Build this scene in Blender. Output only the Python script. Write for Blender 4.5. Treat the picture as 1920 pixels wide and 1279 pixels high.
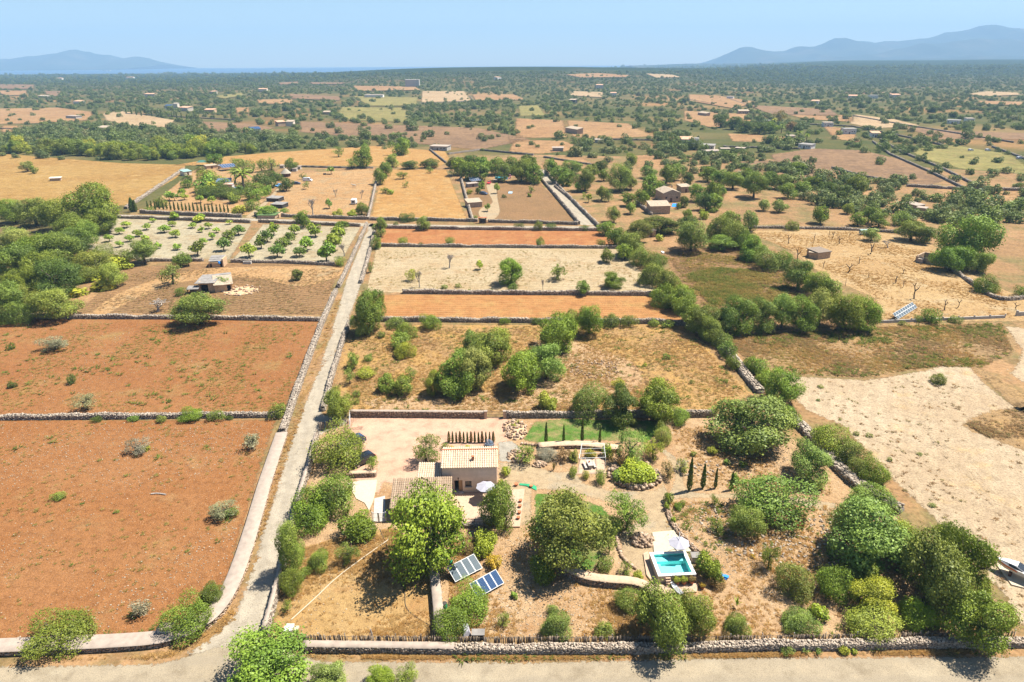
import bpy, math, random
import numpy as np
from mathutils import Vector, Matrix

for _o in list(bpy.data.objects):
    bpy.data.objects.remove(_o)
SC = bpy.context.scene
COL = SC.collection
RNG = np.random.default_rng(7)
random.seed(7)

# ------------------------------------------------------------------ camera
CAM_H, FPX, PITCH, ROLL = 60.0, 1280.0, math.radians(22.24), math.radians(-0.36)
_r = Vector((1, 0, 0)); _f = Vector((0, math.cos(PITCH), -math.sin(PITCH))); _u = Vector((0, math.sin(PITCH), math.cos(PITCH)))
CR = _r * math.cos(ROLL) + _u * math.sin(ROLL)
CU = -_r * math.sin(ROLL) + _u * math.cos(ROLL)
cam_data = bpy.data.cameras.new('camera'); cam_data.sensor_width = 36.0; cam_data.lens = 24.0
cam_data.clip_start = 0.5; cam_data.clip_end = 120000.0
cam = bpy.data.objects.new('camera', cam_data); COL.objects.link(cam)
cam.matrix_world = Matrix(((CR.x, CU.x, -_f.x, 0), (CR.y, CU.y, -_f.y, 0), (CR.z, CU.z, -_f.z, CAM_H), (0, 0, 0, 1)))
SC.camera = cam

# ------------------------------------------------------------------ sky, sun, exposure
SUN_EL, SUN_AZ = math.radians(61), math.radians(70)      # azimuth from +Y towards +X
world = bpy.data.worlds.new('World'); SC.world = world; world.use_nodes = True
_nt = world.node_tree; _nt.nodes.clear()
_sky = _nt.nodes.new('ShaderNodeTexSky'); _sky.sky_type = 'NISHITA'; _sky.sun_disc = False
_sky.sun_elevation = SUN_EL; _sky.sun_rotation = SUN_AZ; _sky.altitude = 900; _sky.air_density = 1.0; _sky.dust_density = 0.25; _sky.ozone_density = 3.0
_bg = _nt.nodes.new('ShaderNodeBackground'); _bg.inputs['Strength'].default_value = 0.057
_ow = _nt.nodes.new('ShaderNodeOutputWorld')
_nt.links.new(_sky.outputs[0], _bg.inputs[0]); _nt.links.new(_bg.outputs[0], _ow.inputs[0])
sun_d = bpy.data.lights.new('sun', 'SUN'); sun_d.energy = 5.0; sun_d.angle = math.radians(0.53); sun_d.color = (1.0, 0.93, 0.82)
sun = bpy.data.objects.new('sun', sun_d); COL.objects.link(sun)
SUNV = Vector((math.sin(SUN_AZ) * math.cos(SUN_EL), math.cos(SUN_AZ) * math.cos(SUN_EL), math.sin(SUN_EL)))
sun.rotation_euler = SUNV.to_track_quat('Z', 'Y').to_euler(); sun.location = (60, 40, 120)
SC.view_settings.view_transform = 'Standard'; SC.view_settings.look = 'None'
SC.view_settings.exposure = 1.30; SC.view_settings.gamma = 1.0; SC.view_settings.use_curve_mapping = False
SC.render.engine = 'CYCLES'
cy = SC.cycles
cy.use_denoising = True
cy.max_bounces = 5; cy.diffuse_bounces = 2; cy.glossy_bounces = 2; cy.transmission_bounces = 3; cy.transparent_max_bounces = 10
cy.volume_bounces = 0; cy.caustics_reflective = False; cy.caustics_refractive = False

# ------------------------------------------------------------------ terrain function and photo-to-ground helper
SEA_Z = -15.0
def sst(a, b, v):
    t = np.clip((np.asarray(v, float) - a) / (b - a), 0, 1)
    return t * t * (3 - 2 * t)
def hgt(x, y):
    x = np.asarray(x, float); y = np.asarray(y, float)
    u = x / np.maximum(y, 50.0)
    far = sst(1000, 1600, y)
    c = 44 * sst(1250, 2800, y) * np.exp(-((u - 0.02) / 0.27) ** 2) * (1 - sst(3000, 4600, y))
    r = 47 * sst(1900, 4800, y) * sst(0.20, 0.48, u) + 6 * sst(1900, 3000, y) * sst(0.1, 0.3, u)
    l = 5 * far * (1 - sst(-0.25, 0.0, u))
    roll = far * 3.0 * (np.sin(x / 210 + 1) * np.cos(y / 330))
    coast = 5200 + 7200 * sst(0.02, 0.30, u)
    h = c + r + l + roll
    k = sst(-600, 0, y - coast)
    return h * (1 - k) - 40 * k
def ray(px, py):
    return _f + CR * ((px - 960.0) / FPX) - CU * ((py - 639.5) / FPX)
def G(px, py, z=0.0):
    """photo pixel (1920 wide) -> world point standing z above the ground"""
    d = ray(px, py)
    if d.z < -1e-5:
        t = (z - CAM_H) / d.z
        if d.y * t < 950:
            return Vector((d.x * t, d.y * t, z))
    t = 900.0 / d.y; st = 6.0
    while t * d.y < 16000:
        x, y = d.x * t, d.y * t
        g = float(hgt(x, y)) + z
        if CAM_H + d.z * t <= g:
            return Vector((x, y, g))
        t += st / d.y * 1.0; st = max(6.0, 0.004 * y)
    return Vector((d.x * t, d.y * t, 0))
def depth_of(p):
    return max((Vector(p) - Vector((0, 0, CAM_H))).dot(_f), 1.0)
def ppm(p):
    """photo pixels per metre at a world point"""
    return FPX / depth_of(p)
def dep_at(p):
    v = Vector((0, 0, CAM_H)) - Vector(p)
    return math.atan2(v.z, math.hypot(v.x, v.y))

# ------------------------------------------------------------------ object helpers
def tag(o, label=None, cat=None, group=None, kind=None):
    if label: o['label'] = label
    if cat: o['category'] = cat
    if group: o['group'] = group
    if kind: o['kind'] = kind
    return o
def empty(name, loc=(0, 0, 0), rz=0.0, label=None, cat=None, group=None):
    o = bpy.data.objects.new(name, None); COL.objects.link(o); o.empty_display_size = 0.3
    o.location = loc; o.rotation_euler = (0, 0, rz)
    return tag(o, label, cat, group)
def link(name, me, mat=None, parent=None, loc=(0, 0, 0), rz=0.0):
    o = bpy.data.objects.new(name, me); COL.objects.link(o)
    if mat is not None and not me.materials:
        me.materials.append(mat)
    o.parent = parent; o.location = loc; o.rotation_euler = (0, 0, rz)
    return o
def np_mesh(name, V, F, smooth=False, attrs=None):
    """V (n,3), F (m,k) constant k -> mesh quickly"""
    me = bpy.data.meshes.new(name); V = np.asarray(V, np.float32); F = np.asarray(F, np.int32)
    me.vertices.add(len(V)); me.vertices.foreach_set('co', V.ravel())
    k = F.shape[1]
    me.loops.add(F.size); me.loops.foreach_set('vertex_index', F.ravel())
    me.polygons.add(len(F)); me.polygons.foreach_set('loop_start', np.arange(len(F), dtype=np.int32) * k)
    try: me.polygons.foreach_set('loop_total', np.full(len(F), k, np.int32))
    except Exception: pass
    if smooth: me.polygons.foreach_set('use_smooth', np.ones(len(F), bool))
    for an, arr in (attrs or {}).items():
        a = me.attributes.new(an, 'FLOAT', 'POINT'); a.data.foreach_set('value', np.asarray(arr, np.float32))
    me.update(calc_edges=True)
    return me

class MB:
    """collects simple solids into one mesh"""
    def __init__(s): s.v = []; s.f = []
    def add(s, vs, fs):
        b = len(s.v); s.v += [tuple(v) for v in vs]; s.f += [tuple(i + b for i in f) for f in fs]; return s
    def box(s, c, d, rz=0.0, rx=0.0, ry=0.0):
        m = Matrix.Rotation(rz, 3, 'Z') @ Matrix.Rotation(ry, 3, 'Y') @ Matrix.Rotation(rx, 3, 'X')
        vs = [Vector(c) + m @ Vector((x * d[0] / 2, y * d[1] / 2, z * d[2] / 2)) for z in (-1, 1) for y in (-1, 1) for x in (-1, 1)]
        return s.add(vs, [(0, 2, 3, 1), (4, 5, 7, 6), (0, 1, 5, 4), (2, 6, 7, 3), (0, 4, 6, 2), (1, 3, 7, 5)])
    def prism(s, poly, z0, z1):
        n = len(poly); vs = [(p[0], p[1], z0) for p in poly] + [(p[0], p[1], z1) for p in poly]
        fs = [tuple(range(n))[::-1], tuple(range(n, 2 * n))] + [(i, (i + 1) % n, n + (i + 1) % n, n + i) for i in range(n)]
        return s.add(vs, fs)
    def hull8(s, bot, top):
        vs = list(bot) + list(top); n = len(bot)
        return s.add(vs, [tuple(range(n))[::-1], tuple(range(n, 2 * n))] + [(i, (i + 1) % n, n + (i + 1) % n, n + i) for i in range(n)])
    def tube(s, pts, rad, n=6, cap=True):
        pts = [Vector(p) for p in pts]; rad = rad if isinstance(rad, (list, tuple)) else [rad] * len(pts)
        b = len(s.v); m = len(pts)
        for i, p in enumerate(pts):
            t = (pts[min(i + 1, m - 1)] - pts[max(i - 1, 0)]).normalized()
            a = t.cross(Vector((0.13, 0.31, 0.94)) if abs(t.z) < 0.9 else Vector((1, 0.1, 0))).normalized(); c = t.cross(a)
            for k in range(n):
                an = 2 * math.pi * k / n
                s.v.append(tuple(p + (a * math.cos(an) + c * math.sin(an)) * rad[i]))
        for i in range(m - 1):
            for k in range(n):
                s.f.append((b + i * n + k, b + i * n + (k + 1) % n, b + (i + 1) * n + (k + 1) % n, b + (i + 1) * n + k))
        if cap:
            s.f.append(tuple(b + k for k in range(n))[::-1]); s.f.append(tuple(b + (m - 1) * n + k for k in range(n)))
        return s
    def lathe(s, prof, c=(0, 0, 0), n=12):
        b = len(s.v); m = len(prof)
        for r, z in prof:
            for k in range(n):
                a = 2 * math.pi * k / n; s.v.append((c[0] + r * math.cos(a), c[1] + r * math.sin(a), c[2] + z))
        for i in range(m - 1):
            for k in range(n):
                s.f.append((b + i * n + k, b + i * n + (k + 1) % n, b + (i + 1) * n + (k + 1) % n, b + (i + 1) * n + k))
        s.f.append(tuple(b + k for k in range(n))[::-1]); s.f.append(tuple(b + (m - 1) * n + k for k in range(n)))
        return s
    def mesh(s, name, smooth=False):
        me = bpy.data.meshes.new(name); me.from_pydata(s.v, [], s.f); me.update()
        if smooth:
            for p in me.polygons: p.use_smooth = True
        return me
    def obj(s, name, mat, parent=None, loc=(0, 0, 0), rz=0.0, smooth=False):
        return link(name, s.mesh(name, smooth), mat, parent, loc, rz)

# ------------------------------------------------------------------ materials
def srgb(*c):
    return tuple(((v / 255) / 12.92 if v / 255 <= 0.04045 else ((v / 255 + 0.055) / 1.055) ** 2.4) for v in c) + (1.0,)
def _new(name):
    m = bpy.data.materials.new(name); m.use_nodes = True; nt = m.node_tree; nt.nodes.clear()
    return m, nt, nt.nodes, nt.links
def _noise(N, L, vec, scale, detail=4, rough=0.55):
    n = N.new('ShaderNodeTexNoise'); n.inputs['Scale'].default_value = scale; n.inputs['Detail'].default_value = detail; n.inputs['Roughness'].default_value = rough
    L.new(vec, n.inputs['Vector']); return n.outputs['Fac']
def _ramp(N, L, fac, stops):
    r = N.new('ShaderNodeValToRGB'); e = r.color_ramp.elements
    while len(e) < len(stops): e.new(0.5)
    for el, (p, c) in zip(e, stops): el.position = p; el.color = c if len(c) == 4 else tuple(c) + (1,)
    L.new(fac, r.inputs[0]); return r.outputs[0]
def _mix(N, L, fac, a, b, mode='MIX'):
    m = N.new('ShaderNodeMix'); m.data_type = 'RGBA'; m.blend_type = mode
    for sock, v in ((m.inputs[0], fac), (m.inputs[6], a), (m.inputs[7], b)):
        if hasattr(v, 'links'): L.new(v, sock)
        else: sock.default_value = v
    return m.outputs[2]
def _math(N, L, op, a, b=None, c=None, clamp=False):
    m = N.new('ShaderNodeMath'); m.operation = op; m.use_clamp = clamp
    for i, v in enumerate((a, b, c)):
        if v is None: continue
        if hasattr(v, 'links'): L.new(v, m.inputs[i])
        else: m.inputs[i].default_value = v
    return m.outputs[0]
def plain(name, col, rough=0.7, var=0.12, scale=6.0, metal=0.0, spec=0.3, bump=0.0, coat=0.0):
    """solid material with mild procedural mottling in object space"""
    m, nt, N, L = _new(name)
    tc = N.new('ShaderNodeTexCoord')
    n = _noise(N, L, tc.outputs['Object'], scale, 5)
    c = col if len(col) == 4 else tuple(col) + (1,)
    d = tuple(max(v * (1 - var * 1.6), 0) for v in c[:3]) + (1,); l = tuple(min(v * (1 + var), 1) for v in c[:3]) + (1,)
    b = N.new('ShaderNodeBsdfPrincipled'); L.new(_ramp(N, L, n, [(0.3, d), (0.7, l)]), b.inputs['Base Color'])
    b.inputs['Roughness'].default_value = rough; b.inputs['Metallic'].default_value = metal
    b.inputs['Specular IOR Level'].default_value = spec; b.inputs['Coat Weight'].default_value = coat
    if bump:
        bp = N.new('ShaderNodeBump'); bp.inputs['Strength'].default_value = bump; bp.inputs['Distance'].default_value = 0.05
        L.new(_noise(N, L, tc.outputs['Object'], scale * 5, 4), bp.inputs['Height']); L.new(bp.outputs[0], b.inputs['Normal'])
    o = N.new('ShaderNodeOutputMaterial'); L.new(b.outputs[0], o.inputs[0])
    return m
def soil(name, c1, c2, c3=None, s1=0.05, s2=0.6, fine=4.0, speck=None, stripe=None, bump=0.6, soft=0.0, c3amt=(0.52, 0.66), s3=0.13):
    """ground cover: two broad tones, a third in patches, fine grain, optional specks and plough stripes, ragged soft border"""
    m, nt, N, L = _new(name)
    ge = N.new('ShaderNodeNewGeometry'); pos = ge.outputs['Position']
    big = _noise(N, L, pos, s1, 6, 0.6); mid = _noise(N, L, pos, s2, 6, 0.65); fin = _noise(N, L, pos, fine, 3, 0.7)
    col = _mix(N, L, _ramp(N, L, big, [(0.38, (0, 0, 0, 1)), (0.62, (1, 1, 1, 1))]), c1, c2)
    if c3 is not None:
        a = _noise(N, L, pos, s3, 7, 0.7)
        col = _mix(N, L, _ramp(N, L, a, [(c3amt[0], (0, 0, 0, 1)), (c3amt[1], (1, 1, 1, 1))]), col, c3)
    g = _ramp(N, L, mid, [(0.3, (0.72, 0.70, 0.68, 1)), (0.5, (1, 1, 1, 1)), (0.72, (1.16, 1.15, 1.13, 1))])
    col = _mix(N, L, 1.0, col, g, 'MULTIPLY')
    g2 = _ramp(N, L, fin, [(0.28, (0.56, 0.54, 0.52, 1)), (0.5, (1, 1, 1, 1)), (0.75, (1.30, 1.28, 1.26, 1))])
    col = _mix(N, L, 1.0, col, g2, 'MULTIPLY')
    if stripe:
        ang, per, amt, dark = stripe
        mp = N.new('ShaderNodeMapping'); mp.inputs['Rotation'].default_value = (0, 0, ang); L.new(pos, mp.inputs['Vector'])
        w = N.new('ShaderNodeTexWave'); w.inputs['Scale'].default_value = 0.314 / per * 1.0; w.inputs['Distortion'].default_value = 2.4; w.inputs['Detail'].default_value = 3; w.inputs['Detail Scale'].default_value = 1.4
        L.new(mp.outputs[0], w.inputs['Vector'])
        brk = _math(N, L, 'MULTIPLY', _ramp(N, L, w.outputs['Fac'], [(0.45, (0, 0, 0, 1)), (0.9, (1, 1, 1, 1))]), _math(N, L, 'MULTIPLY', mid, amt * 2))
        col = _mix(N, L, brk, col, dark)
    if speck:
        sc, amt, sccol = speck
        v = N.new('ShaderNodeTexVoronoi'); v.inputs['Scale'].default_value = sc; L.new(pos, v.inputs['Vector'])
        th = _math(N, L, 'SUBTRACT', _math(N, L, 'MULTIPLY', _noise(N, L, pos, 0.12, 4), amt), v.outputs['Distance'])
        col = _mix(N, L, _ramp(N, L, th, [(0.0, (0, 0, 0, 1)), (0.06, (1, 1, 1, 1))]), col, sccol)
    b = N.new('ShaderNodeBsdfPrincipled'); L.new(col, b.inputs['Base Color']); b.inputs['Roughness'].default_value = 0.95; b.inputs['Specular IOR Level'].default_value = 0.1
    if bump:
        h = _math(N, L, 'ADD', fin, _math(N, L, 'MULTIPLY', mid, 2.0))
        bp = N.new('ShaderNodeBump'); bp.inputs['Strength'].default_value = bump; bp.inputs['Distance'].default_value = 0.25
        L.new(h, bp.inputs['Height']); L.new(bp.outputs[0], b.inputs['Normal'])
    o = N.new('ShaderNodeOutputMaterial')
    if soft > 0:
        at = N.new('ShaderNodeAttribute'); at.attribute_name = 'edge'
        e = _math(N, L, 'ADD', _math(N, L, 'DIVIDE', at.outputs['Fac'], soft), _math(N, L, 'MULTIPLY', _math(N, L, 'SUBTRACT', _noise(N, L, pos, 1.1 / max(soft, .3), 5, 0.7), 0.5), 3.0))
        a = _ramp(N, L, e, [(0.35, (0, 0, 0, 1)), (0.65, (1, 1, 1, 1))])
        tr = N.new('ShaderNodeBsdfTransparent'); mx = N.new('ShaderNodeMixShader')
        L.new(a, mx.inputs[0]); L.new(tr.outputs[0], mx.inputs[1]); L.new(b.outputs[0], mx.inputs[2]); L.new(mx.outputs[0], o.inputs[0])
    else:
        L.new(b.outputs[0], o.inputs[0])
    return m

def poly_world(pp):
    return np.array([[q.x, q.y] for q in (G(a, b) for a, b in pp)])
def signed_dist(P, Q):
    """P (n,2) points, Q (m,2) polygon -> positive inside"""
    A = Q; B = np.roll(Q, -1, axis=0); d = np.full(len(P), 1e9); ins = np.zeros(len(P), bool)
    for a, b in zip(A, B):
        ab = b - a; t = np.clip(((P - a) @ ab) / max(ab @ ab, 1e-9), 0, 1)
        d = np.minimum(d, np.hypot(*(P - (a + t[:, None] * ab)).T))
        c = (a[1] > P[:, 1]) != (b[1] > P[:, 1])
        xs = a[0] + (P[:, 1] - a[1]) * (b[0] - a[0]) / ((b[1] - a[1]) if abs(b[1] - a[1]) > 1e-9 else 1e-9)
        ins ^= c & (P[:, 0] < xs)
    return np.where(ins, d, -d)
def catmull(pts, n=6, closed=False):
    P = [np.array(p, float) for p in pts]; out = []
    m = len(P); rng = range(m) if closed else range(m - 1)
    for i in rng:
        p0 = P[(i - 1) % m] if closed or i > 0 else P[0]; p1 = P[i]; p2 = P[(i + 1) % m]; p3 = P[(i + 2) % m] if closed or i + 2 < m else P[-1]
        for k in range(n):
            t = k / n
            out.append(0.5 * ((2 * p1) + (-p0 + p2) * t + (2 * p0 - 5 * p1 + 4 * p2 - p3) * t * t + (-p0 + 3 * p1 - 3 * p2 + p3) * t ** 3))
    if not closed: out.append(P[-1])
    return out
def patch(name, pp, mat, layer=1, soft=0.6, smooth=False, world_pts=None, kind='structure'):
    """sheet of ground cover inside a polygon given in photo pixels"""
    Q = world_pts if world_pts is not None else poly_world(pp)
    if smooth: Q = np.array([q for q in catmull(Q, 5, True)])
    lo = Q.min(0) - soft * 1.5 - .2; hi = Q.max(0) + soft * 1.5 + .2
    ext = max(hi - lo); cell = max(ext / 90, 0.35)
    nx, ny = int((hi[0] - lo[0]) / cell) + 2, int((hi[1] - lo[1]) / cell) + 2
    X, Y = np.meshgrid(lo[0] + np.arange(nx) * cell, lo[1] + np.arange(ny) * cell)
    P = np.stack([X.ravel(), Y.ravel()], 1); sd = signed_dist(P, Q)
    keep = (sd > -(soft * 1.2)).reshape(ny, nx)
    kc = keep[:-1, :-1] | keep[1:, :-1] | keep[:-1, 1:] | keep[1:, 1:]
    j, i = np.nonzero(kc); F = np.stack([j * nx + i, j * nx + i + 1, (j + 1) * nx + i + 1, (j + 1) * nx + i], 1)
    used = np.unique(F); rm = np.full(len(P), -1); rm[used] = np.arange(len(used))
    P = P[used]; z = hgt(P[:, 0], P[:, 1]) + 0.004 * layer + np.where(P[:, 1] > 950, 0.5, 0.0) + 0.0006 * np.maximum(P[:, 1] - 300, 0) * (layer > 0)
    me = np_mesh(name, np.column_stack([P, z]), rm[F], True, {'edge': sd[used]})
    o = link(name, me, mat); tag(o, kind=kind)
    return o
def A(r, g, b, k=0.43):
    c = srgb(r, g, b); return (c[0] * k, c[1] * k * 1.03, c[2] * k * 1.04, 1.0)

# ------------------------------------------------------------------ the ground sheet, sea, hills
def far_ground_mat():
    m, nt, N, L = _new('countryside')
    ge = N.new('ShaderNodeNewGeometry'); pos = ge.outputs['Position']
    v = N.new('ShaderNodeTexVoronoi'); v.inputs['Scale'].default_value = 0.0085; L.new(pos, v.inputs['Vector'])
    sep = N.new('ShaderNodeSeparateColor'); L.new(v.outputs['Color'], sep.inputs[0])
    fld = _ramp(N, L, sep.outputs[0], [(0.0, A(150, 128, 88)), (0.3, A(186, 152, 104)), (0.55, A(150, 136, 88)), (0.8, A(196, 150, 100)), (1.0, A(164, 120, 84))])
    veg = _ramp(N, L, _noise(N, L, pos, 0.03, 6, 0.7), [(0.3, A(94, 104, 58)), (0.7, A(132, 124, 76))])
    msk = _ramp(N, L, _noise(N, L, pos, 0.006, 6, 0.65), [(0.36, (0, 0, 0, 1)), (0.52, (1, 1, 1, 1))])
    col = _mix(N, L, msk, fld, veg)
    # woodland floor far off
    sx = N.new('ShaderNodeSeparateXYZ'); L.new(pos, sx.inputs[0])
    farm = _ramp(N, L, _math(N, L, 'ADD', _math(N, L, 'MULTIPLY', sx.outputs[1], 0.0001), _math(N, L, 'MULTIPLY', _noise(N, L, pos, 0.0016, 5, 0.6), 0.22)), [(0.27, (0, 0, 0, 1)), (0.36, (1, 1, 1, 1))])
    wood = _ramp(N, L, _noise(N, L, pos, 0.02, 6, 0.75), [(0.35, A(38, 58, 34)), (0.55, A(62, 82, 46)), (0.7, A(104, 112, 72))])
    col = _mix(N, L, farm, col, wood)
    g2 = _ramp(N, L, _noise(N, L, pos, 0.5, 6, 0.7), [(0.28, (0.6, 0.6, 0.6, 1)), (0.5, (1, 1, 1, 1)), (0.75, (1.25, 1.22, 1.18, 1))])
    col = _mix(N, L, 1.0, col, g2, 'MULTIPLY')
    b = N.new('ShaderNodeBsdfPrincipled'); L.new(col, b.inputs['Base Color']); b.inputs['Roughness'].default_value = 1; b.inputs['Specular IOR Level'].default_value = 0.05
    o = N.new('ShaderNodeOutputMaterial'); L.new(b.outputs[0], o.inputs[0]); return m
ys = np.concatenate([np.linspace(-250, 1000, 26), np.geomspace(1030, 13400, 150)])
us = np.linspace(-1.5, 1.5, 161)
UU, YY = np.meshgrid(us, ys); XX = UU * (YY + 420); ZZ = hgt(XX, YY)
ny_, nx_ = XX.shape; jj, ii = np.meshgrid(np.arange(ny_ - 1), np.arange(nx_ - 1), indexing='ij')
FF = np.stack([jj * nx_ + ii, jj * nx_ + ii + 1, (jj + 1) * nx_ + ii + 1, (jj + 1) * nx_ + ii], -1).reshape(-1, 4)
ground = tag(link('ground', np_mesh('ground', np.stack([XX, YY, ZZ], -1).reshape(-1, 3), FF, True), far_ground_mat()), kind='structure')
m, nt, N, L = _new('sea_water'); b = N.new('ShaderNodeBsdfPrincipled'); b.inputs['Base Color'].default_value = (0.02, 0.07, 0.14, 1); b.inputs['Roughness'].default_value = 0.35
o = N.new('ShaderNodeOutputMaterial'); L.new(b.outputs[0], o.inputs[0]); M_SEA = m
sea = tag(MB().add([(-22000, 3500, SEA_Z), (22000, 3500, SEA_Z), (22000, 13600, SEA_Z), (-22000, 13600, SEA_Z)], [(0, 1, 2, 3)]).obj('sea', M_SEA), kind='structure')

M_HILL = soil('hill_forest', A(56, 72, 44), A(84, 92, 60), A(130, 120, 96), s1=0.0011, s2=0.006, fine=0.03, bump=0.0, s3=0.002)
def ridge(name, prof, dist, thick, seed):
    """mountain range: crest heights read off the skyline at a given distance, with a real flank on both sides"""
    r = np.random.default_rng(seed); X, Z = [], []
    for px, py in prof:
        d = ray(px, py); t = dist / d.y; X.append(d.x * t); Z.append(CAM_H + d.z * t - SEA_Z)
    xs = np.linspace(X[0], X[-1], 260); zs = np.interp(xs, X, Z)
    ph = r.uniform(0, 6, 9)
    zs = zs + sum((1 - 2 * np.abs(np.sin(xs / (110 * 1.7 ** k) + ph[k]))) * 5.0 * 1.2 ** k for k in range(5)) * np.clip(zs / 250, 0.1, 1)
    rows = []; ts = np.linspace(-1, 1, 33)
    for t in ts:
        fall = (1 - abs(t)) ** 0.85
        spur = 1 - 0.42 * (1 - fall) * np.abs(np.sin(xs / 300 + ph[6] + 1.5 * t)) - 0.15 * np.sin(xs / 140 + ph[7] + 5 * t) * fall * (1 - fall) * 2
        rows.append(np.column_stack([xs, np.full_like(xs, dist + t * thick), SEA_Z - 4 + np.maximum(zs * fall * spur, 0)]))
    V = np.concatenate(rows); n = len(xs)
    F = [(j * n + i, j * n + i + 1, (j + 1) * n + i + 1, (j + 1) * n + i) for j in range(len(ts) - 1) for i in range(n - 1)]
    return tag(link(name, np_mesh(name, V, F, True), M_HILL), kind='structure')
ridge('mountains', [(1338, 118), (1352, 108), (1372, 96), (1390, 88), (1410, 87), (1430, 90), (1450, 94), (1470, 92), (1490, 84), (1505, 82), (1520, 84), (1540, 86), (1552, 76), (1566, 69), (1585, 70), (1605, 76), (1640, 80), (1660, 76), (1680, 78), (1710, 72), (1740, 67), (1770, 60), (1790, 57), (1825, 54), (1836, 47), (1850, 45), (1880, 44), (1905, 49), (1950, 55), (2030, 50), (2120, 66), (2230, 90), (2330, 112)], 10600, 2000, 3)
ridge('mountains', [(1500, 114), (1560, 107), (1600, 103), (1640, 100), (1680, 88), (1720, 82), (1770, 78), (1830, 72), (1900, 74), (1990, 72), (2100, 84), (2250, 108)], 9000, 1300, 5)
ridge('mountains', [(-144, 118.0), (-54, 112.8), (0, 107.7), (18, 109.4), (54, 103.4), (90, 100.8), (117, 98.2), (135, 92.2), (144, 91.3), (158, 95.6), (176, 99.1), (191, 99.9), (205, 100.8), (220, 107.7), (232, 112.0), (248, 106.8), (261, 105.1), (279, 107.7), (292, 113.7), (304, 119.7)], 12000, 1500, 9)
ridge('mountains', [(1180, 122), (1300, 119), (1450, 116), (1600, 112), (1750, 107), (1920, 104), (2100, 102), (2300, 112)], 7600, 1300, 11)

# ------------------------------------------------------------------ near and middle ground cover
S = soil
M_RED = S('red_earth', A(196, 138, 89), A(187, 126, 76), A(202, 158, 106), s1=0.06, s2=0.9, fine=5, speck=(2.4, 0.30, A(230, 190, 146)), soft=1.0, c3amt=(0.55, 0.72))
M_RED2 = S('red_earth_weeds', A(193, 135, 86), A(185, 125, 77), A(192, 158, 100), s1=0.05, s2=0.8, fine=4, speck=(2.2, 0.28, A(228, 190, 148)), soft=1.0, c3amt=(0.52, 0.74))
M_STRIP = S('tilled_red_strip', A(208, 140, 88), A(194, 118, 70), A(216, 160, 104), s1=0.09, s2=0.5, fine=2.5, stripe=(math.radians(90), 1.3, 0.7, A(222, 166, 112)), soft=0.8)
M_STRIP2 = S('tilled_orange_strip', A(214, 154, 96), A(206, 138, 82), A(216, 172, 106), s1=0.06, s2=0.4, fine=2.5, stripe=(math.radians(90), 1.5, 0.6, A(222, 176, 118)), soft=0.8)
M_PALE = S('pale_stubble', A(232, 210, 172), A(222, 196, 154), A(212, 178, 134), s1=0.05, s2=0.5, fine=2.2, stripe=(math.radians(90), 1.6, 0.5, A(190, 158, 116)), soft=0.8)
M_ORCH = S('pale_orchard_soil', A(216, 202, 170), A(206, 188, 154), A(200, 172, 130), s1=0.05, s2=0.3, fine=1.5, soft=1.0)
M_TAWNY = S('tawny_grass', A(206, 166, 100), A(194, 150, 86), A(216, 178, 116), s1=0.02, s2=0.25, fine=1.2, soft=1.5)
M_TAWNY2 = S('tawny_grass_orange', A(214, 164, 98), A(206, 150, 84), A(220, 182, 124), s1=0.03, s2=0.22, fine=1.0, stripe=(math.radians(70), 3.0, 0.5, A(222, 186, 126)), soft=1.2)
M_PADDOCK = S('trampled_paddock', A(220, 176, 124), A(210, 164, 112), A(200, 174, 134), s1=0.04, s2=0.3, fine=1.2, soft=1.2)
M_BROWN = S('dry_brown_grass', A(178, 142, 98), A(196, 152, 106), A(164, 130, 92), s1=0.06, s2=0.8, fine=2.2, stripe=(math.radians(75), 1.8, 0.8, A(150, 116, 84)), soft=1.2)
M_MEADOW = S('dry_meadow', A(216, 174, 118), A(200, 158, 108), A(222, 176, 108), s1=0.07, s2=0.8, fine=3.5, soft=1.4, c3amt=(0.46, 0.6))
M_GARDEN = S('garden_earth', A(232, 194, 150), A(222, 180, 134), A(208, 162, 116), s1=0.09, s2=1.0, fine=5, speck=(1.5, 0.34, A(232, 214, 190)), soft=1.2)
M_YELLOWGRASS = S('dry_lawn', A(228, 188, 130), A(220, 176, 114), A(212, 162, 106), s1=0.12, s2=1.2, fine=7, soft=0.8)
M_GRAVELPINK = S('pink_gravel_court', A(255, 208, 178), A(252, 200, 168), None, s1=0.06, s2=0.5, fine=9, bump=0.15, soft=0.5)
M_GRAVEL = S('grey_gravel', A(204, 194, 178), A(212, 200, 180), None, s1=0.12, s2=0.7, fine=9, bump=0.15, soft=0.5)
M_PATH = S('sandy_path', A(220, 194, 156), A(212, 184, 146), A(202, 186, 160), s1=0.12, s2=0.9, fine=7, bump=0.2, soft=0.6)
M_LANE = S('lane_gravel', A(220, 205, 182), A(211, 196, 173), A(224, 208, 184), s1=0.12, s2=0.6, fine=7, stripe=(math.radians(-14), 2.2, 0.35, A(194, 180, 160)), bump=0.15, soft=0.7)
M_VERGE = S('straw_verge', A(210, 168, 110), A(196, 150, 92), A(180, 142, 90), s1=0.2, s2=1.5, fine=6, soft=0.6)
M_ASPHALT = S('worn_asphalt', A(208, 190, 162), A(200, 182, 154), A(213, 196, 168), s1=0.05, s2=0.4, fine=11, stripe=(math.radians(90), 3.0, 0.3, A(182, 168, 148)), bump=0.08, soft=0.5)
M_TRACK = S('wheel_track', A(206, 190, 168), A(196, 180, 158), A(222, 208, 188), s1=0.3, s2=1.2, fine=8, bump=0.1, soft=0.35)
M_FURROW = S('tractor_track', A(226, 198, 160), A(204, 174, 138), A(238, 214, 178), s1=0.4, s2=1.2, fine=5, bump=0.2, soft=0.5)
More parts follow.
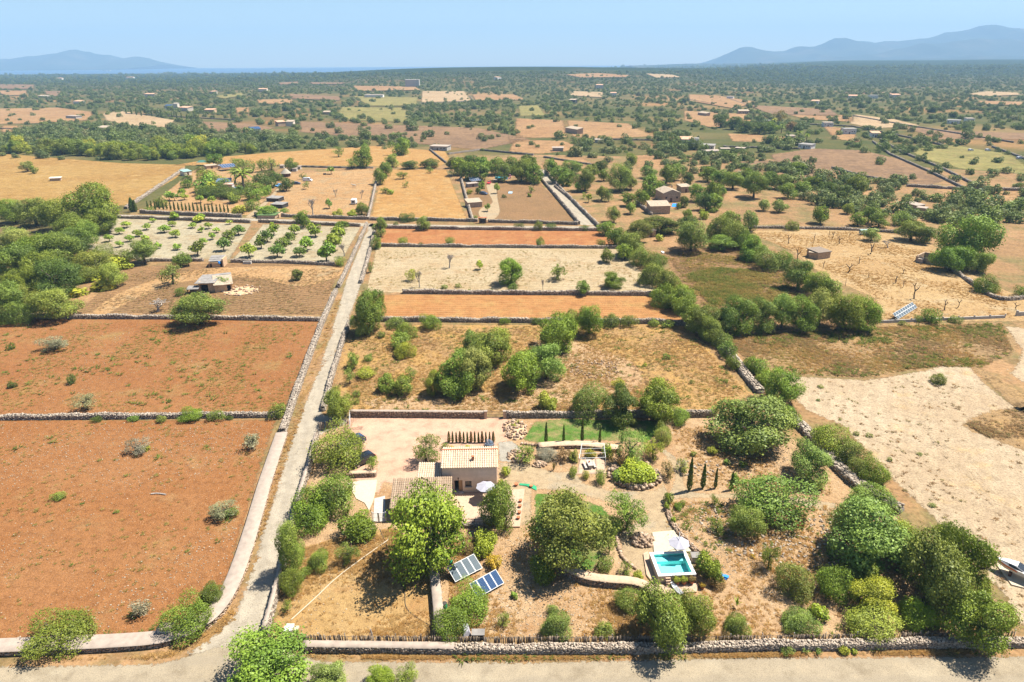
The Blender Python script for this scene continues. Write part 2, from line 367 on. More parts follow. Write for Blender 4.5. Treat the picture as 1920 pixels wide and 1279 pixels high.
M_WHEAT = S('ploughed_pale_field', A(232, 208, 174), A(222, 194, 158), A(236, 200, 146), s1=0.05, s2=0.6, fine=3, stripe=(math.radians(28), 2.6, 0.22, A(200, 170, 138)), soft=1.0, c3amt=(0.56, 0.7))
M_STRAWSCRUB = S('dry_scrub', A(206, 168, 118), A(186, 152, 110), A(214, 172, 116), s1=0.07, s2=0.7, fine=2.5, soft=1.4)
M_VINE = S('dead_vineyard_grass', A(222, 186, 134), A(212, 172, 120), A(224, 196, 152), s1=0.06, s2=0.55, fine=1.8, soft=1.2)
M_LAWN = S('lawn_grass', A(126, 164, 72), A(112, 150, 64), A(196, 176, 120), s1=0.2, s2=1.2, fine=10, soft=0.6, c3amt=(0.47, 0.62), s3=0.22)
M_OLIVEGND = S('olive_grove_floor', A(208, 164, 118), A(188, 148, 104), A(160, 142, 94), s1=0.025, s2=0.2, fine=1.1, soft=1.5, s3=.06, c3amt=(.47, .6))
M_FARTAN = S('far_tan_field', A(206, 164, 116), A(196, 150, 104), A(186, 148, 100), s1=0.012, s2=0.08, fine=0.4, bump=0.2, soft=4)
M_FARGREEN = S('far_olive_field', A(176, 164, 98), A(160, 150, 88), A(190, 164, 106), s1=0.012, s2=0.08, fine=0.4, bump=0.2, soft=4)
M_FARBROWN = S('far_brown_field', A(176, 140, 104), A(160, 128, 98), A(188, 148, 106), s1=0.012, s2=0.08, fine=0.4, bump=0.2, soft=4)
M_FARPALE = S('far_pale_field', A(222, 190, 148), A(212, 178, 134), None, s1=0.012, s2=0.08, fine=0.4, bump=0.2, soft=4)

near_base = [(-700, 560), (130, 520), (240, 400), (520, 300), (1000, 290), (1500, 300), (2000, 330), (2700, 600), (2700, 1500), (-700, 1500)]
patch('open_ground', near_base, M_OLIVEGND, 1, 4.0)
patch('red_earth_field', [(-420, 786), (522, 786), (500, 850), (470, 950), (436, 1070), (404, 1150), (300, 1204), (-500, 1226)], M_RED, 2, 0.6)
patch('red_earth_field', [(-260, 598), (606, 597), (532, 778), (-400, 780)], M_RED2, 2, 0.6)
patch('paddock', [(140, 588), (236, 500), (440, 492), (642, 498), (606, 592)], M_BROWN, 2, 1.2)
patch('paddock_track', [(170, 585), (230, 545), (330, 512), (440, 500), (640, 500), (634, 520), (560, 538), (470, 522), (340, 530), (260, 560), (200, 590)], M_PADDOCK, 3, 1.5, True)
patch('orchard_field', [(142, 462), (150, 435), (222, 408), (474, 420), (432, 488), (345, 486), (282, 492), (200, 476)], M_ORCH, 3, 1.0)
patch('orchard_field', [(492, 420), (678, 426), (642, 490), (432, 488), (476, 440)], M_ORCH, 3, 1.0)
patch('tilled_strip', [(712, 428), (1125, 431), (1168, 463), (704, 461)], M_STRIP, 2, 0.8)
patch('stubble_field', [(704, 463), (1168, 466), (1238, 550), (684, 549)], M_PALE, 2, 0.8)
patch('tilled_strip', [(690, 552), (1236, 552), (1286, 604), (700, 602)], M_STRIP2, 2, 0.8)
patch('meadow', [(650, 608), (1290, 606), (1420, 742), (1340, 776), (640, 776), (622, 720)], M_MEADOW, 2, 1.0)
patch('meadow_bare_ground', [(1000, 640), (1080, 640), (1190, 680), (1200, 730), (1100, 752), (960, 770), (720, 772), (700, 745), (880, 735), (1000, 720)], M_GARDEN, 3, 1.5, True)
patch('garden_ground', [(590, 800), (660, 780), (1340, 778), (1450, 790), (1580, 880), (1700, 980), (1860, 1110), (1920, 1200), (600, 1206), (500, 1200), (570, 920)], M_GARDEN, 2, 0.6)
patch('dry_lawn', [(560, 1030), (660, 1000), (740, 985), (820, 1060), (818, 1204), (500, 1204), (520, 1130)], M_YELLOWGRASS, 3, 0.8)
patch('gravel_court', [(656, 782), (952, 782), (960, 800), (957, 826), (936, 832), (936, 930), (846, 934), (720, 905), (712, 930), (690, 920), (652, 890), (640, 800)], M_GRAVELPINK, 4, 0.3)
patch('grey_gravel_drive', [(932, 828), (962, 826), (978, 840), (975, 860), (966, 868), (934, 866)], M_GRAVEL, 5, 0.3)
patch('sandy_yard', [(934, 866), (985, 868), (1040, 885), (1078, 880), (1095, 905), (1150, 920), (1230, 918), (1242, 900), (1262, 935), (1246, 960), (1280, 1005), (1310, 1030), (1300, 1085), (1235, 1088), (1205, 1080), (1165, 1050), (1158, 1000), (1215, 960), (1150, 945), (1060, 922), (1000, 918), (998, 985), (950, 990), (934, 925)], M_PATH, 4, 0.5, False)
patch('sandy_track', [(1236, 840), (1262, 852), (1282, 878), (1296, 920), (1400, 924), (1520, 935), (1575, 950), (1560, 990), (1540, 960), (1420, 938), (1290, 936), (1250, 938), (1262, 900), (1258, 875)], M_PATH, 5, 0.6, True)
patch('lawn', [(978, 826), (1000, 790), (1060, 784), (1240, 788), (1250, 800), (1215, 832), (1150, 828), (1090, 826), (1020, 834)], M_LAWN, 5, 0.4)
patch('lawn', [(1000, 924), (1060, 926), (1130, 948), (1150, 970), (1140, 1030), (1110, 1075), (1060, 1060), (1000, 1010)], M_LAWN, 5, 0.5)
patch('lane', [(692, 418), (666, 480), (648, 525), (632, 580), (612, 645), (596, 692), (572, 752), (548, 815), (525, 885), (502, 955), (482, 1022), (463, 1085), (446, 1132), (418, 1180), (340, 1228), (380, 1245), (560, 1245), (500, 1192), (512, 1140), (530, 1072), (548, 1002), (562, 940), (577, 890), (592, 838), (600, 812), (656, 800), (656, 785), (606, 778), (624, 712), (641, 645), (656, 600), (680, 530), (692, 478), (703, 434), (708, 420)], M_LANE, 4, 0.5)
patch('straw_verge', [(688, 424), (640, 545), (616, 600), (580, 690), (540, 800), (528, 850), (492, 980), (452, 1110), (400, 1180), (300, 1222), (-300, 1242), (-300, 1252), (320, 1240), (430, 1200), (474, 1100), (500, 1000), (540, 862), (585, 722), (612, 650), (640, 560), (694, 424)], M_VERGE, 3, 0.5)
patch('country_road', [(-600, 1256), (300, 1243), (430, 1205), (520, 1210), (600, 1238), (1000, 1240), (1400, 1231), (2500, 1226), (2600, 1420), (-700, 1420)], M_ASPHALT, 5, 0.5)
_lc = np.array(catmull(poly_world([(697, 424), (680, 480), (664, 530), (646, 590), (627, 650), (610, 705), (592, 760), (574, 820), (555, 885), (536, 955), (517, 1030), (500, 1090), (484, 1140), (462, 1185)]), 6))
for _off in (-.8, .8):
    _t = np.gradient(_lc, axis=0); _t /= np.hypot(*_t.T)[:, None]; _nn = np.column_stack([-_t[:, 1], _t[:, 0]])
    patch('wheel_track', None, M_TRACK, 5, .25, world_pts=np.concatenate([_lc + _nn * (_off - .22), (_lc + _nn * (_off + .22))[::-1]]))
patch('straw_verge', [(560, 1222), (1100, 1224), (1900, 1216), (2400, 1214), (2400, 1230), (1400, 1236), (1000, 1242), (600, 1240)], M_VERGE, 6, 0.6)
for _y in (1250, 1258, 1268):
    patch('wheel_track', [(-500, _y + 12), (250, _y + 4), (420, _y - 4), (700, _y - 1), (1400, _y - 6), (2400, _y - 10), (2400, _y - 6), (1400, _y - 2.5), (700, _y + 2.5), (420, _y), (250, _y + 8), (-500, _y + 16)], M_TRACK, 6, .3)
patch('cross_lane', [(215, 402), (400, 407), (560, 412), (700, 419), (900, 423), (1120, 424), (1160, 430), (1120, 431), (900, 428), (700, 426), (560, 418), (400, 412), (210, 407)], M_LANE, 4, 0.8)
patch('upper_lane', [(1086, 422), (1122, 424), (1062, 366), (1034, 334), (1020, 318), (1008, 318), (1014, 334), (1034, 362)], M_LANE, 5, 0.6)
patch('stubble_field', [(1440, 700), (1490, 705), (1560, 708), (1620, 712), (1742, 692), (1790, 668), (1812, 676), (1850, 720), (1940, 790), (2500, 900), (2500, 1230), (1930, 1210), (1880, 1120), (1760, 985), (1660, 890), (1580, 800), (1510, 770)], M_WHEAT, 3, 0.8)
patch('dry_scrub_strip', [(1350, 622), (1500, 615), (1660, 606), (1880, 602), (1915, 640), (1900, 668), (1842, 690), (1920, 735), (2100, 800), (2080, 860), (1900, 770), (1800, 672), (1742, 692), (1620, 712), (1490, 705), (1440, 700), (1390, 670)], M_STRAWSCRUB, 4, 1.2)
patch('dry_scrub_patch', [(1800, 796), (1860, 766), (1960, 764), (1990, 820), (1940, 850), (1850, 822)], M_STRAWSCRUB, 4, 1.0, True)
patch('stubble_field', [(1920, 615), (1880, 610), (1912, 655), (1905, 680), (1890, 700), (1950, 740), (2200, 800), (2300, 640), (2000, 600)], M_WHEAT, 5, 0.8)
for _k in range(4):
    _a = np.array(catmull(poly_world([(1935, 1060 - 10 * _k), (1820, 910 - 12 * _k), (1742 - 5 * _k, 815 - 6 * _k), (1770 - 10 * _k, 762 - 8 * _k), (1850, 738 - 9 * _k), (1930, 790 - 40 * _k)]), 6)); _t = np.gradient(_a, axis=0); _t /= np.hypot(*_t.T)[:, None]; _nn = np.column_stack([-_t[:, 1], _t[:, 0]])
    patch('tractor_track', None, M_FURROW, 4, .3, world_pts=np.concatenate([_a - _nn * .3, (_a + _nn * .3)[::-1]]))
patch('dead_vineyard', [(1392, 432), (1600, 430), (1700, 442), (1780, 470), (1880, 540), (2000, 590), (1920, 604), (1650, 604), (1640, 560), (1545, 520), (1480, 470)], M_VINE, 2, 1.0)
patch('rough_pasture', [(1238, 470), (1300, 462), (1400, 470), (1490, 510), (1500, 575), (1330, 600), (1275, 545)], M_BROWN, 2, 1.5)
patch('tawny_field', [(-300, 284), (0, 288), (230, 306), (352, 309), (335, 333), (240, 387), (120, 382), (-300, 384)], M_TAWNY, 2, 1.2)
patch('tawny_field', [(320, 311), (420, 294), (500, 287), (700, 274), (836, 284), (846, 300), (820, 316), (700, 312), (520, 310)], M_TAWNY2, 2, 1.5)
patch('horse_paddock', [(545, 326), (690, 317), (704, 322), (690, 409), (484, 402), (520, 350)], M_PADDOCK, 3, 1.0)
patch('tawny_field', [(716, 318), (838, 318), (880, 416), (692, 414)], M_TAWNY2, 3, 0.8)
patch('yard_field', [(872, 336), (1012, 342), (1090, 422), (886, 420)], M_BROWN, 3, 0.8)
patch('driveway_loop', [(912, 346), (930, 346), (934, 372), (938, 398), (925, 412), (905, 412), (896, 400), (902, 390), (922, 380), (915, 362)], M_PATH, 4, 0.8, True)
patch('compound_yard', [(262, 398), (330, 345), (372, 312), (500, 306), (530, 345), (470, 404)], M_PADDOCK, 3, 1.0)
patch('compound_track', [(458, 408), (500, 374), (522, 350), (528, 352), (508, 376), (474, 410)], M_PATH, 5, 0.6)
# far fields (photo y < 330)
FAR_FIELDS = [
 ([(-40, 206), (110, 203), (180, 212), (165, 226), (60, 232), (-40, 234)], M_FARTAN), ([(190, 214), (235, 210), (330, 226), (320, 240), (235, 236), (196, 226)], M_FARPALE),
 ([(-40, 158), (66, 160), (64, 168), (-40, 168)], M_FARBROWN), ([(-20, 171), (52, 171), (52, 180), (10, 180)], M_FARTAN), ([(82, 172), (116, 172), (112, 182), (88, 182)], M_FARBROWN),
 ([(0, 236), (90, 236), (110, 246), (40, 250), (0, 248)], M_FARTAN), ([(640, 202), (770, 204), (764, 230), (655, 226), (630, 214)], M_FARGREEN), ([(660, 181), (785, 184), (783, 200), (690, 200)], M_FARGREEN),
 ([(790, 172), (872, 172), (886, 190), (788, 194)], M_FARPALE), ([(884, 178), (964, 178), (990, 188), (890, 190)], M_FARTAN), ([(480, 188), (550, 187), (552, 196), (484, 196)], M_FARTAN),
 ([(440, 203), (470, 203), (470, 212), (440, 212)], M_FARTAN), ([(376, 228), (470, 232), (520, 240), (480, 252), (390, 246)], M_FARBROWN), ([(560, 228), (900, 240), (1000, 262), (900, 282), (700, 262), (560, 248)], M_FARBROWN),
 ([(960, 262), (1060, 264), (1100, 280), (1010, 290), (950, 284)], M_FARTAN), ([(1060, 226), (1180, 232), (1230, 256), (1120, 262), (1070, 256)], M_FARTAN), ([(965, 222), (1060, 226), (1068, 258), (962, 260)], M_FARTAN),
 ([(970, 200), (1010, 198), (1026, 217), (972, 218)], M_FARGREEN), ([(1074, 172), (1132, 174), (1130, 184), (1066, 180)], M_FARPALE), ([(1060, 141), (1120, 138), (1180, 142), (1175, 146), (1090, 147)], M_FARTAN),
 ([(1210, 139), (1262, 141), (1278, 146), (1230, 147)], M_FARPALE), ([(1290, 178), (1346, 180), (1420, 192), (1380, 206), (1290, 190)], M_FARTAN), ([(1400, 198), (1560, 206), (1580, 220), (1440, 214)], M_FARBROWN),
 ([(1476, 216), (1600, 216), (1606, 230), (1510, 224)], M_FARTAN), ([(1280, 208), (1400, 214), (1420, 234), (1330, 240), (1280, 226)], M_FARTAN), ([(1600, 214), (1680, 224), (1730, 236), (1640, 242), (1590, 232)], M_FARPALE),
 ([(1360, 250), (1500, 258), (1500, 268), (1370, 266)], M_FARTAN), ([(1440, 290), (1520, 278), (1620, 282), (1700, 300), (1790, 336), (1740, 350), (1560, 326), (1450, 310)], M_FARBROWN),
 ([(1540, 236), (1600, 242), (1620, 270), (1560, 260)], M_FARTAN), ([(1700, 280), (1790, 272), (1900, 290), (1960, 330), (1800, 318), (1720, 296)], M_FARGREEN), ([(1680, 236), (1800, 246), (1930, 250), (1930, 262), (1760, 262)], M_FARBROWN),
 ([(1812, 178), (1850, 172), (1910, 175), (1914, 179), (1850, 182)], M_FARPALE), ([(1830, 190), (1920, 192), (1920, 200), (1840, 196)], M_FARTAN), ([(1740, 354), (1900, 350), (1960, 372), (1800, 372)], M_FARTAN),
 ([(1380, 396), (1470, 374), (1560, 378), (1640, 400), (1600, 424), (1390, 428)], M_OLIVEGND), ([(1360, 305), (1440, 300), (1560, 330), (1530, 340), (1380, 330)], M_FARBROWN), ([(1180, 292), (1240, 288), (1250, 312), (1190, 316)], M_FARTAN),
 ([(1020, 292), (1100, 296), (1120, 312), (1010, 310)], M_FARTAN), ([(580, 155), (650, 156), (640, 159), (585, 159)], M_FARBROWN), ([(520, 156), (560, 154), (560, 159), (525, 160)], M_FARBROWN), ([(660, 162), (780, 164), (790, 170), (670, 172)], M_FARTAN),
 ([(400, 182), (455, 174), (458, 180), (420, 187)], M_FARGREEN), ([(540, 177), (640, 182), (640, 190), (545, 186)], M_FARBROWN),
]
for q, mm in FAR_FIELDS:
    patch('field', q, mm, 6, 2.5 if q[0][1] < 260 else 1.5)

# ------------------------------------------------------------------ haze
m, nt, N, L = _new('air'); pv = N.new('ShaderNodeVolumePrincipled')
pv.inputs['Color'].default_value = (0.40, 0.67, 1.0, 1); pv.inputs['Density'].default_value = 0.00012; pv.inputs['Anisotropy'].default_value = 0.0
o = N.new('ShaderNodeOutputMaterial'); L.new(pv.outputs[0], o.inputs['Volume'])
haze = MB().box((0, 6600, 292), (46000, 14400, 700)).obj('haze', m); tag(haze, kind='stuff')
# ------------------------------------------------------------------ foliage
def leaf_mat(name, use_obj=True):
    m, nt, N, L = _new(name)
    oi = N.new('ShaderNodeObjectInfo'); at = N.new('ShaderNodeAttribute'); at.attribute_name = 'tint'
    if use_obj:
        base = oi.outputs['Color']
    else:
        base = _ramp(N, L, oi.outputs['Random'], [(0.0, (0.105, 0.145, 0.046, 1)), (0.3, (0.140, 0.185, 0.056, 1)), (0.55, (0.185, 0.215, 0.075, 1)), (0.8, (0.175, 0.230, 0.052, 1)), (1.0, (0.240, 0.235, 0.105, 1))])
    v = _math(N, L, 'ADD', _math(N, L, 'MULTIPLY', at.outputs['Fac'], 1.05), 0.46)
    hs = N.new('ShaderNodeHueSaturation'); L.new(base, hs.inputs['Color']); L.new(v, hs.inputs['Value'])
    L.new(_math(N, L, 'ADD', _math(N, L, 'MULTIPLY', at.outputs['Fac'], -0.03), 0.515), hs.inputs['Hue'])
    d = N.new('ShaderNodeBsdfDiffuse'); t = N.new('ShaderNodeBsdfTranslucent'); L.new(hs.outputs[0], d.inputs['Color'])
    L.new(_mix(N, L, 0.5, hs.outputs[0], (0.16, 0.2, 0.03, 1)), t.inputs['Color'])
    mx = N.new('ShaderNodeMixShader'); mx.inputs[0].default_value = 0.28
    L.new(d.outputs[0], mx.inputs[1]); L.new(t.outputs[0], mx.inputs[2])
    gl = N.new('ShaderNodeBsdfGlossy'); gl.inputs['Roughness'].default_value = 0.5; gl.inputs['Color'].default_value = (0.8, 0.85, 0.8, 1)
    mx2 = N.new('ShaderNodeMixShader'); mx2.inputs[0].default_value = 0.02; L.new(mx.outputs[0], mx2.inputs[1]); L.new(gl.outputs[0], mx2.inputs[2])
    o = N.new('ShaderNodeOutputMaterial'); L.new(mx2.outputs[0], o.inputs[0]); return m
M_LEAF = leaf_mat('leaves'); M_LEAFW = leaf_mat('wood_leaves', False)
M_BARK = plain('bark', (0.11, 0.085, 0.065), 0.9, 0.3, 9, bump=0.5)
M_DEADWOOD = plain('bleached_wood', (0.34, 0.30, 0.26), 0.9, 0.2, 8)
M_BLACKWOOD = plain('weathered_vine_wood', (0.075, 0.055, 0.045), 0.9, 0.3, 8)

KP = {  # lobes, lobe radius, leaf size, leaves, trunk clearance, bottom cut, outward bias
 'olive': (22, (.20, .38), .030, 17000, .35, -.85, .60), 'carob': (22, (.20, .40), .032, 17000, .15, -.90, .60),
 'mastic': (16, (.28, .5), .030, 15000, .0, -.70, .55), 'sparse': (16, (.18, .30), .036, 5000, .30, -1, .40),
 'pine': (24, (.2, .38), .03, 20000, .40, -.60, .65), 'fig': (10, (.28, .46), .08, 2600, .85, -.6, .50),
 'leafy': (12, (.28, .5), .055, 6000, .05, -.80, .55), 'cactus': (9, (.36, .5), .15, 800, .0, -.6, .45),
 'clump': (9, (.3, .55), .11, 900, .0, -.6, .55)}
_crowns = {}
def crown_mesh(kind, lod, var):
    key = (kind, lod, var)
    if key in _crowns: return _crowns[key]
    nl, (r0, r1), leaf, n, _, cut, bias = KP[kind]
    r = np.random.default_rng(abs(hash((kind, var)) if False else sum(map(ord, kind)) * 31 + var))
    k, ls = {2: (1, 1), 1: (.25, 1.8), 0: (.05, 3.6)}[lod]; n = max(int(n * k), 60); leaf = leaf * ls
    C = r.normal(size=(nl, 3)); C /= np.linalg.norm(C, axis=1)[:, None]
    rad = r.uniform(r0, r1, nl); C *= ((1 - rad) * r.uniform(.82, 1.12, nl))[:, None]
    if kind in ('mastic', 'clump', 'cactus', 'leafy'): C[:, 2] = C[:, 2] * .8 - .1
    if kind == 'pine': C[:, 2] = C[:, 2] * .75 + .1
    C = np.vstack([C, [[0, 0, -.05]]]); rad = np.append(rad, .42)
    lobt = r.uniform(0, 1, len(C))
    w = rad ** 2; w /= w.sum(); li = r.choice(len(C), n * 2, p=w)
    D = r.normal(size=(n * 2, 3)); D /= np.linalg.norm(D, axis=1)[:, None]
    rr = rad[li] * r.uniform(.72, 1.03, n * 2); P = C[li] + D * rr[:, None]
    dd = np.linalg.norm(P[:, None, :] - C[None], axis=2) / rad[None]; dd[np.arange(len(li)), li] = 9
    ok = ((dd.min(1) > .86) | (r.random(n * 2) < .12)) & (P[:, 2] > cut) & (r.random(n * 2) < np.clip(1.0 + .5 * np.minimum(P[:, 2], 0) + .25 * (lobt[li] - .5), .3, 1))
    P, D, li = P[ok][:n], D[ok][:n], li[ok][:n]
    ph = r.uniform(0, 6.28, 6); dn = P / np.maximum(np.linalg.norm(P, axis=1), .05)[:, None]; P = P * (1 + .14 * np.sin(3 * dn[:, 0] + ph[0]) + .11 * np.sin(4 * dn[:, 1] + ph[1]) + .08 * np.sin(5 * dn[:, 2] + 2 * dn[:, 0] + ph[2]))[:, None]
    P = P + D * (r.random(len(P)) ** 5 * .2)[:, None]
    s = np.percentile(np.abs(P), 98.6, axis=0); P = P / s
    m = len(P)
    Nn = D * bias + r.normal(size=(m, 3)) * .45 * (1 - bias + .35) + np.array([0, 0, .12]); Nn /= np.linalg.norm(Nn, axis=1)[:, None]
    T = np.cross(Nn, r.normal(size=(m, 3))); T /= np.linalg.norm(T, axis=1)[:, None]; B = np.cross(Nn, T)
    sz = leaf * r.uniform(.55, 1.45, m)[:, None]; el = r.uniform(.5, .8, m)[:, None]
    V = np.stack([P - T * sz, P - B * sz * el, P + T * sz, P + B * sz * el], 1).reshape(-1, 3)
    F = np.arange(4 * m).reshape(m, 4)
    tint = np.clip(.55 * lobt[li] + .45 * r.random(m), 0, 1)
    me = np_mesh('crown_' + kind, V, F, False, {'tint': np.repeat(tint, 4)}); _crowns[key] = me; return me
def cypress_mesh(lod, var):
    key = ('cypress', lod, var)
    if key in _crowns: return _crowns[key]
    r = np.random.default_rng(50 + var); n = {2: 1600, 1: 800, 0: 200}[lod]; z = r.uniform(-1, 1, n); a = r.uniform(0, 6.283, n)
    prof = np.clip(np.minimum((z + 1.03) * 3.2, 1), 0, 1) * np.clip((1.02 - z) / 1.4, 0, 1) ** .55 * (.9 + .12 * np.sin(z * 17 + a * 2)); q = prof * r.uniform(.75, 1.05, n)
    P = np.column_stack([np.cos(a) * q, np.sin(a) * q, z]); D = np.column_stack([np.cos(a), np.sin(a), np.full(n, .5)])
    Nn = D + r.normal(size=(n, 3)) * .4; Nn /= np.linalg.norm(Nn, axis=1)[:, None]
    B = np.array([0, 0, 1.]) - Nn * Nn[:, 2:3]; B /= np.linalg.norm(B, axis=1)[:, None]; T = np.cross(B, Nn)
    ls = {2: 1, 1: 1.3, 0: 2.2}[lod]; sx = .17 * ls; szz = .05 * ls
    V = np.stack([P - T * sx, P - B * szz, P + T * sx, P + B * szz], 1).reshape(-1, 3)
    me = np_mesh('crown_cypress', V, np.arange(4 * n).reshape(n, 4), False, {'tint': np.repeat(r.random(n), 4)}); _crowns[key] = me; return me
def trunk_mesh(var, lod):
    key = ('trunk', var, lod)
    if key in _crowns: return _crowns[key]
    r = random.Random(var); b = MB(); n = 7 if lod == 2 else 5
    lean = (r.uniform(-.12, .12), r.uniform(-.12, .12))
    b.tube([(0, 0, -1), (lean[0] * .4, lean[1] * .4, -.6), (lean[0], lean[1], -.15), (lean[0] * 1.2, lean[1] * 1.2, .1)], [.11, .085, .07, .05], n)
    for k in range(5 if lod else 3):
        a = k * 1.26 + r.uniform(-.3, .3); q = r.uniform(.45, .72)
        b.tube([(lean[0] * .8, lean[1] * .8, -.35 + .06 * k), (math.cos(a) * q * .5, math.sin(a) * q * .5, .0), (math.cos(a) * q, math.sin(a) * q, r.uniform(.15, .5))], [.055, .04, .015], n)
    me = b.mesh('trunk', True); me.materials.append(M_BARK); _crowns[key] = me; return me
def dead_mesh(var):
    key = ('dead', var)
    if key in _crowns: return _crowns[key]
    r = random.Random(900 + var); b = MB()
    def grow(p, d, l, rd, lev):
        q = p + d * l; mid = p + d * l * .5 + Vector((r.uniform(-1, 1), r.uniform(-1, 1), r.uniform(-.5, .5))) * l * .1
        b.tube([p, mid, q], [max(rd, .012), max(rd * .8, .011), max(rd * .6, .01)], 5 if lev < 2 else 3, False)
        if lev < 5:
            for _ in range(3 if lev < 4 else 2):
                nd = (d + Vector((r.uniform(-1, 1), r.uniform(-1, 1), r.uniform(-.2, .8))) * .9).normalized(); grow(q, nd, l * r.uniform(.6, .85), rd * .62, lev + 1)
    grow(Vector((0, 0, -1)), Vector((r.uniform(-.2, .2), r.uniform(-.2, .2), 1)).normalized(), .42, .075, 0)
    V = np.array(b.v); V[:, :2] /= max(np.abs(V[:, :2]).max(), .1); V[:, 2] = -1 + (V[:, 2] + 1) / (V[:, 2].max() + 1) * 2
    b.v = [tuple(v) for v in V]; me = b.mesh('dead_branches'); me.materials.append(M_DEADWOOD); _crowns[key] = me; return me
def vine_mesh(var):
    key = ('vine', var)
    if key in _crowns: return _crowns[key]
    r = random.Random(70 + var); b = MB(); s = r.choice((-1, 1))
    b.tube([(0, 0, -1), (.25 * s, .1, -.5), (.15 * s, 0, 0), (.5 * s, .1, .5), (.35 * s, .2, 1)], [.16, .13, .12, .09, .05], 5)
    b.tube([(.15 * s, 0, 0), (-.35 * s, .1, .35), (-.75 * s, -.1, .75)], [.1, .08, .04], 5); b.tube([(.5 * s, .1, .5), (.95 * s, 0, .75)], [.07, .03], 5)
    me = b.mesh('vine_stump'); me.materials.append(M_BLACKWOOD); _crowns[key] = me; return me
def frond_mesh(kind):
    key = ('frond', kind)
    if key in _crowns: return _crowns[key]
    V, F = [], []; n = 9
    for i in range(n):
        t = i / (n - 1); x = t; z = .32 * math.sin(t * 2.2) - .55 * t * t * (kind == 'palm') + (.25 * t if kind != 'palm' else 0); w = (.15 if kind == 'palm' else .07) * math.sin(min(t * 1.1 + .12, 1) * math.pi) + .01
        for sgn in (-1, 0, 1):
            V.append((x - .06 * abs(sgn), sgn * w * (1 if i % 2 else .45), z - abs(sgn) * w * .45))
    for i in range(n - 1):
        for c in range(2):
            F.append((i * 3 + c, i * 3 + c + 1, (i + 1) * 3 + c + 1, (i + 1) * 3 + c))
    me = np_mesh('frond', V, F, False, {'tint': np.tile([.3, .7, .4], n)}); me.materials.append(M_LEAF); _crowns[key] = me; return me

TONE = {'g': ((0.158, 0.226, 0.024), 'green'), 'b': ((0.210, 0.288, 0.034), 'bright green'), 'y': ((0.338, 0.378, 0.038), 'yellow-green'), 'd': ((0.093, 0.135, 0.020), 'dark green'),
        'o': ((0.184, 0.238, 0.037), 'grey-green'), 'w': ((0.250, 0.308, 0.058), 'pale grey-green'), 'br': ((0.282, 0.201, 0.068), 'brown'), 'm': ((0.200, 0.272, 0.029), 'mid-green'),
        'l': ((0.184, 0.237, 0.038), 'olive-green'), 'au': ((0.504, 0.329, 0.036), 'golden-yellow'), 'bl': ((0.180, 0.244, 0.288), 'blue-flowered'), 'gy': ((0.288, 0.281, 0.171), 'grey')}
KIND = {'O': ('olive', 'olive_tree', 'olive tree', 'tree'), 'C': ('carob', 'carob_tree', 'broad leafy tree', 'tree'), 'L': ('mastic', 'mastic_bush', 'dense rounded bush', 'shrub'),
        'S': ('sparse', 'open_shrub', 'thin open-crowned shrub', 'shrub'), 'P': ('pine', 'pine_tree', 'bushy pine tree', 'tree'), 'F': ('fig', 'orchard_tree', 'small spreading orchard tree', 'tree'),
        'B': ('leafy', 'leafy_bush', 'leafy garden bush', 'shrub'), 'K': ('cactus', 'prickly_pear', 'prickly pear clump', 'cactus'), 'Y': ('cypress', 'cypress_tree', 'slim upright cypress', 'tree'),
        'D': ('dead', 'dead_tree', 'bare leafless tree', 'tree'), 'V': ('vine', 'vine_stump', 'black twisted vine stump', 'vine'), 'Q': ('palm', 'palm_tree', 'feathery palm', 'palm'), 'A': ('agave', 'agave_plant', 'spiky rosette plant', 'plant')}
ORD = ['first', 'second', 'third', 'fourth', 'fifth', 'sixth', 'seventh', 'eighth', 'ninth', 'tenth', 'eleventh', 'twelfth', 'thirteenth', 'fourteenth', 'fifteenth', 'sixteenth', 'seventeenth', 'eighteenth', 'nineteenth', 'twentieth', 'twenty-first', 'twenty-second']
PLANTS = []
def plants(place, txt, group=None, shared=None):
    """one entry per plant: crown box in the photo  cx cy w h kind tone"""
    for e in txt.replace('\n', ';').split(';'):
        e = e.split()
        if e: PLANTS.append(dict(x=float(e[0]), y=float(e[1]), w=float(e[2]), h=float(e[3]), k=e[4], t=e[5] if len(e) > 5 else 'g', place=place, group=group, shared=shared))
def ordinal(i, n):
    if n == 1: return 'single'
    if i == 0: return 'leftmost'
    if i == n - 1: return 'rightmost'
    return f"{ORD[i]} from left" if i * 2 < n or n > 30 else f"{ORD[n - 1 - i]} from right"
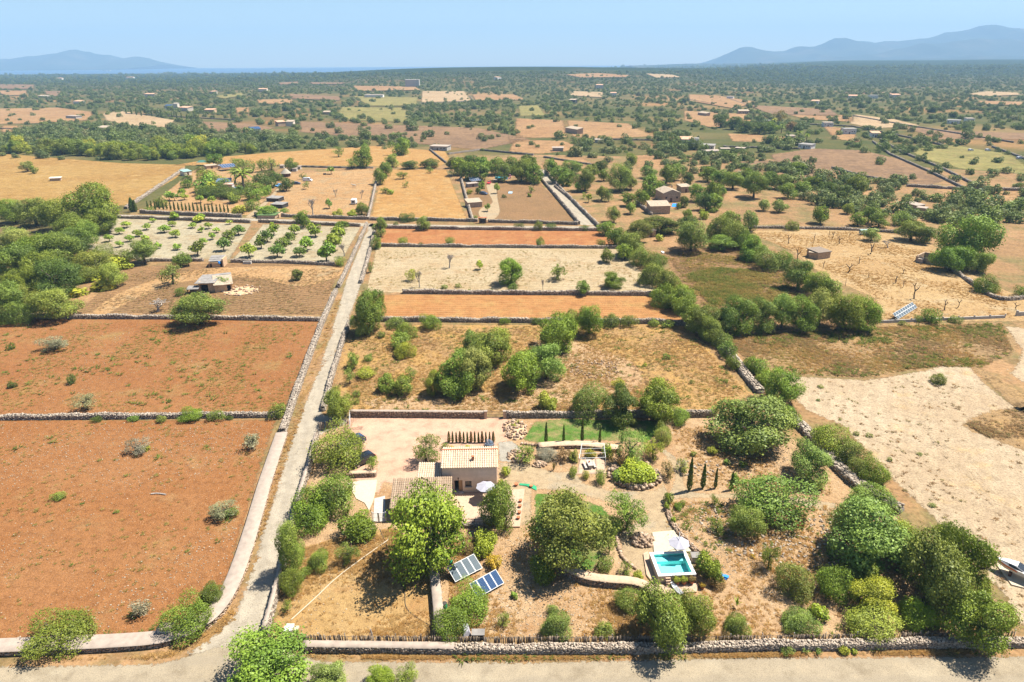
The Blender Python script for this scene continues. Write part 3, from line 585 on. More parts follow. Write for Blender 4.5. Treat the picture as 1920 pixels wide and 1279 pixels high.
def grow_plants():
    by = {}; sh = {}
    for p in PLANTS:
        (sh.setdefault(p['shared'], []) if p['shared'] else by.setdefault((p['place'], p['k'], p['t'] if p['k'] not in 'DVQA' else 'g'), [])).append(p)
    for (place, k, t), L_ in by.items():
        L_.sort(key=lambda q: q['x']); n = len(L_)
        base = f"{TONE[t][1]} {KIND[k][2]}" if k not in 'DVQA' else KIND[k][2]
        for i, p in enumerate(L_):
            p['label'] = f"{base} {place}" if n == 1 else f"{base} {place}, {ordinal(i, n)}"
    for s_, L_ in sh.items():      # many look-alikes: row by row, then counted along the row
        L_.sort(key=lambda q: q['y']); n = len(L_); rows = 1 if L_[0]['k'] == 'Y' else max(1, round(n / 6))
        if rows == 1 and n > 12:
            L_.sort(key=lambda q: q['x'])
        for r_ in range(rows):
            R_ = sorted(L_[r_ * n // rows:(r_ + 1) * n // rows], key=lambda q: q['x'])
            rn = '' if rows == 1 else ' of the ' + (['back', 'middle', 'front'][r_] if rows == 3 else ['back', 'front'][r_] if rows == 2 else 'back' if r_ == 0 else 'front' if r_ == rows - 1 else ORD[r_] + ' hindmost') + ' row'
            for i, p in enumerate(R_):
                p['label'] = f"{p['shared']}, {ordinal(i, len(R_))}{rn}"
    for idx, p in enumerate(PLANTS):
        one_plant(p, idx)
SCALE_OF = {}
def one_plant(p, idx):
    kind, name, noun, cat = KIND[p['k']]; r = random.Random(idx * 7 + 3)
    g0 = G(p['x'], p['y'] + p['h'] * .3); th = dep_at(g0); s = ppm(g0)
    tr = KP[kind][4] if kind in KP else 0.0
    for _ in range(3):
        sh = .94 if kind in KP and kind not in ('fig', 'cactus') else .84 if kind == 'fig' else 1.0; a = p['w'] / s / 2 * sh; ha = p['h'] / s / 2 * sh
        c = math.sqrt(max(ha * ha - (a * math.sin(th)) ** 2, (.42 * a) ** 2)) / math.cos(th)
        if kind in ('cypress', 'dead', 'vine', 'palm'): c = max(ha / math.cos(th), a * .4)
        bb = a
        if kind in KP and c > .9 * a:
            c = .9 * a; bb = math.sqrt(max(ha * ha - (c * math.cos(th)) ** 2, (.8 * a * math.sin(th)) ** 2)) / max(math.sin(th), .05)
            if bb > 1.45 * a: bb = 1.45 * a; c = math.sqrt(max(ha * ha - (bb * math.sin(th)) ** 2, .2 * a * a)) / math.cos(th)
        if kind == 'mastic': zc = c * .68
        elif kind in ('cypress', 'dead', 'vine'): zc = c
        elif kind in KP: zc = c * (-KP[kind][5] if KP[kind][5] > -1 else .9) + tr * c
        else: zc = c
        q = G(p['x'], p['y'], zc); s = ppm(q); th = dep_at(q)
    base = Vector((q.x, q.y, q.z - zc)); px = p['w']
    lod = 2 if max(px, p['h']) >= 42 else (1 if max(px, p['h']) >= 17 else 0)
    var = r.randrange(3); rz = r.uniform(0, 6.28) if bb == a else r.choice((0, math.pi)) + r.uniform(-.2, .2); label = p.get('label') or p['shared']; grp = p['group']
    t = TONE[p['t']][0]; j = [r.uniform(.88, 1.14), r.uniform(.92, 1.1), r.uniform(.8, 1.2)]; j = [v * (1.45 if kind == 'fig' else 1) for v in j]; colr = (t[0] * j[0], t[1] * j[1], t[2] * j[2], 1)
    if kind in ('dead', 'vine'):
        me = dead_mesh(var) if kind == 'dead' else vine_mesh(var)
        o = link(name, me, None, None, base, rz); o.scale = (a, a, c); o.location.z += c
        tag(o, label, cat, grp); return o
    if kind in ('palm', 'agave'):
        root = empty(name, base, rz, label, cat, grp)
        hgt_ = 2 * c * (.62 if kind == 'palm' else .1)
        if kind == 'palm': MB().tube([(0, 0, 0), (.1, 0, hgt_ * .5), (0, 0, hgt_)], [a * .11, a * .08, a * .09], 7).obj('trunk', M_BARK, root)
        nf = 26 if kind == 'palm' else 20
        for i in range(nf):
            o = link('frond', frond_mesh(kind), None, root, (0, 0, hgt_)); el = r.uniform(-.5, 1.1) if kind == 'palm' else r.uniform(.15, 1.2)
            o.rotation_euler = (0, -el, i * 2.4 + r.uniform(-.2, .2)); f_ = a * r.uniform(.85, 1.1); o.scale = (f_, f_, f_); o.color = colr
        return root
    me = cypress_mesh(lod, var) if kind == 'cypress' else crown_mesh(kind, lod, var)
    if not me.materials: me.materials.append(M_LEAF)
    lift = zc
    if max(px, p['h']) < 16 and kind != 'fig':
        o = link(name, me, None, None, base + Vector((0, 0, lift)), rz); o.scale = (a, bb, c); o.color = colr
        tag(o, label, cat, grp); return o
    root = empty(name, base, rz, label, cat, grp)
    o = link('crown' if cat == 'tree' else 'foliage', me, None, root, (0, 0, lift)); o.scale = (a, bb, c); o.color = colr
    hgt_ = lift + .1 * c
    if kind == 'cypress':
        MB().tube([(0, 0, 0), (0, 0, c * .3)], [.09, .07], 6).obj('trunk', M_BARK, root)
    else:
        t_ = link('trunk' if cat == 'tree' else 'stem', trunk_mesh(var, lod), None, root, (0, 0, lift)); k_ = max(a, .5)
        t_.scale = (a * .95, bb * .95, lift)
    return root

# photo layout of the plants --------------------------------------------------
plants('in front of the main house', '804 994 138 182 C b')
plants('at the right corner of the house terrace', '932 950 68 96 C g')
plants('on the small lawn in mid-garden', '1068 993 148 150 O o')
plants('beside the small lawn in mid-garden', '1178 962 70 78 S l; 1150 985 40 44 L l')
plants('shading the parked black car', '636 842 92 94 L m')
plants('on the verge below the parked car', '622 926 88 88 L l; 585 955 78 90 L g; 672 985 72 58 B g; 545 1022 46 100 O w; 653 1035 46 44 S l')
plants('by the lane wall beside the dry lawn', '596 1050 40 48 L l; 546 1092 44 62 L g; 568 1078 26 30 L l; 538 1135 20 26 S l')
plants('at the bottom edge where the lanes meet', '495 1252 168 122 C b')
plants('at the bottom edge beside the road', '618 1266 72 56 O w; 712 1272 56 44 C b; 766 1266 50 46 S b')
plants('beside the garden solar panels', '882 1128 72 78 L b; 846 1170 70 76 L g; 910 1018 44 52 B y; 880 1024 46 30 L br; 926 1055 30 32 B au; 963 1116 14 16 B b; 945 1160 26 30 S l')
plants('on the slope left of the curved wall', '1020 1064 52 56 B g; 1043 1172 60 62 L l; 1134 1180 40 34 L l; 1178 1126 54 54 L l; 1035 1145 26 26 L l')
plants('on the strip between curved wall and pool yard', '1135 1060 36 34 L o; 1174 1066 26 30 S l; 1196 1078 18 18 B y; 1143 1020 26 40 S w')
plants('leaning over the road wall below the pool', '1237 1152 104 128 O l; 1305 1145 66 86 O g')
plants('near the fence right of the pool', '1380 1172 48 50 L l; 1384 1120 34 44 A y; 1445 1040 32 54 S l; 1362 1190 16 20 S br')
plants('right beside the pool', '1330 1064 48 62 B b; 1346 1093 34 28 L br')
plants('in the round rockery bed', '1192 884 74 42 B y; 1166 890 38 28 B m; 1178 878 30 24 B b')
plants('by the picnic pergola', '1075 886 17 24 L b; 1098 891 14 21 L y; 1127 896 21 34 L b; 1076 855 19 24 B b; 1106 850 22 20 B y')
plants('in the shrub bed below the lawn', '986 850 38 40 S l; 1026 852 42 30 L gy; 1057 849 30 32 S br; 1138 845 20 30 B y; 1161 856 36 34 S br; 1183 838 54 66 S w; 1226 840 38 44 S y; 1243 815 34 42 L w; 1038 876 30 12 A br')
plants('along the lawn edge', '1024 812 7 40 Y d; 1057 815 6 36 Y d; 1092 808 7 44 Y d; 1125 817 6 34 Y d; 1167 816 5 28 Y d', group='cypresses along the lawn edge')
plants('beside the sandy track', '1295 890 11 62 Y d; 1320 893 10 46 Y d; 1343 897 7 38 Y d; 1373 902 8 34 Y d', group='cypresses beside the sandy track')
plants('behind the cypresses beside the track', '1378 895 14 20 B b; 1252 880 26 34 S br; 1280 872 26 28 S w; 1336 845 20 18 B y; 1300 851 12 10 B b; 1362 866 12 12 B b; 1393 870 16 12 B b')
plants('near the sandy fork above the pool', '1254 935 18 26 B g; 1271 950 16 18 L g; 1281 944 12 14 L g; 1340 938 16 22 S o; 1250 950 10 18 B y; 1262 975 10 16 B y; 1345 985 26 30 S l; 1411 1043 10 10 L au')
plants('in the lavender bed behind the house', '; '.join(f'{841.5 + 6.95 * i:.1f} {819 + (i % 3) * .6:.1f} {5 if i % 3 else 7} {20 + (i % 2)} Y {"d" if i % 3 else "br"}' for i in range(13)), group='small cypresses behind the house')
plants('in the bed behind the tiled roof', '917 832 18 15 B bl; 847 840 12 9 B au; 877 838 12 9 B y; 893 841 9 6 B y; 913 841 12 8 B b; 834 836 20 12 S o')
plants('on the gravel court', '798 842 58 52 S l; 698 868 24 32 S b; 812 866 20 12 L d')
plants('against the right wall of the house', '949 884 17 22 B y; 940 905 12 12 B y')
plants('on the stony slope above the track', '1452 938 152 112 L l; 1412 795 148 108 C w; 1400 975 70 60 O l')
plants('along the rubble wall by the pale field', '1466 726 76 68 C b; 1474 779 46 44 L g; 1524 866 72 78 O w; 1556 826 66 70 L b; 1592 850 62 60 L l; 1640 888 62 56 L g; 1610 880 40 50 L l; 1420 688 40 40 L l; 1436 712 40 40 L b')
plants('in the thicket at the lower right corner', '1638 1008 156 140 C w; 1640 935 86 44 L l; 1590 985 60 80 O w; 1752 1068 120 150 O l; 1815 1055 90 130 O g; 1842 1164 124 116 O g; 1780 1010 70 60 O g; 1690 1020 80 80 C b; 1620 1060 70 60 C b')
plants('between thicket and front fence', '1488 1090 66 84 L l; 1562 1096 60 78 L g; 1640 1118 86 72 C y; 1636 1172 98 74 L y; 1722 1150 76 66 L y; 1498 1165 70 52 L o; 1536 1148 34 36 B y; 1600 1075 50 50 L l')
plants('on the road verge under the wall', '1582 1219 20 18 B y; 1602 1222 10 12 B y; 1535 1222 16 14 S l; 1510 1220 16 12 S l; 1475 1219 26 14 S l')
plants('where the terrace wall meets the lane', '690 582 56 78 O o; 676 600 40 50 O w; 706 560 26 40 C g')
plants('in the meadow near the lane', '758 622 42 38 L b; 752 640 40 40 L b; 757 658 42 36 L y; 806 605 42 36 L b; 742 605 40 26 L l; 715 628 18 16 L l; 691 672 18 16 L l; 686 700 38 26 L y; 770 700 24 24 S l; 668 738 16 16 L l; 668 752 14 14 L l; 661 676 24 30 O w; 655 705 20 30 S w')
plants('in the meadow by its front wall', '724 718 32 36 C b; 754 724 40 38 C b; 630 756 56 62 O l; 1026 754 38 46 B y')
plants('in the clump at mid-meadow', '860 700 70 84 C b; 815 718 36 48 C b; 892 690 60 86 C w; 905 650 56 50 C w; 925 650 66 70 C b; 882 640 30 40 C w; 975 694 72 82 C b; 1024 676 76 68 O w; 1045 622 76 80 C b; 1070 602 36 46 C w')
plants('behind the house wall above the lawn', '1104 754 66 78 L l; 1166 756 68 72 O d; 1232 752 74 84 C b; 1272 780 40 42 L b; 1160 719 26 18 L y; 1185 790 22 16 O l')
plants('in the middle of the dry meadow', '1250 669 16 14 L g; 1210 684 8 6 B y; 1297 716 12 10 L l; 1362 715 10 10 L l')
plants('along the meadow back wall', '1106 598 46 56 O g; 1146 602 36 32 L l; 1178 603 32 28 L l; 1226 606 24 18 L l; 1004 602 24 16 L d; 945 603 20 16 L g; 1253 606 30 14 S l')
plants('beside the rubble wall at meadow corner', '1342 628 44 50 L o; 1366 656 34 40 L l; 1408 684 34 34 L l; 1374 680 28 34 L l; 1357 642 36 34 L l')
plants('in the diagonal hedge right of the terraces', '1136 428 34 26 C b; 1156 444 40 36 C g; 1184 456 50 42 O o; 1172 472 34 30 C b; 1200 484 48 42 L l; 1226 492 50 44 L g; 1222 516 54 52 L l; 1252 530 52 48 O l; 1246 558 56 50 L g; 1276 560 54 50 C b; 1290 584 54 52 O g; 1318 598 62 54 O o; 1330 616 40 44 O l')
plants('in the olive row beside the scrub hollow', '1388 588 72 66 O o; 1432 588 56 60 O l; 1470 582 50 64 O w; 1506 588 52 60 O g; 1540 576 56 62 O w; 1585 582 62 70 O g; 1622 588 62 58 O g; 1360 600 40 50 O d')
plants('in the hedge by the dead vineyard', '1414 464 46 46 C b; 1438 488 50 48 L l; 1466 490 44 40 L g; 1500 512 60 54 O o; 1530 530 50 48 O g; 1400 480 30 30 L b; 1552 540 40 40 O w')
plants('behind the scrub hollow', '1298 440 58 56 O l; 1240 422 74 30 C d; 1290 418 40 28 C d; 1348 430 50 56 L l; 1376 440 54 60 L l; 1396 452 40 46 L g; 1356 455 60 20 C b; 1200 432 48 40 O o; 1236 446 16 14 B y; 1373 412 40 36 O o; 1408 414 30 36 O w')
plants('in the left wood', '''22 394 60 44 O g; 62 396 64 50 O l; 106 400 62 56 O l; 134 428 60 52 O l; 174 388 84 88 C g; 190 414 50 50 C g; 152 440 60 48 O l; 20 440 40 30 O w; 36 446 60 36 O w; 60 470 72 56 O g; 105 466 80 62 O o; 128 458 60 56 O d; 22 486 76 60 O o; 80 500 80 60 O o; 106 520 88 64 O d; 176 494 66 46 O l; 192 478 48 40 L g; 156 516 50 40 L l
40 530 70 56 O g; 14 560 60 70 O o; 30 590 60 50 L l; 104 568 86 58 O o; 212 514 36 46 O w; 236 480 34 28 L l; 268 470 46 44 O l; 42 560 60 50 O l''', group='trees of the left wood', shared='rounded tree in the left wood')
plants('beside the left wood', '160 520 44 24 K y; 190 535 40 26 K y; 226 496 44 26 K y; 80 546 50 20 K y; 140 548 40 20 K y; 205 486 30 18 K y')
plants('in the wall above the red field', '372 578 98 60 O o; 338 548 22 20 L o; 294 573 50 22 D')
plants('in the dry paddock by the ruined barn', '320 512 38 40 S l; 336 486 30 26 O l; 352 488 22 20 O l; 418 532 30 28 L g; 557 515 20 22 C d; 638 491 22 22 L b; 645 468 20 24 D')
plants('in the pale orchard left of the track', '''170 443 10 12 F b; 184 432 12 12 F b; 202 421 14 12 F b; 204 445 20 14 F g; 223 432 20 12 F g; 237 420 22 12 F b; 242 446 18 12 F g; 224 456 18 12 F b; 259 436 22 13 F g; 272 446 16 12 F b; 274 424 18 12 F b; 287 412 14 8 F b; 307 428 24 14 F g; 322 419 18 10 F g; 328 437 22 14 F g; 297 459 16 12 F b; 332 462 20 12 F b; 360 422 18 10 F b; 371 410 22 12 F y; 376 430 16 10 F b; 391 422 18 12 F g; 380 452 18 12 F b; 368 464 32 26 F d; 398 441 14 14 F g; 405 431 16 10 F b; 418 456 28 24 F d; 430 441 28 22 F d; 446 430 26 18 F d; 430 416 14 8 F b; 327 405 16 14 F m; 466 468 28 26 F b''', group='orchard trees on pale soil', shared='orchard tree on the pale left orchard')
plants('in the orchard rows beside the lane', '''512 428 26 22 F g; 500 440 28 24 F d; 488 452 28 24 F d; 551 429 24 18 F g; 541 445 28 20 F d; 529 456 30 22 F d; 519 468 32 24 F d; 590 430 32 24 F g; 573 455 28 26 F g; 561 471 28 18 F d; 634 437 32 30 F g; 624 452 36 32 F g; 610 470 40 36 F g; 640 421 26 16 F d''', group='orchard trees in rows', shared='dark orchard tree beside the lane')
plants('on the upper terraces', '713 424 28 34 O o; 706 456 22 32 L l; 756 453 20 18 L b; 789 459 10 10 L d; 794 418 28 24 O w; 844 452 20 16 L b; 764 409 30 20 L d; 1012 455 18 22 L l; 1126 457 20 18 L l; 742 421 10 12 L d; 694 500 14 20 S l; 1010 424 20 22 L l; 1034 426 22 16 L d; 974 425 20 14 L d; 1096 428 20 12 L d')
plants('in the stubble terrace', '958 508 44 52 C b; 1047 508 32 32 S l; 1138 480 24 26 C g; 1150 525 42 30 C g; 1095 540 28 26 O g; 900 495 14 18 F y; 842 490 28 26 D; 772 515 28 22 S y; 786 524 20 30 D; 832 538 16 10 L l; 858 536 14 10 L l; 962 538 20 16 L l; 880 545 8 8 L l; 920 546 12 9 L d; 1018 536 10 24 D')
plants('on the left red field', '256 836 44 30 S gy; 472 826 30 34 S gy; 416 956 56 37 S gy; 262 1138 40 37 S gy; 158 752 42 34 S gy; 100 643 56 25 S gy; 108 931 30 18 L o; 134 712 16 24 L d; 20 650 14 16 L d; 22 722 18 16 L d; 271 841 18 14 B y; 432 962 26 24 L g; 470 826 24 20 L d; 218 960 12 8 L o')
plants('on the low wall beside the red field', '112 1186 122 66 L g; 352 1160 84 86 L g; 398 1110 40 44 O d; 358 778 50 30 L g; 404 780 34 24 L l; 522 770 32 36 L o; 430 782 18 12 L d; 182 786 20 14 L d; 250 785 24 14 L l; 302 786 22 16 L l')
plants('on the open pale field', '1761 711 28 26 L l; 1606 813 12 10 L o; 1630 816 14 10 L l; 1538 725 12 8 L l; 1575 786 7 6 L l; 1669 862 12 10 L l; 1724 851 12 6 L l; 1632 848 8 6 L l; 1748 948 16 9 L l; 1534 750 8 6 L l')
plants('by the vineyard boundary', '1815 448 106 92 P b; 1784 486 66 48 P g; 1836 492 50 40 P m; 1850 535 46 40 L g; 1916 548 30 26 L g; 1748 594 34 34 L g; 1792 600 26 16 L l; 1722 598 18 16 L l; 1692 606 16 12 L l; 1712 432 60 36 O o; 1636 438 34 24 O w; 1690 412 40 34 L l; 1666 458 24 14 D; 1736 440 40 30 O d')
plants('in the dead vineyard', '''1497 478 14 26 V; 1480 448 9 18 V; 1527 446 6 18 V; 1555 438 6 12 V; 1562 440 8 14 V; 1575 450 12 14 V; 1544 496 8 14 V; 1592 502 16 18 V; 1612 488 10 14 V; 1629 516 5 12 V; 1634 466 20 20 V; 1680 524 16 14 V; 1694 508 8 10 V; 1694 532 8 16 V; 1717 546 18 30 V; 1586 530 6 14 V; 1773 572 14 20 V; 1798 568 10 18 V; 1907 574 14 14 V; 1593 440 5 8 V''', group='dead vine stumps', shared='black vine stump in the dead vineyard')
plants('around the blue-roofed compound', '''300 380 26 22 L g; 340 360 14 14 F g; 326 368 16 14 F d; 352 336 22 20 L d; 316 366 18 16 F b; 345 368 18 12 F b; 375 372 18 14 F b; 396 374 16 14 F b; 436 372 24 22 B b; 385 345 36 36 B b; 398 336 30 30 B b; 420 360 40 20 L d; 384 358 40 24 L g; 445 358 36 20 L g; 412 352 30 20 L d; 478 352 34 22 L l; 466 362 30 24 S l; 500 356 22 20 B b; 470 386 28 26 L g; 448 394 30 20 B y; 280 394 20 14 L l; 326 404 16 16 O l; 372 407 24 14 F b; 488 336 34 26 L d; 505 330 30 24 L d; 460 315 40 30 L l; 490 310 26 22 S l; 400 300 34 22 O g; 375 318 20 14 L d; 508 306 26 24 S w; 532 395 18 10 L b; 498 396 46 22 B b; 438 318 14 12 S l''')
plants('behind the compound hedge', '396 362 50 22 L d; 430 364 50 22 L d; 462 350 40 24 L d; 480 366 40 26 L b; 500 344 40 26 L d; 516 332 30 22 L d; 420 344 30 22 L b; 350 346 26 20 L g; 384 330 34 26 L b; 446 306 30 20 L l')
plants('beside the blue-roofed house', '455 335 44 50 Q b; 440 330 26 34 Q m; 396 350 22 26 Q y')
plants('at the end of the compound wall', '246 384 12 26 Y d; 252 386 9 22 Y d')
plants('along the front wall of the blue-roofed compound', '; '.join(f'{276 + 7.2 * i:.0f} {384 + i * .35:.0f} 4 {13 + (i * 7) % 5} Y d' for i in range(22)), group='hedge of small cypresses', shared='cypress in the blue-roofed compound hedge')
plants('in the horse paddock', '567 409 30 32 O g; 585 388 24 30 D; 617 380 14 18 F l; 628 362 12 16 D; 677 364 12 16 D; 634 400 22 16 B y; 660 400 18 14 B y; 678 392 26 22 C g; 620 318 16 14 F l; 568 330 16 12 S l; 535 345 30 24 O d; 574 347 14 14 S l; 545 308 24 22 O g; 640 423 26 16 O g')
plants('at the top of the tawny field', '712 330 26 28 O g; 722 316 30 24 O g; 735 300 26 24 O w; 755 328 26 14 S l; 768 309 32 16 C d; 805 307 38 14 C d; 806 318 16 12 S w; 732 360 14 10 B y; 722 356 22 12 S l; 761 345 14 12 S w')
plants('above the solar shed compound', '''862 312 34 34 C g; 880 320 40 34 C g; 900 322 34 36 C g; 908 306 40 26 C m; 930 312 34 32 C g; 945 320 32 36 O o; 962 310 34 30 O g; 978 320 40 42 C g; 996 312 36 30 O o; 1002 326 34 36 C g; 850 306 30 20 C d; 880 300 40 18 C d; 990 300 30 20 C d''', group='trees above the solar shed compound', shared='leafy tree in the solar yard copse')
plants('in the solar-panelled yard', '932 352 12 18 F l; 914 388 12 14 F l; 904 347 14 16 B m; 896 358 10 14 B d; 996 354 16 14 S l; 945 368 10 8 L d; 992 366 8 8 B b; 880 360 12 10 B y; 890 408 12 8 L l')
plants('in the olive grove right of the upper lane', '''1034 312 30 28 O g; 1048 326 34 34 C g; 1062 334 30 30 C g; 1072 314 44 24 O o; 1098 336 46 40 O o; 1110 322 36 26 O o; 1126 312 28 22 C d; 1133 327 26 22 O g; 1163 332 44 46 O o; 1184 342 26 24 O o; 1084 350 14 18 F l; 1104 370 12 16 F l; 1096 366 10 12 S y; 1128 362 26 26 O l; 1142 366 16 22 S l; 1152 402 28 28 O o; 1180 374 26 24 O g; 1182 390 20 20 O w; 1204 370 32 28 O g; 1222 346 40 40 C b; 1216 322 34 22 O o; 1184 300 24 26 O o; 1250 326 34 34 O o; 1266 322 40 30 O o; 1290 334 24 26 O d; 1170 366 16 16 S l''', group='olive trees right of the upper lane', shared='olive tree right of the upper lane')
plants('around the gabled farmhouse', '1283 378 18 22 C d; 1272 385 10 12 O l; 1290 402 18 20 C m; 1310 360 36 32 O o; 1324 378 34 30 O d; 1335 360 30 40 O g; 1340 378 32 32 C b; 1352 358 22 24 O o; 1316 396 10 10 B y; 1320 404 20 18 B y; 1338 394 20 10 B g')
plants('in the fields right of the farmhouse', '''1328 326 36 26 O g; 1350 332 34 28 C g; 1376 338 44 30 O g; 1400 330 34 30 O g; 1416 345 44 46 O o; 1440 336 34 30 O g; 1540 404 30 34 P g; 1486 424 28 22 L l; 1432 384 26 20 O w; 1462 386 32 22 O w; 1590 390 22 20 O w; 1610 410 34 24 O g; 1630 402 32 30 O l; 1650 412 36 26 O g; 1580 360 40 26 O d; 1548 354 36 24 O d; 1504 352 40 24 O g; 1480 356 36 28 O g; 1606 346 40 32 C g; 1466 340 34 26 O o; 1526 340 34 24 O g; 1500 314 30 20 O g''', group='trees right of the farmhouse', shared='rounded tree right of the farmhouse')
plants('in the far right compound', '1414 212 8 18 Q d; 1423 214 8 20 Q d; 1433 216 8 18 Q d; 1452 228 12 20 Q y; 1466 240 16 18 Q b; 1498 254 16 24 Q m; 1513 258 14 24 Q m')
plants('in the far right compound, among the palms', '1484 236 22 16 O br; 1462 218 26 22 S br; 1352 226 30 22 O d; 1376 230 30 22 O d; 1398 236 34 22 O d; 1424 240 34 20 O d; 1446 238 30 20 O g')
plants('along the cream villa avenue', '; '.join(f'{236 + 9.5 * i:.0f} {208 + i * .9:.0f} 3 {10 + (i * 5) % 4} Y d' for i in range(13)), group='cypress avenue of the cream villa', shared='tiny cypress below the cream villa')
plants('on the tawny field behind the compound', '680 296 34 36 C g; 684 282 20 24 C b; 752 274 40 32 C b; 634 284 22 18 S w; 50 312 26 18 O w; 62 318 16 14 O o; 660 306 26 20 S w')
plants('on the rockery by the pool deck', '1204 1000 14 28 A y')
plants('on the sloping rockery', '972 788 18 20 A y; 964 800 12 12 B y')
grow_plants()
# ------------------------------------------------------------------ far woodland (too many trees to count)
def proj(x, y, z):
    X = np.stack([x, y, z - CAM_H], -1); dz = X @ np.array(_f); return 960 + FPX * (X @ np.array(CR)) / dz, 639.5 - FPX * (X @ np.array(CU)) / dz
def unproj(px, py):
    d = np.array(_f)[None] + np.outer((px - 960) / FPX, np.array(CR)) - np.outer((py - 639.5) / FPX, np.array(CU))
    h = np.zeros(len(px))
    for _ in range(25):
        t = np.clip((h - CAM_H) / np.minimum(d[:, 2], -1e-4), 10, 14000); h = .5 * h + .5 * hgt(d[:, 0] * t, d[:, 1] * t)
    return d[:, 0] * t, d[:, 1] * t, h
WOODS = [([(1200, 286), (1300, 280), (1420, 298), (1560, 336), (1640, 346), (1710, 382), (1640, 412), (1570, 392), (1440, 356), (1350, 336), (1250, 312)], 2.0), ([(1700, 392), (1800, 400), (1930, 385), (1930, 450), (1860, 430), (1760, 424)], 1.5), ([(-200, 255), (0, 258), (60, 238), (120, 234), (240, 238), (330, 244), (420, 258), (480, 250), (560, 260), (560, 278), (470, 288), (380, 295), (330, 300), (240, 303), (160, 293), (0, 288), (-200, 286)], 3.4),
 ([(560, 258), (700, 252), (790, 254), (800, 268), (740, 276), (560, 280)], 1.3), ([(770, 198), (850, 193), (960, 194), (975, 216), (930, 230), (880, 240), (800, 236), (760, 222)], 1.5),
 ([(500, 203), (560, 194), (580, 212), (540, 224), (460, 222), (420, 203)], 1.3), ([(-200, 131), (960, 131), (960, 162), (640, 172), (400, 182), (250, 190), (-200, 200)], 1.15),
 ([(1230, 262), (1300, 278), (1420, 296), (1470, 316), (1450, 338), (1300, 322), (1230, 296)], 1.5), ([(1345, 218), (1420, 222), (1470, 238), (1440, 250), (1350, 242)], 1.5),
 ([(1500, 335), (1640, 342), (1760, 372), (1920, 355), (2100, 370), (2100, 460), (1880, 470), (1800, 412), (1700, 420), (1560, 388)], 1.9), ([(1480, 188), (2100, 192), (2100, 212), (1700, 206), (1500, 202)], 1.0),
 ([(1230, 124), (2100, 118), (2100, 172), (1700, 165), (1400, 152), (1240, 142)], 1.3), ([(960, 147), (1300, 148), (1500, 162), (1300, 176), (1180, 170), (1060, 188), (960, 168)], 1.0),
 ([(1640, 268), (1760, 262), (1770, 282), (1660, 288)], 1.4), ([(1790, 350), (1940, 350), (1940, 395), (1840, 395)], 1.4), ([(1060, 268), (1120, 262), (1220, 282), (1180, 300), (1080, 296)], .9),
 ([(1080, 203), (1140, 193), (1280, 198), (1290, 212), (1180, 219), (1090, 210)], 1.0), ([(240, 192), (330, 186), (320, 198), (240, 200)], 1.2), ([(0, 186), (240, 190), (230, 204), (110, 204), (0, 206)], .9), ([(1400, 172), (1900, 180), (1900, 192), (1450, 188)], 1.1)]
CLEAR = [q for q, _ in FAR_FIELDS]
def inpoly(px, py, q): return signed_dist(np.stack([px, py], 1), np.array(q, float)) > 0
def vnoise(x, y, seed=0):
    r = np.random.default_rng(seed); v = np.zeros_like(x)
    for k in range(6):
        a = r.uniform(0, 6.28); f = r.uniform(.006, .03); v += np.sin((x * np.cos(a) + y * np.sin(a) * 2.2) * f * 3 + r.uniform(0, 6))
    for k in range(4):
        a = r.uniform(0, 6.28); v += .7 * np.sin((x * np.cos(a) + y * np.sin(a) * 3) * r.uniform(.12, .3) + r.uniform(0, 6))
    return v / 3
pts = []
for y0 in np.arange(121, 432, 3.0):
    D = 60 / math.tan(max(math.radians(.35), PITCH - math.atan((639.5 - y0) / FPX))); spx = max(5.6 * FPX / max(D, 300), 3.4)
    n = int(2300 * 3 / (.62 * spx * spx) * 3.4)
    px = RNG.uniform(-190, 2110, n); py = RNG.uniform(y0, y0 + 3, n)
    cov = np.clip((.62 if y0 > 235 else .95) + .45 * vnoise(px, py, 3), .1, 1.2)
    for q, c in WOODS: cov = np.where(inpoly(px, py, q), c, cov)
    wood = np.zeros(n, bool)
    for q, c in WOODS: wood |= inpoly(px, py, q)
    for q in CLEAR: cov = np.where(inpoly(px, py, q) & (cov < 1.25), .12, cov)
    hor = 116 + (960 - px) * .0063
    mask = (py > hor + 4)
    if y0 > 300: mask &= wood & (px > 600) | ((px > 1130) & (px < 1450) & (py < 326)) | ((px > 1440) & (py < 345 + (px - 1440) * .2) & ~((px < 1760) & (py > 425))) | (px < -20) & (py < 400)
    if y0 > 262: mask &= wood | ~((px > 480) & (px < 900) & (py > 280)) & ~((px > 300) & (px < 1020) & (py > 284))
    ok = mask & (RNG.random(n) < cov / 3.4)
    px, py, wood = px[ok], py[ok], wood[ok]
    x, y, h = unproj(px, py)
    keep = hgt(x, y) > -8
    s = spx / FPX * np.hypot(y, 60) * np.clip(np.exp(RNG.normal(-.08, .36, len(x))), .4, 2.0) / 2
    pts.append(np.column_stack([x, y, h, s, wood, px, py])[keep])
pts = np.concatenate(pts)
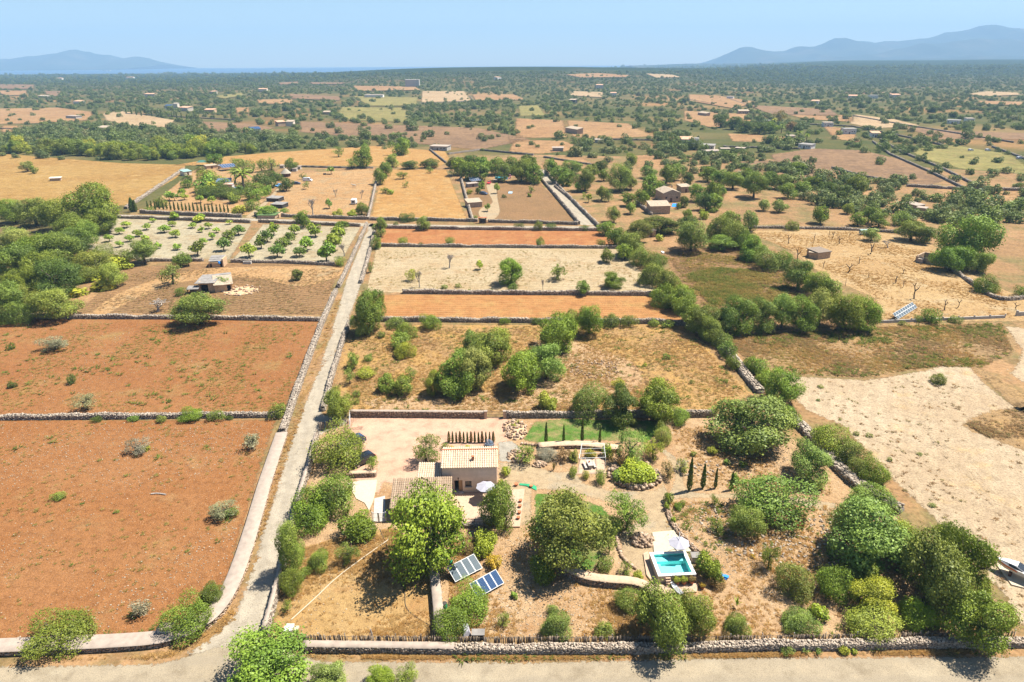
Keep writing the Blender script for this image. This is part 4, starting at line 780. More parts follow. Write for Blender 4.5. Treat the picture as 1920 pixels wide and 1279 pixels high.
# the wood beyond the tawny field is near enough to build tree by tree
near = (pts[:, 4] > .5) & (pts[:, 5] < 575) & (pts[:, 5] > -10) & (pts[:, 6] > 262) & (pts[:, 6] < 305)
idx = np.nonzero(near)[0]; RNG.shuffle(idx); promote = idx[np.argsort(-pts[idx, 6])][:130]
for i in promote:
    x, y, h, s, *_ = pts[i]; r = random.Random(int(i)); t = TONE[r.choice(['l', 'l', 'y', 'm', 'b', 'o'])][0]; s = max(s, 2.2) * 1.3
    root = empty('olive_tree', (x, y, h), r.uniform(0, 6), 'olive-green tree in the long dense wood beyond the tawny field', 'tree', 'trees of the long wood')
    me = crown_mesh('olive', 1, r.randrange(3)); 
    if not me.materials: me.materials.append(M_LEAF)
    c = link('crown', me, None, root, (0, 0, s * .95)); c.scale = (s, s, s * .85); c.color = (t[0] * r.uniform(.9, 1.15), t[1], t[2], 1)
    k = link('trunk', trunk_mesh(0, 1), None, root, (0, 0, s * .95)); k.scale = (s, s, s * .95)
rest = np.ones(len(pts), bool); rest[promote] = False; rest = pts[rest]

def instancer(name, P, S, meshes, mat, kind='stuff', flat=1.0, rotz=True, seed=1):
    """points with size attributes + geometry nodes that set one of a few meshes on each"""
    r = np.random.default_rng(seed); n = len(P)
    me = bpy.data.meshes.new(name); me.vertices.add(n); me.vertices.foreach_set('co', np.asarray(P, np.float32).ravel())
    for an, arr in (('size', S), ('var', r.integers(0, len(meshes), n).astype(float)), ('spin', r.uniform(0, 6.28, n)), ('tall', flat * r.uniform(.75, 1.2, n))):
        a = me.attributes.new(an, 'FLOAT', 'POINT'); a.data.foreach_set('value', np.asarray(arr, np.float32))
    o = bpy.data.objects.new(name, me); COL.objects.link(o); tag(o, kind=kind)
    ng = bpy.data.node_groups.new(name + '_nodes', 'GeometryNodeTree'); ng.interface.new_socket('Geometry', in_out='INPUT', socket_type='NodeSocketGeometry'); ng.interface.new_socket('Geometry', in_out='OUTPUT', socket_type='NodeSocketGeometry')
    N, L = ng.nodes, ng.links; gi = N.new('NodeGroupInput'); go = N.new('NodeGroupOutput'); jn = N.new('GeometryNodeJoinGeometry')
    def attr(nm):
        a = N.new('GeometryNodeInputNamedAttribute'); a.data_type = 'FLOAT'; a.inputs['Name'].default_value = nm; return a.outputs['Attribute']
    sp, sz, va, ta = attr('spin'), attr('size'), attr('var'), attr('tall')
    rv = N.new('ShaderNodeCombineXYZ'); L.new(sp, rv.inputs[2])
    mt = N.new('ShaderNodeMath'); mt.operation = 'MULTIPLY'; L.new(sz, mt.inputs[0]); L.new(ta, mt.inputs[1])
    sv = N.new('ShaderNodeCombineXYZ'); L.new(sz, sv.inputs[0]); L.new(sz, sv.inputs[1]); L.new(mt.outputs[0], sv.inputs[2])
    for k, ms in enumerate(meshes):
        src = bpy.data.objects.new(name + '_source', ms)
        if not ms.materials: ms.materials.append(mat)
        oi = N.new('GeometryNodeObjectInfo'); oi.inputs['Object'].default_value = src; oi.inputs['As Instance'].default_value = True
        cp = N.new('FunctionNodeCompare'); cp.data_type = 'FLOAT'; cp.operation = 'EQUAL'; L.new(va, cp.inputs[0]); cp.inputs[1].default_value = float(k); cp.inputs['Epsilon'].default_value = .1
        ip = N.new('GeometryNodeInstanceOnPoints'); L.new(gi.outputs[0], ip.inputs['Points']); L.new(cp.outputs[0], ip.inputs['Selection']); L.new(oi.outputs['Geometry'], ip.inputs['Instance'])
        L.new(rv.outputs[0], ip.inputs['Rotation']); L.new(sv.outputs[0], ip.inputs['Scale']); L.new(ip.outputs[0], jn.inputs[0])
    L.new(jn.outputs[0], go.inputs[0])
    md = o.modifiers.new('scatter', 'NODES'); md.node_group = ng
    return o
def wood_mesh(k):
    me = crown_mesh('clump', 2, k).copy(); me.materials.clear(); me.materials.append(M_LEAFW); return me
WM = [wood_mesh(k) for k in range(3)]
for nm, sel, lab in (('woodland', rest[:, 4] > .5, 'distant grey-green woodland covering the plain'), ('scattered_trees', rest[:, 4] <= .5, 'scattered small trees and bushes between the far fields')):
    q = rest[sel]; P = q[:, :3].copy(); P[:, 2] += q[:, 3] * .55
    o = instancer(nm, P, q[:, 3], WM, M_LEAFW, flat=.8, seed=5); tag(o, lab, 'woodland')

# ------------------------------------------------------------------ dry stone walls
def stone_mat(name, a, b, c):
    m, nt, N, L = _new(name); at = N.new('ShaderNodeAttribute'); at.attribute_name = 'tint'; ge = N.new('ShaderNodeNewGeometry')
    col = _ramp(N, L, at.outputs['Fac'], [(0, a), (.55, b), (1, c)])
    g = _ramp(N, L, _noise(N, L, ge.outputs['Position'], 3.0, 5, .7), [(.3, (.7, .68, .66, 1)), (.6, (1.05, 1.05, 1.05, 1))])
    bs = N.new('ShaderNodeBsdfPrincipled'); L.new(_mix(N, L, 1.0, col, g, 'MULTIPLY'), bs.inputs['Base Color']); bs.inputs['Roughness'].default_value = .95; bs.inputs['Specular IOR Level'].default_value = .1
    o = N.new('ShaderNodeOutputMaterial'); L.new(bs.outputs[0], o.inputs[0]); return m
M_STONE = stone_mat('field_stone', (.22, .18, .145, 1), (.33, .28, .225, 1), (.45, .385, .31, 1))
M_STONEWARM = stone_mat('warm_stone', (.24, .165, .11, 1), (.36, .26, .18, 1), (.46, .36, .27, 1))
M_STONEPALE = stone_mat('pale_warm_stone', (.26, .21, .165, 1), (.37, .305, .24, 1), (.47, .40, .32, 1))
M_CORE = plain('wall_core', (.15, .125, .10), .95, .3, 3)
M_CAP = plain('lime_render', (.33, .27, .22), .9, .12, 1.2, bump=.15)
M_SAND = plain('sandy_mortar', (.46, .34, .23), .9, .14, 2.0, bump=.15)
_CUBE = np.array([(x, y, z) for z in (-1, 1) for y in (-1, 1) for x in (-1, 1)], float) * .5
_CF = np.array([(0, 2, 3, 1), (4, 5, 7, 6), (0, 1, 5, 4), (2, 6, 7, 3), (0, 4, 6, 2), (1, 3, 7, 5)])
def stones_mesh(name, C, S, rz, seed, tilt=.25):
    r = np.random.default_rng(seed); n = len(C)
    V = np.repeat(_CUBE[None], n, 0) * (1 + r.uniform(-.32, .12, (n, 8, 3))) * np.asarray(S)[:, None, :]
    a = np.asarray(rz) + r.uniform(-.35, .35, n); b = r.uniform(-tilt, tilt, n)
    x = V[..., 0] * np.cos(b)[:, None] + V[..., 2] * np.sin(b)[:, None]; z = -V[..., 0] * np.sin(b)[:, None] + V[..., 2] * np.cos(b)[:, None]; y = V[..., 1]
    X = x * np.cos(a)[:, None] - y * np.sin(a)[:, None]; Y = x * np.sin(a)[:, None] + y * np.cos(a)[:, None]
    W = np.stack([X, Y, z], -1) + np.asarray(C)[:, None, :]
    F = (_CF[None] + (np.arange(n) * 8)[:, None, None]).reshape(-1, 4)
    return np_mesh(name, W.reshape(-1, 3), F, False, {'tint': np.repeat(r.random(n), 8)})
def resample(Q, step):
    Q = np.asarray(Q, float); seg = np.hypot(*np.diff(Q, axis=0).T); cum = np.concatenate([[0], np.cumsum(seg)]); n = max(int(cum[-1] / step), 1) + 1
    t = np.linspace(0, cum[-1], n); return np.column_stack([np.interp(t, cum, Q[:, 0]), np.interp(t, cum, Q[:, 1])]), cum[-1]
_ws = [0]
def strip_mesh(name, Q, w, h, z0, jit=0.0, seed=0):
    """long low block following a line"""
    r = np.random.default_rng(seed); n = len(Q); T = np.gradient(Q, axis=0); T /= np.maximum(np.hypot(*T.T), 1e-6)[:, None]; Nn = np.column_stack([-T[:, 1], T[:, 0]])
    V = []
    for sx, zz in ((-.58, 0), (-.5, 1), (.5, 1), (.58, 0)):
        P = Q + Nn * (sx * w + r.uniform(-jit, jit, n)[:, None]); V.append(np.column_stack([P, z0 + zz * (h + r.uniform(-jit, jit, n))]))
    V = np.stack(V, 1).reshape(-1, 3); F = []
    for i in range(n - 1):
        for k in range(3): F.append((i * 4 + k, i * 4 + k + 1, (i + 1) * 4 + k + 1, (i + 1) * 4 + k))
    F += [(0, 3, 2, 1), ((n - 1) * 4, (n - 1) * 4 + 1, (n - 1) * 4 + 2, (n - 1) * 4 + 3)]
    return np_mesh(name, V, F)
def wall(label, pp, h=1.0, w=.75, size=.36, cap=None, mat=None, smooth=True, group='dry stone field walls', name='stone_wall', cat='wall', Wpts=None, faces=True):
    _ws[0] += 1; sd = _ws[0]; Q0 = Wpts if Wpts is not None else poly_world(pp)
    if smooth and len(Q0) > 2: Q0 = np.array(catmull(Q0, 5))
    mid = Q0[len(Q0) // 2]; z0 = float(hgt(mid[0], mid[1])); far = np.hypot(*mid)
    root = empty(name, (mid[0], mid[1], z0), 0, label, cat, group); root['kind'] = 'thing'
    Q, Ln = resample(Q0 - mid, max(size * 2.2, .5)); mt = mat or M_STONE
    if far > 420:
        me = strip_mesh('wall_body', Q, w, h, -.1, min(.18, h * .2), sd); link('wall_body', me, M_CORE, root); return root
    core = strip_mesh('core', Q, w * .78, h * (.68 if cap is None else .97), -.05, .03, sd); link('core', core, M_CORE, root)
    r = np.random.default_rng(sd); T = np.gradient(Q, axis=0); T /= np.maximum(np.hypot(*T.T), 1e-6)[:, None]
    def at(t):
        f = t * (len(Q) - 1); i = np.clip(f.astype(int), 0, len(Q) - 2); a = (f - i)[:, None]; return Q[i] * (1 - a) + Q[i + 1] * a, T[i]
    Cs, Ss, Rz = [], [], []; ph_ = r.uniform(0, 6.28, 4); sag = 0 if cap is not None else 1
    def hv(t): return 1 + sag * (.09 * np.sin(t * Ln / 3.1 + ph_[0]) + .08 * np.sin(t * Ln / 1.3 + ph_[1]) - .28 * np.exp(-((t - .3 - .1 * ph_[2] / 6) * Ln / 1.5) ** 2))
    rows = max(int(round(h / (size * .62))), 1); along = max(int(Ln / (size * .92)), 1)
    if faces:
        for sgn in (-1, 1):
            for k in range(rows):
                t = np.clip((np.arange(along) + r.uniform(-.35, .35, along)) / along, 0, 1); p, tg = at(t); nn = np.column_stack([-tg[:, 1], tg[:, 0]])
                off = sgn * (w * .44 + r.uniform(-.06, .06, along) + (1 - k / rows) * .05); c = p + nn * off[:, None]
                Cs.append(np.column_stack([c, (k + .5) / rows * h * hv(t) + r.uniform(-.05, .05, along)])); Ss.append(np.column_stack([size * r.uniform(.65, 1.3, along), size * r.uniform(.5, .9, along), h / rows * r.uniform(.75, 1.1, along)])); Rz.append(np.arctan2(tg[:, 1], tg[:, 0]))
    if cap is None:
        lanes = max(int(round(w / size)), 1); na = along
        for j in range(lanes):
            t = np.clip((np.arange(na) + r.uniform(-.4, .4, na)) / na, 0, 1); p, tg = at(t); nn = np.column_stack([-tg[:, 1], tg[:, 0]])
            off = ((j + .5) / lanes - .5) * w * .95 + r.uniform(-.07, .07, na); c = p + nn * off[:, None]
            Cs.append(np.column_stack([c, h * .97 * hv(t) + r.uniform(-.1, .1, na)])); Ss.append(np.column_stack([size * np.exp(r.normal(0, .33, na)), size * np.exp(r.normal(-.1, .3, na)), size * r.uniform(.5, .9, na)])); Rz.append(np.arctan2(tg[:, 1], tg[:, 0]) + r.uniform(-.6, .6, na))
    else:
        link('coping', strip_mesh('coping', Q, w, .12, h * .95, .012, sd), cap, root)
    if Cs:
        o = link('stones', stones_mesh('stones', np.concatenate(Cs), np.concatenate(Ss), np.concatenate(Rz), sd), mt, root); tag(o, kind='stuff')
    return root
wall('low rubble wall along the near road, below the pool garden', [(852, 1222), (1100, 1222), (1300, 1219), (1500, 1215), (1700, 1212), (1920, 1209), (2200, 1206)], .85, .8, .23, mat=M_STONEPALE)
wall('lime-capped wall along the near road, below the dry lawn', [(570, 1218), (720, 1220), (852, 1222)], .9, .8, .3, cap=M_CAP, smooth=False)
wall('rubble wall left of the lane, beside the orchard rows', [(688, 422), (660, 486), (635, 540)], 1.1, .8, .4)
wall('pale rubble wall left of the lane, beside the red fields', [(630, 548), (606, 603), (580, 672), (556, 738), (530, 815)], 1.1, .95, .34)
wall('wide wall with smooth pale coping curving round the red field', [(529, 818), (499, 908), (472, 1000), (446, 1078), (420, 1132), (386, 1170), (330, 1196), (250, 1208), (0, 1219), (-250, 1228)], .75, 1.75, .32, cap=M_CAP, mat=M_STONEWARM)
wall('rubble wall right of the lane, beside the stubble terrace', [(703, 434), (694, 470), (686, 502), (677, 532)], 1.1, .7, .38)
wall('rubble wall right of the lane, beside the bushy meadow', [(656, 606), (642, 645), (628, 690), (614, 740), (606, 772)], 1.1, .65, .34)
wall('plastered wall right of the lane, beside the dry lawn', [(594, 824), (586, 858), (572, 906), (558, 950), (546, 1005), (529, 1072), (511, 1146), (497, 1192)], 1.3, .42, .3, cap=M_CAP, smooth=False)
wall('rubble wall between the two red fields', [(-300, 789), (0, 786), (250, 784), (520, 781)], .9, .75, .34)
wall('rubble wall between the upper red field and the paddock', [(42, 596), (150, 597), (330, 598), (480, 600), (608, 602)], 1.0, .7, .38)
wall('rubble wall left of the ruined barn, under the orchard', [(284, 490), (330, 490), (382, 490)], 1.0, .6, .42)
wall('rubble wall right of the ruined barn, under the orchard rows', [(434, 492), (540, 494), (628, 498)], 1.0, .6, .42)
wall('rubble wall between red strip and stubble terrace', [(706, 462), (900, 464), (1165, 466)], 1.0, .7, .42)
wall('rubble wall between stubble terrace and orange strip', [(756, 550), (950, 552), (1236, 554)], 1.1, .8, .4)
wall('rubble wall between orange strip and meadow', [(704, 602), (950, 604), (1200, 606), (1288, 610)], 1.1, .8, .38)
wall('rubble wall north of the cross lane, before the horse paddock', [(478, 404), (590, 409), (690, 412)], 1.3, .6, .45)
wall('rubble wall north of the cross lane, before the tawny field', [(694, 413), (790, 414), (896, 416)], 1.2, .7, .45)
wall('rubble wall north of the cross lane, before the solar yard', [(916, 417), (1000, 419), (1084, 422)], 1.2, .7, .45)
wall('rubble wall south of the cross lane, above the left orchard', [(214, 409), (340, 413), (470, 418)], 1.2, .6, .45)
wall('rubble wall south of the cross lane, above the orchard rows', [(486, 417), (580, 421), (676, 425)], 1.2, .6, .45)
wall('rubble wall south of the cross lane, above the red strip', [(712, 428), (900, 431), (1126, 433)], 1.1, .7, .45)
wall('rubble wall before the blue-roofed compound', [(264, 400), (350, 404), (454, 408)], 1.5, .7, .45)
wall('neat shaded stone wall behind the gravel court', [(658, 781), (790, 782), (911, 783)], 1.25, .55, .28, cap=M_CAP, mat=M_STONEWARM, smooth=False)
wall('stone wall behind the lawn, right of the iron gate', [(946, 783), (1100, 782), (1338, 781)], 1.2, .6, .3, mat=M_STONE)
wall('collapsed rubble wall between meadow and scrub strip', [(1290, 612), (1330, 634), (1372, 672), (1400, 708), (1425, 738)], .9, 1.6, .48, group=None)
wall('collapsed rubble wall between stony slope and pale field', [(1462, 772), (1500, 800), (1540, 842), (1582, 890), (1640, 935), (1690, 962)], .9, 1.7, .46, group=None)
wall('stone wall between horse paddock and tawny field', [(690, 412), (699, 372), (706, 340)], 1.2, .7, .5)
wall('stone wall between tawny field and solar yard', [(886, 415), (874, 372), (864, 334)], 1.3, .7, .5)
wall('stone wall at the back of the horse paddock', [(520, 312), (610, 315), (700, 316)], 1.2, .7, .55)
wall('dark wall left of the upper lane', [(1086, 421), (1050, 378), (1012, 334)], 1.3, .6, .5)
wall('stone wall right of the upper lane', [(1122, 426), (1080, 384), (1046, 350), (1022, 322)], 1.3, .6, .5)
wall('stone wall between left tawny field and compound', [(236, 392), (290, 356), (345, 318)], 1.0, 1.3, .5)
wall('low stone wall above the dead vineyard', [(1390, 428), (1500, 429), (1620, 433), (1690, 438)], .9, .7, .5)
wall('stone wall right of the pine in the vineyard', [(1768, 496), (1810, 524), (1850, 552), (1880, 563), (1926, 560)], .9, .7, .42)
wall('weathered stone wall beside the farmhouse shed', [(1192, 380), (1212, 396), (1222, 404)], 1.2, .8, .5)
wall('short wall beside the gabled farmhouse olive grove', [(1040, 350), (1060, 366)], .9, .5, .5)
wall('curved garden wall with sandy walkway on top', [(1046, 1054), (1066, 1076), (1100, 1090), (1140, 1096), (1180, 1099), (1206, 1106), (1226, 1120)], .95, 1.15, .3, cap=M_SAND, mat=M_STONEWARM, group=None)
wall('capped wall dividing dry lawn from solar garden', [(812, 1060), (818, 1110), (822, 1150), (825, 1192)], 1.0, 1.0, .3, cap=M_CAP, group=None)
wall('ochre stone edging along the pool track', [(1249, 948), (1256, 972), (1272, 1000), (1290, 1020), (1312, 1042)], .45, .55, .26, mat=M_STONEWARM, group=None, name='stone_edging')
wall('small garden wall beside the parked black car', [(656, 894), (682, 893), (706, 892)], .8, .7, .26, cap=M_SAND, mat=M_STONEWARM, group=None)
wall('sandy retaining wall in front of the lawn cypresses', [(1010, 841), (1050, 838), (1095, 838), (1130, 842), (1160, 846)], .7, 1.3, .3, cap=M_SAND, mat=M_STONEWARM, group=None)
for i, (lab, q) in enumerate([('dark field wall behind the far left tawny field', [(0, 242), (110, 247)]), ('dark wall under the cypress avenue of the cream villa', [(236, 214), (300, 217), (352, 221), (452, 226)]),
    ('dark wall under the pale far field, left of centre', [(786, 194), (890, 190)]), ('dark diagonal wall beside the pale far field', [(874, 172), (888, 190)]), ('long dark wall across the middle distance, right of centre', [(1118, 262), (1240, 264)]),
    ('dark wall left of the far right lane', [(1636, 266), (1668, 290), (1740, 322), (1822, 362)]), ('dark wall right of the far right lane', [(1650, 262), (1690, 286), (1760, 314), (1836, 352)]), ('dark wall crossing the far right fields, nearer', [(1480, 232), (1600, 238), (1720, 262), (1770, 274)]),
    ('dark wall crossing the far right fields, farther', [(1600, 218), (1690, 234), (1800, 252), (1900, 268)]), ('dark wall at the far right edge', [(1860, 276), (1925, 300)]), ('low wall behind the orange field above the compound', [(840, 290), (900, 282), (1000, 292)]),
    ('short diagonal wall above the copse', [(806, 282), (836, 306)]), ('dark wall above the olive grove', [(1020, 296), (1120, 312)]), ('wall in front of the white far right sheds', [(1355, 276), (1500, 280)]), ('dark diagonal far wall, right of centre', [(1280, 186), (1340, 196)]),
    ('far wall at the vine terraces, right of centre', [(1366, 186), (1400, 198)]), ('wall between the right-hand brown fields', [(1560, 316), (1610, 330), (1680, 344)]), ('wall under the far right brown field', [(1700, 350), (1800, 356), (1925, 358)])]):
    wall(lab, q, 1.3, 1.0, .6, smooth=False, group='far field walls')
# ------------------------------------------------------------------ building helpers
M_PLASTER = plain('ochre_plaster', (.60, .48, .385), .9, .07, 1.5, bump=.1)
M_CREAM = plain('cream_plaster', (.58, .50, .40), .9, .08, .8)
M_WHITE = plain('white_paint', (.62, .61, .59), .6, .05, 2)
M_TILE = stone_mat('clay_tiles', (.52, .40, .29, 1), (.58, .46, .335, 1), (.62, .51, .385, 1))
M_TILEOLD = stone_mat('old_clay_tiles', (.26, .19, .13, 1), (.36, .27, .19, 1), (.44, .35, .25, 1))
M_TIMBER = plain('brown_timber', (.12, .055, .03), .6, .25, 6)
M_GLASS = plain('window_glass', (.03, .035, .04), .12, .1, 3, spec=.6)
M_DARK = plain('interior_shade', (.012, .010, .009), .9, .1, 3)  # near-black colour stands in for the shade inside rooms and openings
M_CONC = plain('concrete', (.40, .37, .33), .9, .12, 2.5, bump=.15)
M_GREYROOF = plain('fibre_cement', (.23, .215, .20), .9, .18, 1.0)
M_TERRA = plain('terracotta', (.42, .15, .07), .8, .15, 9)
M_PAVE = plain('sand_paving', (.42, .30, .21), .85, .10, 3.0, bump=.1)
M_CREAMPAVE = plain('cream_paving', (.47, .40, .29), .85, .06, 3.0)
M_METAL = plain('grey_metal', (.42, .43, .44), .4, .08, 5, metal=.7)
M_IRON = plain('dark_iron', (.05, .045, .04), .6, .2, 5)
M_CANVAS = plain('white_canvas', (.33, .325, .37), .85, .05, 3)
M_BLUE = plain('blue_plastic', (.03, .25, .72), .4, .1, 4)
M_GREENPL = plain('green_plastic', (.03, .30, .14), .5, .1, 4)
M_REED = stone_mat('reed_screen', (.14, .105, .075, 1), (.22, .17, .125, 1), (.32, .25, .18, 1))
M_POOL = plain('pool_plaster', (.45, .86, .84), .6, .05, 2)
M_ADOBE = plain('adobe', (.50, .34, .20), .95, .15, 2.5, bump=.3)

def frame(a, b, name, label, cat, group=None):
    """Empty at the left end of a front line given by two photo points; local x runs along the front, y away from it"""
    p, q = G(*a), G(*b); d = q - p
    o = empty(name, p, math.atan2(d.y, d.x), label, cat, group); o['kind'] = 'thing'
    return o, d.length
def tiles(root, name, o, u, v, width, length, pitch=.33, rowl=.42, mat=None, seed=0, r_=.12):
    """field of half-round clay tiles: o corner, u along the eave, v up the slope (unit vectors, local)"""
    o, u, v = Vector(o), Vector(u).normalized(), Vector(v).normalized(); n = u.cross(v); rr = random.Random(seed)
    V, F, Tn = [], [], []
    cols = max(int(width / pitch), 1); rows = max(int(length / rowl), 1); pitch = width / cols; rowl = length / rows
    def quad(p, t):
        b = len(V); V.extend(p); Tn.extend([t] * len(p)); F.append((b, b + 1, b + 2, b + 3))
    quad([o, o + u * width, o + u * width + v * length, o + v * length], .15)
    for c in range(cols):
        tc_ = rr.random()
        for k in range(rows):
            t = tc_ * .65 + rr.random() * .35; cx = (c + .5) * pitch + rr.uniform(-.01, .01); v0, v1 = k * rowl - .03, (k + 1) * rowl + .05
            for s in range(4):
                a0, a1 = math.pi * s / 4, math.pi * (s + 1) / 4; ra, rb = r_ * 1.05, r_ * .86
                quad([o + u * (cx - math.cos(a0) * ra) + v * v0 + n * (math.sin(a0) * ra + .04), o + u * (cx - math.cos(a1) * ra) + v * v0 + n * (math.sin(a1) * ra + .04),
                      o + u * (cx - math.cos(a1) * rb) + v * v1 + n * (math.sin(a1) * rb + .005), o + u * (cx - math.cos(a0) * rb) + v * v1 + n * (math.sin(a0) * rb + .005)], t)
    ob = link(name, np_mesh(name, np.array([tuple(p) for p in V]), np.array(F), False, {'tint': Tn}), mat or M_TILE, root); tag(ob, kind='stuff'); return ob
def wall_holes(root, name, mat, w, h, th, holes, o=(0, 0, 0), side=False):
    """front wall (along x, thickness into +y) left open at holes (x0,x1,z0,z1)"""
    xs = sorted({0, w, *[v for q in holes for v in q[:2]]}); zs = sorted({0, h, *[v for q in holes for v in q[2:4]]}); b = MB()
    for i in range(len(xs) - 1):
        for j in range(len(zs) - 1):
            cx, cz = (xs[i] + xs[i + 1]) / 2, (zs[j] + zs[j + 1]) / 2
            if any(q[0] < cx < q[1] and q[2] < cz < q[3] for q in holes): continue
            b.box((o[0] + cx, o[1] + th / 2, o[2] + cz), (xs[i + 1] - xs[i], th, zs[j + 1] - zs[j]))
    return b.obj(name, mat, root)
def window(root, x0, x1, z0, z1, y=.1, sill=True, mat=None):
    f = MB(); t = .07
    for c, d in ((((x0 + x1) / 2, y, z0 + t / 2), (x1 - x0, .08, t)), (((x0 + x1) / 2, y, z1 - t / 2), (x1 - x0, .08, t)), ((x0 + t / 2, y, (z0 + z1) / 2), (t, .082, z1 - z0)), ((x1 - t / 2, y, (z0 + z1) / 2), (t, .082, z1 - z0)), (((x0 + x1) / 2, y, (z0 + z1) / 2), (.05, .084, z1 - z0))): f.box(c, d)
    w = f.obj('window', mat or M_TIMBER, root)
    MB().box(((x0 + x1) / 2, y + .03, (z0 + z1) / 2), (x1 - x0 - .04, .02, z1 - z0 - .04)).obj('pane', M_GLASS, w)
    if sill: MB().box(((x0 + x1) / 2, -.06, z0 - .04), (x1 - x0 + .16, .2, .07)).obj('sill', M_CONC, w)
    return w
def slab(name, pp, z0, z1, mat, label, cat='paving', group=None):
    P = [G(a, b) for a, b in pp]; c = sum(P, Vector()) / len(P); q = [(p.x - c.x, p.y - c.y) for p in P]
    ar = sum(q[i][0] * q[(i + 1) % len(q)][1] - q[(i + 1) % len(q)][0] * q[i][1] for i in range(len(q)))
    if ar < 0: q = q[::-1]
    return tag(MB().prism(q, z0, z1).obj(name, mat, None, (c.x, c.y, 0)), label, cat, group)

# ------------------------------------------------------------------ main house
H, hw = frame((831, 924), (932, 922), 'house', 'ochre plastered house with pale tiled roof and brown door', 'house'); dp, wh = 4.6, 4.45
wall_holes(H, 'front_wall', M_PLASTER, hw, wh, .35, [(1.75, 2.95, .1, 2.15), (3.35, 4.3, 1.0, 2.0), (5.9, 6.85, 1.0, 2.0)])
MB().box((.175, dp / 2, wh / 2), (.35, dp - .7, wh)).obj('side_wall', M_PLASTER, H); MB().box((hw - .175, dp / 2, wh / 2), (.35, dp - .7, wh)).obj('side_wall', M_PLASTER, H)
MB().box((hw / 2, dp - .175, wh / 2), (hw, .35, wh)).obj('back_wall', M_PLASTER, H)
for sx in (.175, hw - .175): MB().add([(sx - .17, .02, wh), (sx - .17, 3.25, wh + .95), (sx - .17, dp, wh + .4), (sx + .17, .02, wh), (sx + .17, 3.25, wh + .95), (sx + .17, dp, wh + .4), (sx - .17, dp, wh), (sx + .17, dp, wh)], [(0, 1, 2, 6), (3, 7, 5, 4), (0, 3, 4, 1), (1, 4, 5, 2), (2, 5, 7, 6)]).obj('gable', M_PLASTER, H)
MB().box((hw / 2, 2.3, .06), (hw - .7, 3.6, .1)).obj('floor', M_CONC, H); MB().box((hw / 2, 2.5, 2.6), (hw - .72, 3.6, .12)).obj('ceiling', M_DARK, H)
rv = Vector((0, 3.5, .98)); tiles(H, 'roof_tiles', (-.18, -.28, wh + .03), (1, 0, 0), rv, hw + .36, rv.length, seed=2)
rb = Vector((0, -1.7, .62)); tiles(H, 'roof_tiles', (hw + .18, dp + .28, wh + .39), (-1, 0, 0), rb, hw + .36, rb.length, seed=3)
MB().tube([(-.18, 3.22, wh + 1.06), (hw + .18, 3.22, wh + 1.06)], .13, 8).obj('ridge', M_TERRA, H)
MB().box((4.6, 1.2, wh + .75), (.34, .34, .7)).box((4.6, 1.2, wh + 1.13), (.44, .44, .06)).obj('chimney', M_TERRA, H)
dr = MB().box((1.79, .2, 1.12), (.08, .12, 2.05)).box((2.91, .2, 1.12), (.08, .12, 2.05)).box((2.35, .2, 2.11), (1.2, .12, .08)).obj('door', M_TIMBER, H)
MB().box((2.62, .26, 1.1), (.5, .05, 1.95)).obj('leaf', plain('pale_door_leaf', (.35, .22, .12), .6), dr); MB().tube([(2.42, .2, 1.05), (2.42, .2, 1.2)], .02, 5).obj('handle', M_METAL, dr)
window(H, 3.35, 4.3, 1.0, 2.0, .15); window(H, 5.9, 6.85, 1.0, 2.0, .15)
MB().box((2.35, -.1, 2.5), (.14, .16, .24)).tube([(2.35, 0, 2.66), (2.35, -.1, 2.62)], .02, 4).obj('wall_lamp', M_IRON, H)
MB().box((2.35, -.3, .12), (1.5, .6, .2)).obj('doorstep', M_CONC, H)
W1, w1 = frame((784, 924), (830, 924), 'house_wing', 'low wing with ribbed tile roof left of the house', 'house'); h1 = 2.45
wall_holes(W1, 'front_wall', M_PLASTER, w1 - .03, h1, .3, [(1.2, 1.9, 1.0, 1.7)]); window(W1, 1.2, 1.9, 1.0, 1.7)
MB().box((.15, 1.7, h1 / 2), (.3, 2.7, h1)).obj('side_wall', M_PLASTER, W1); MB().box((w1 / 2, 3.0, h1 / 2 + .35), (w1 - .03, .3, h1 + .7)).obj('back_wall', M_PLASTER, W1)
rv = Vector((0, 3.3, .85)); tiles(W1, 'roof_tiles', (-.1, -.2, h1 + .02), (1, 0, 0), rv, w1 + .05, rv.length, seed=5, mat=M_TILE)
W2, w2 = frame((735, 976), (846, 972), 'stone_annex', 'stone annex with weathered tile roof behind the big tree', 'house'); h2 = 2.15; d2 = 5.6
wall_holes(W2, 'front_wall', M_ADOBE, w2, h2, .4, [(3.0, 4.0, .1, 2.0)]); MB().box((3.5, .25, 1.05), (.9, .06, 1.9)).obj('door', M_TIMBER, W2)
MB().add([(0, .4, 0), (0, d2, 0), (0, d2, h2 + 1.0), (0, .4, h2), (.4, .4, 0), (.4, d2, 0), (.4, d2, h2 + 1.0), (.4, .4, h2)], [(0, 3, 2, 1), (4, 5, 6, 7), (3, 7, 6, 2), (1, 2, 6, 5), (0, 4, 7, 3)]).obj('side_wall', M_STONEWARM, W2)
MB().add([(w2 - .4, .4, 0), (w2 - .4, d2, 0), (w2 - .4, d2, h2 + 1.0), (w2 - .4, .4, h2), (w2, .4, 0), (w2, d2, 0), (w2, d2, h2 + 1.0), (w2, .4, h2)], [(0, 3, 2, 1), (4, 5, 6, 7), (3, 7, 6, 2), (1, 2, 6, 5), (0, 4, 7, 3)]).obj('side_wall', M_PLASTER, W2)
MB().box((w2 / 2, d2 - .2, h2 / 2 + .5), (w2 - .8, .4, h2 + 1.0)).obj('back_wall', M_ADOBE, W2)
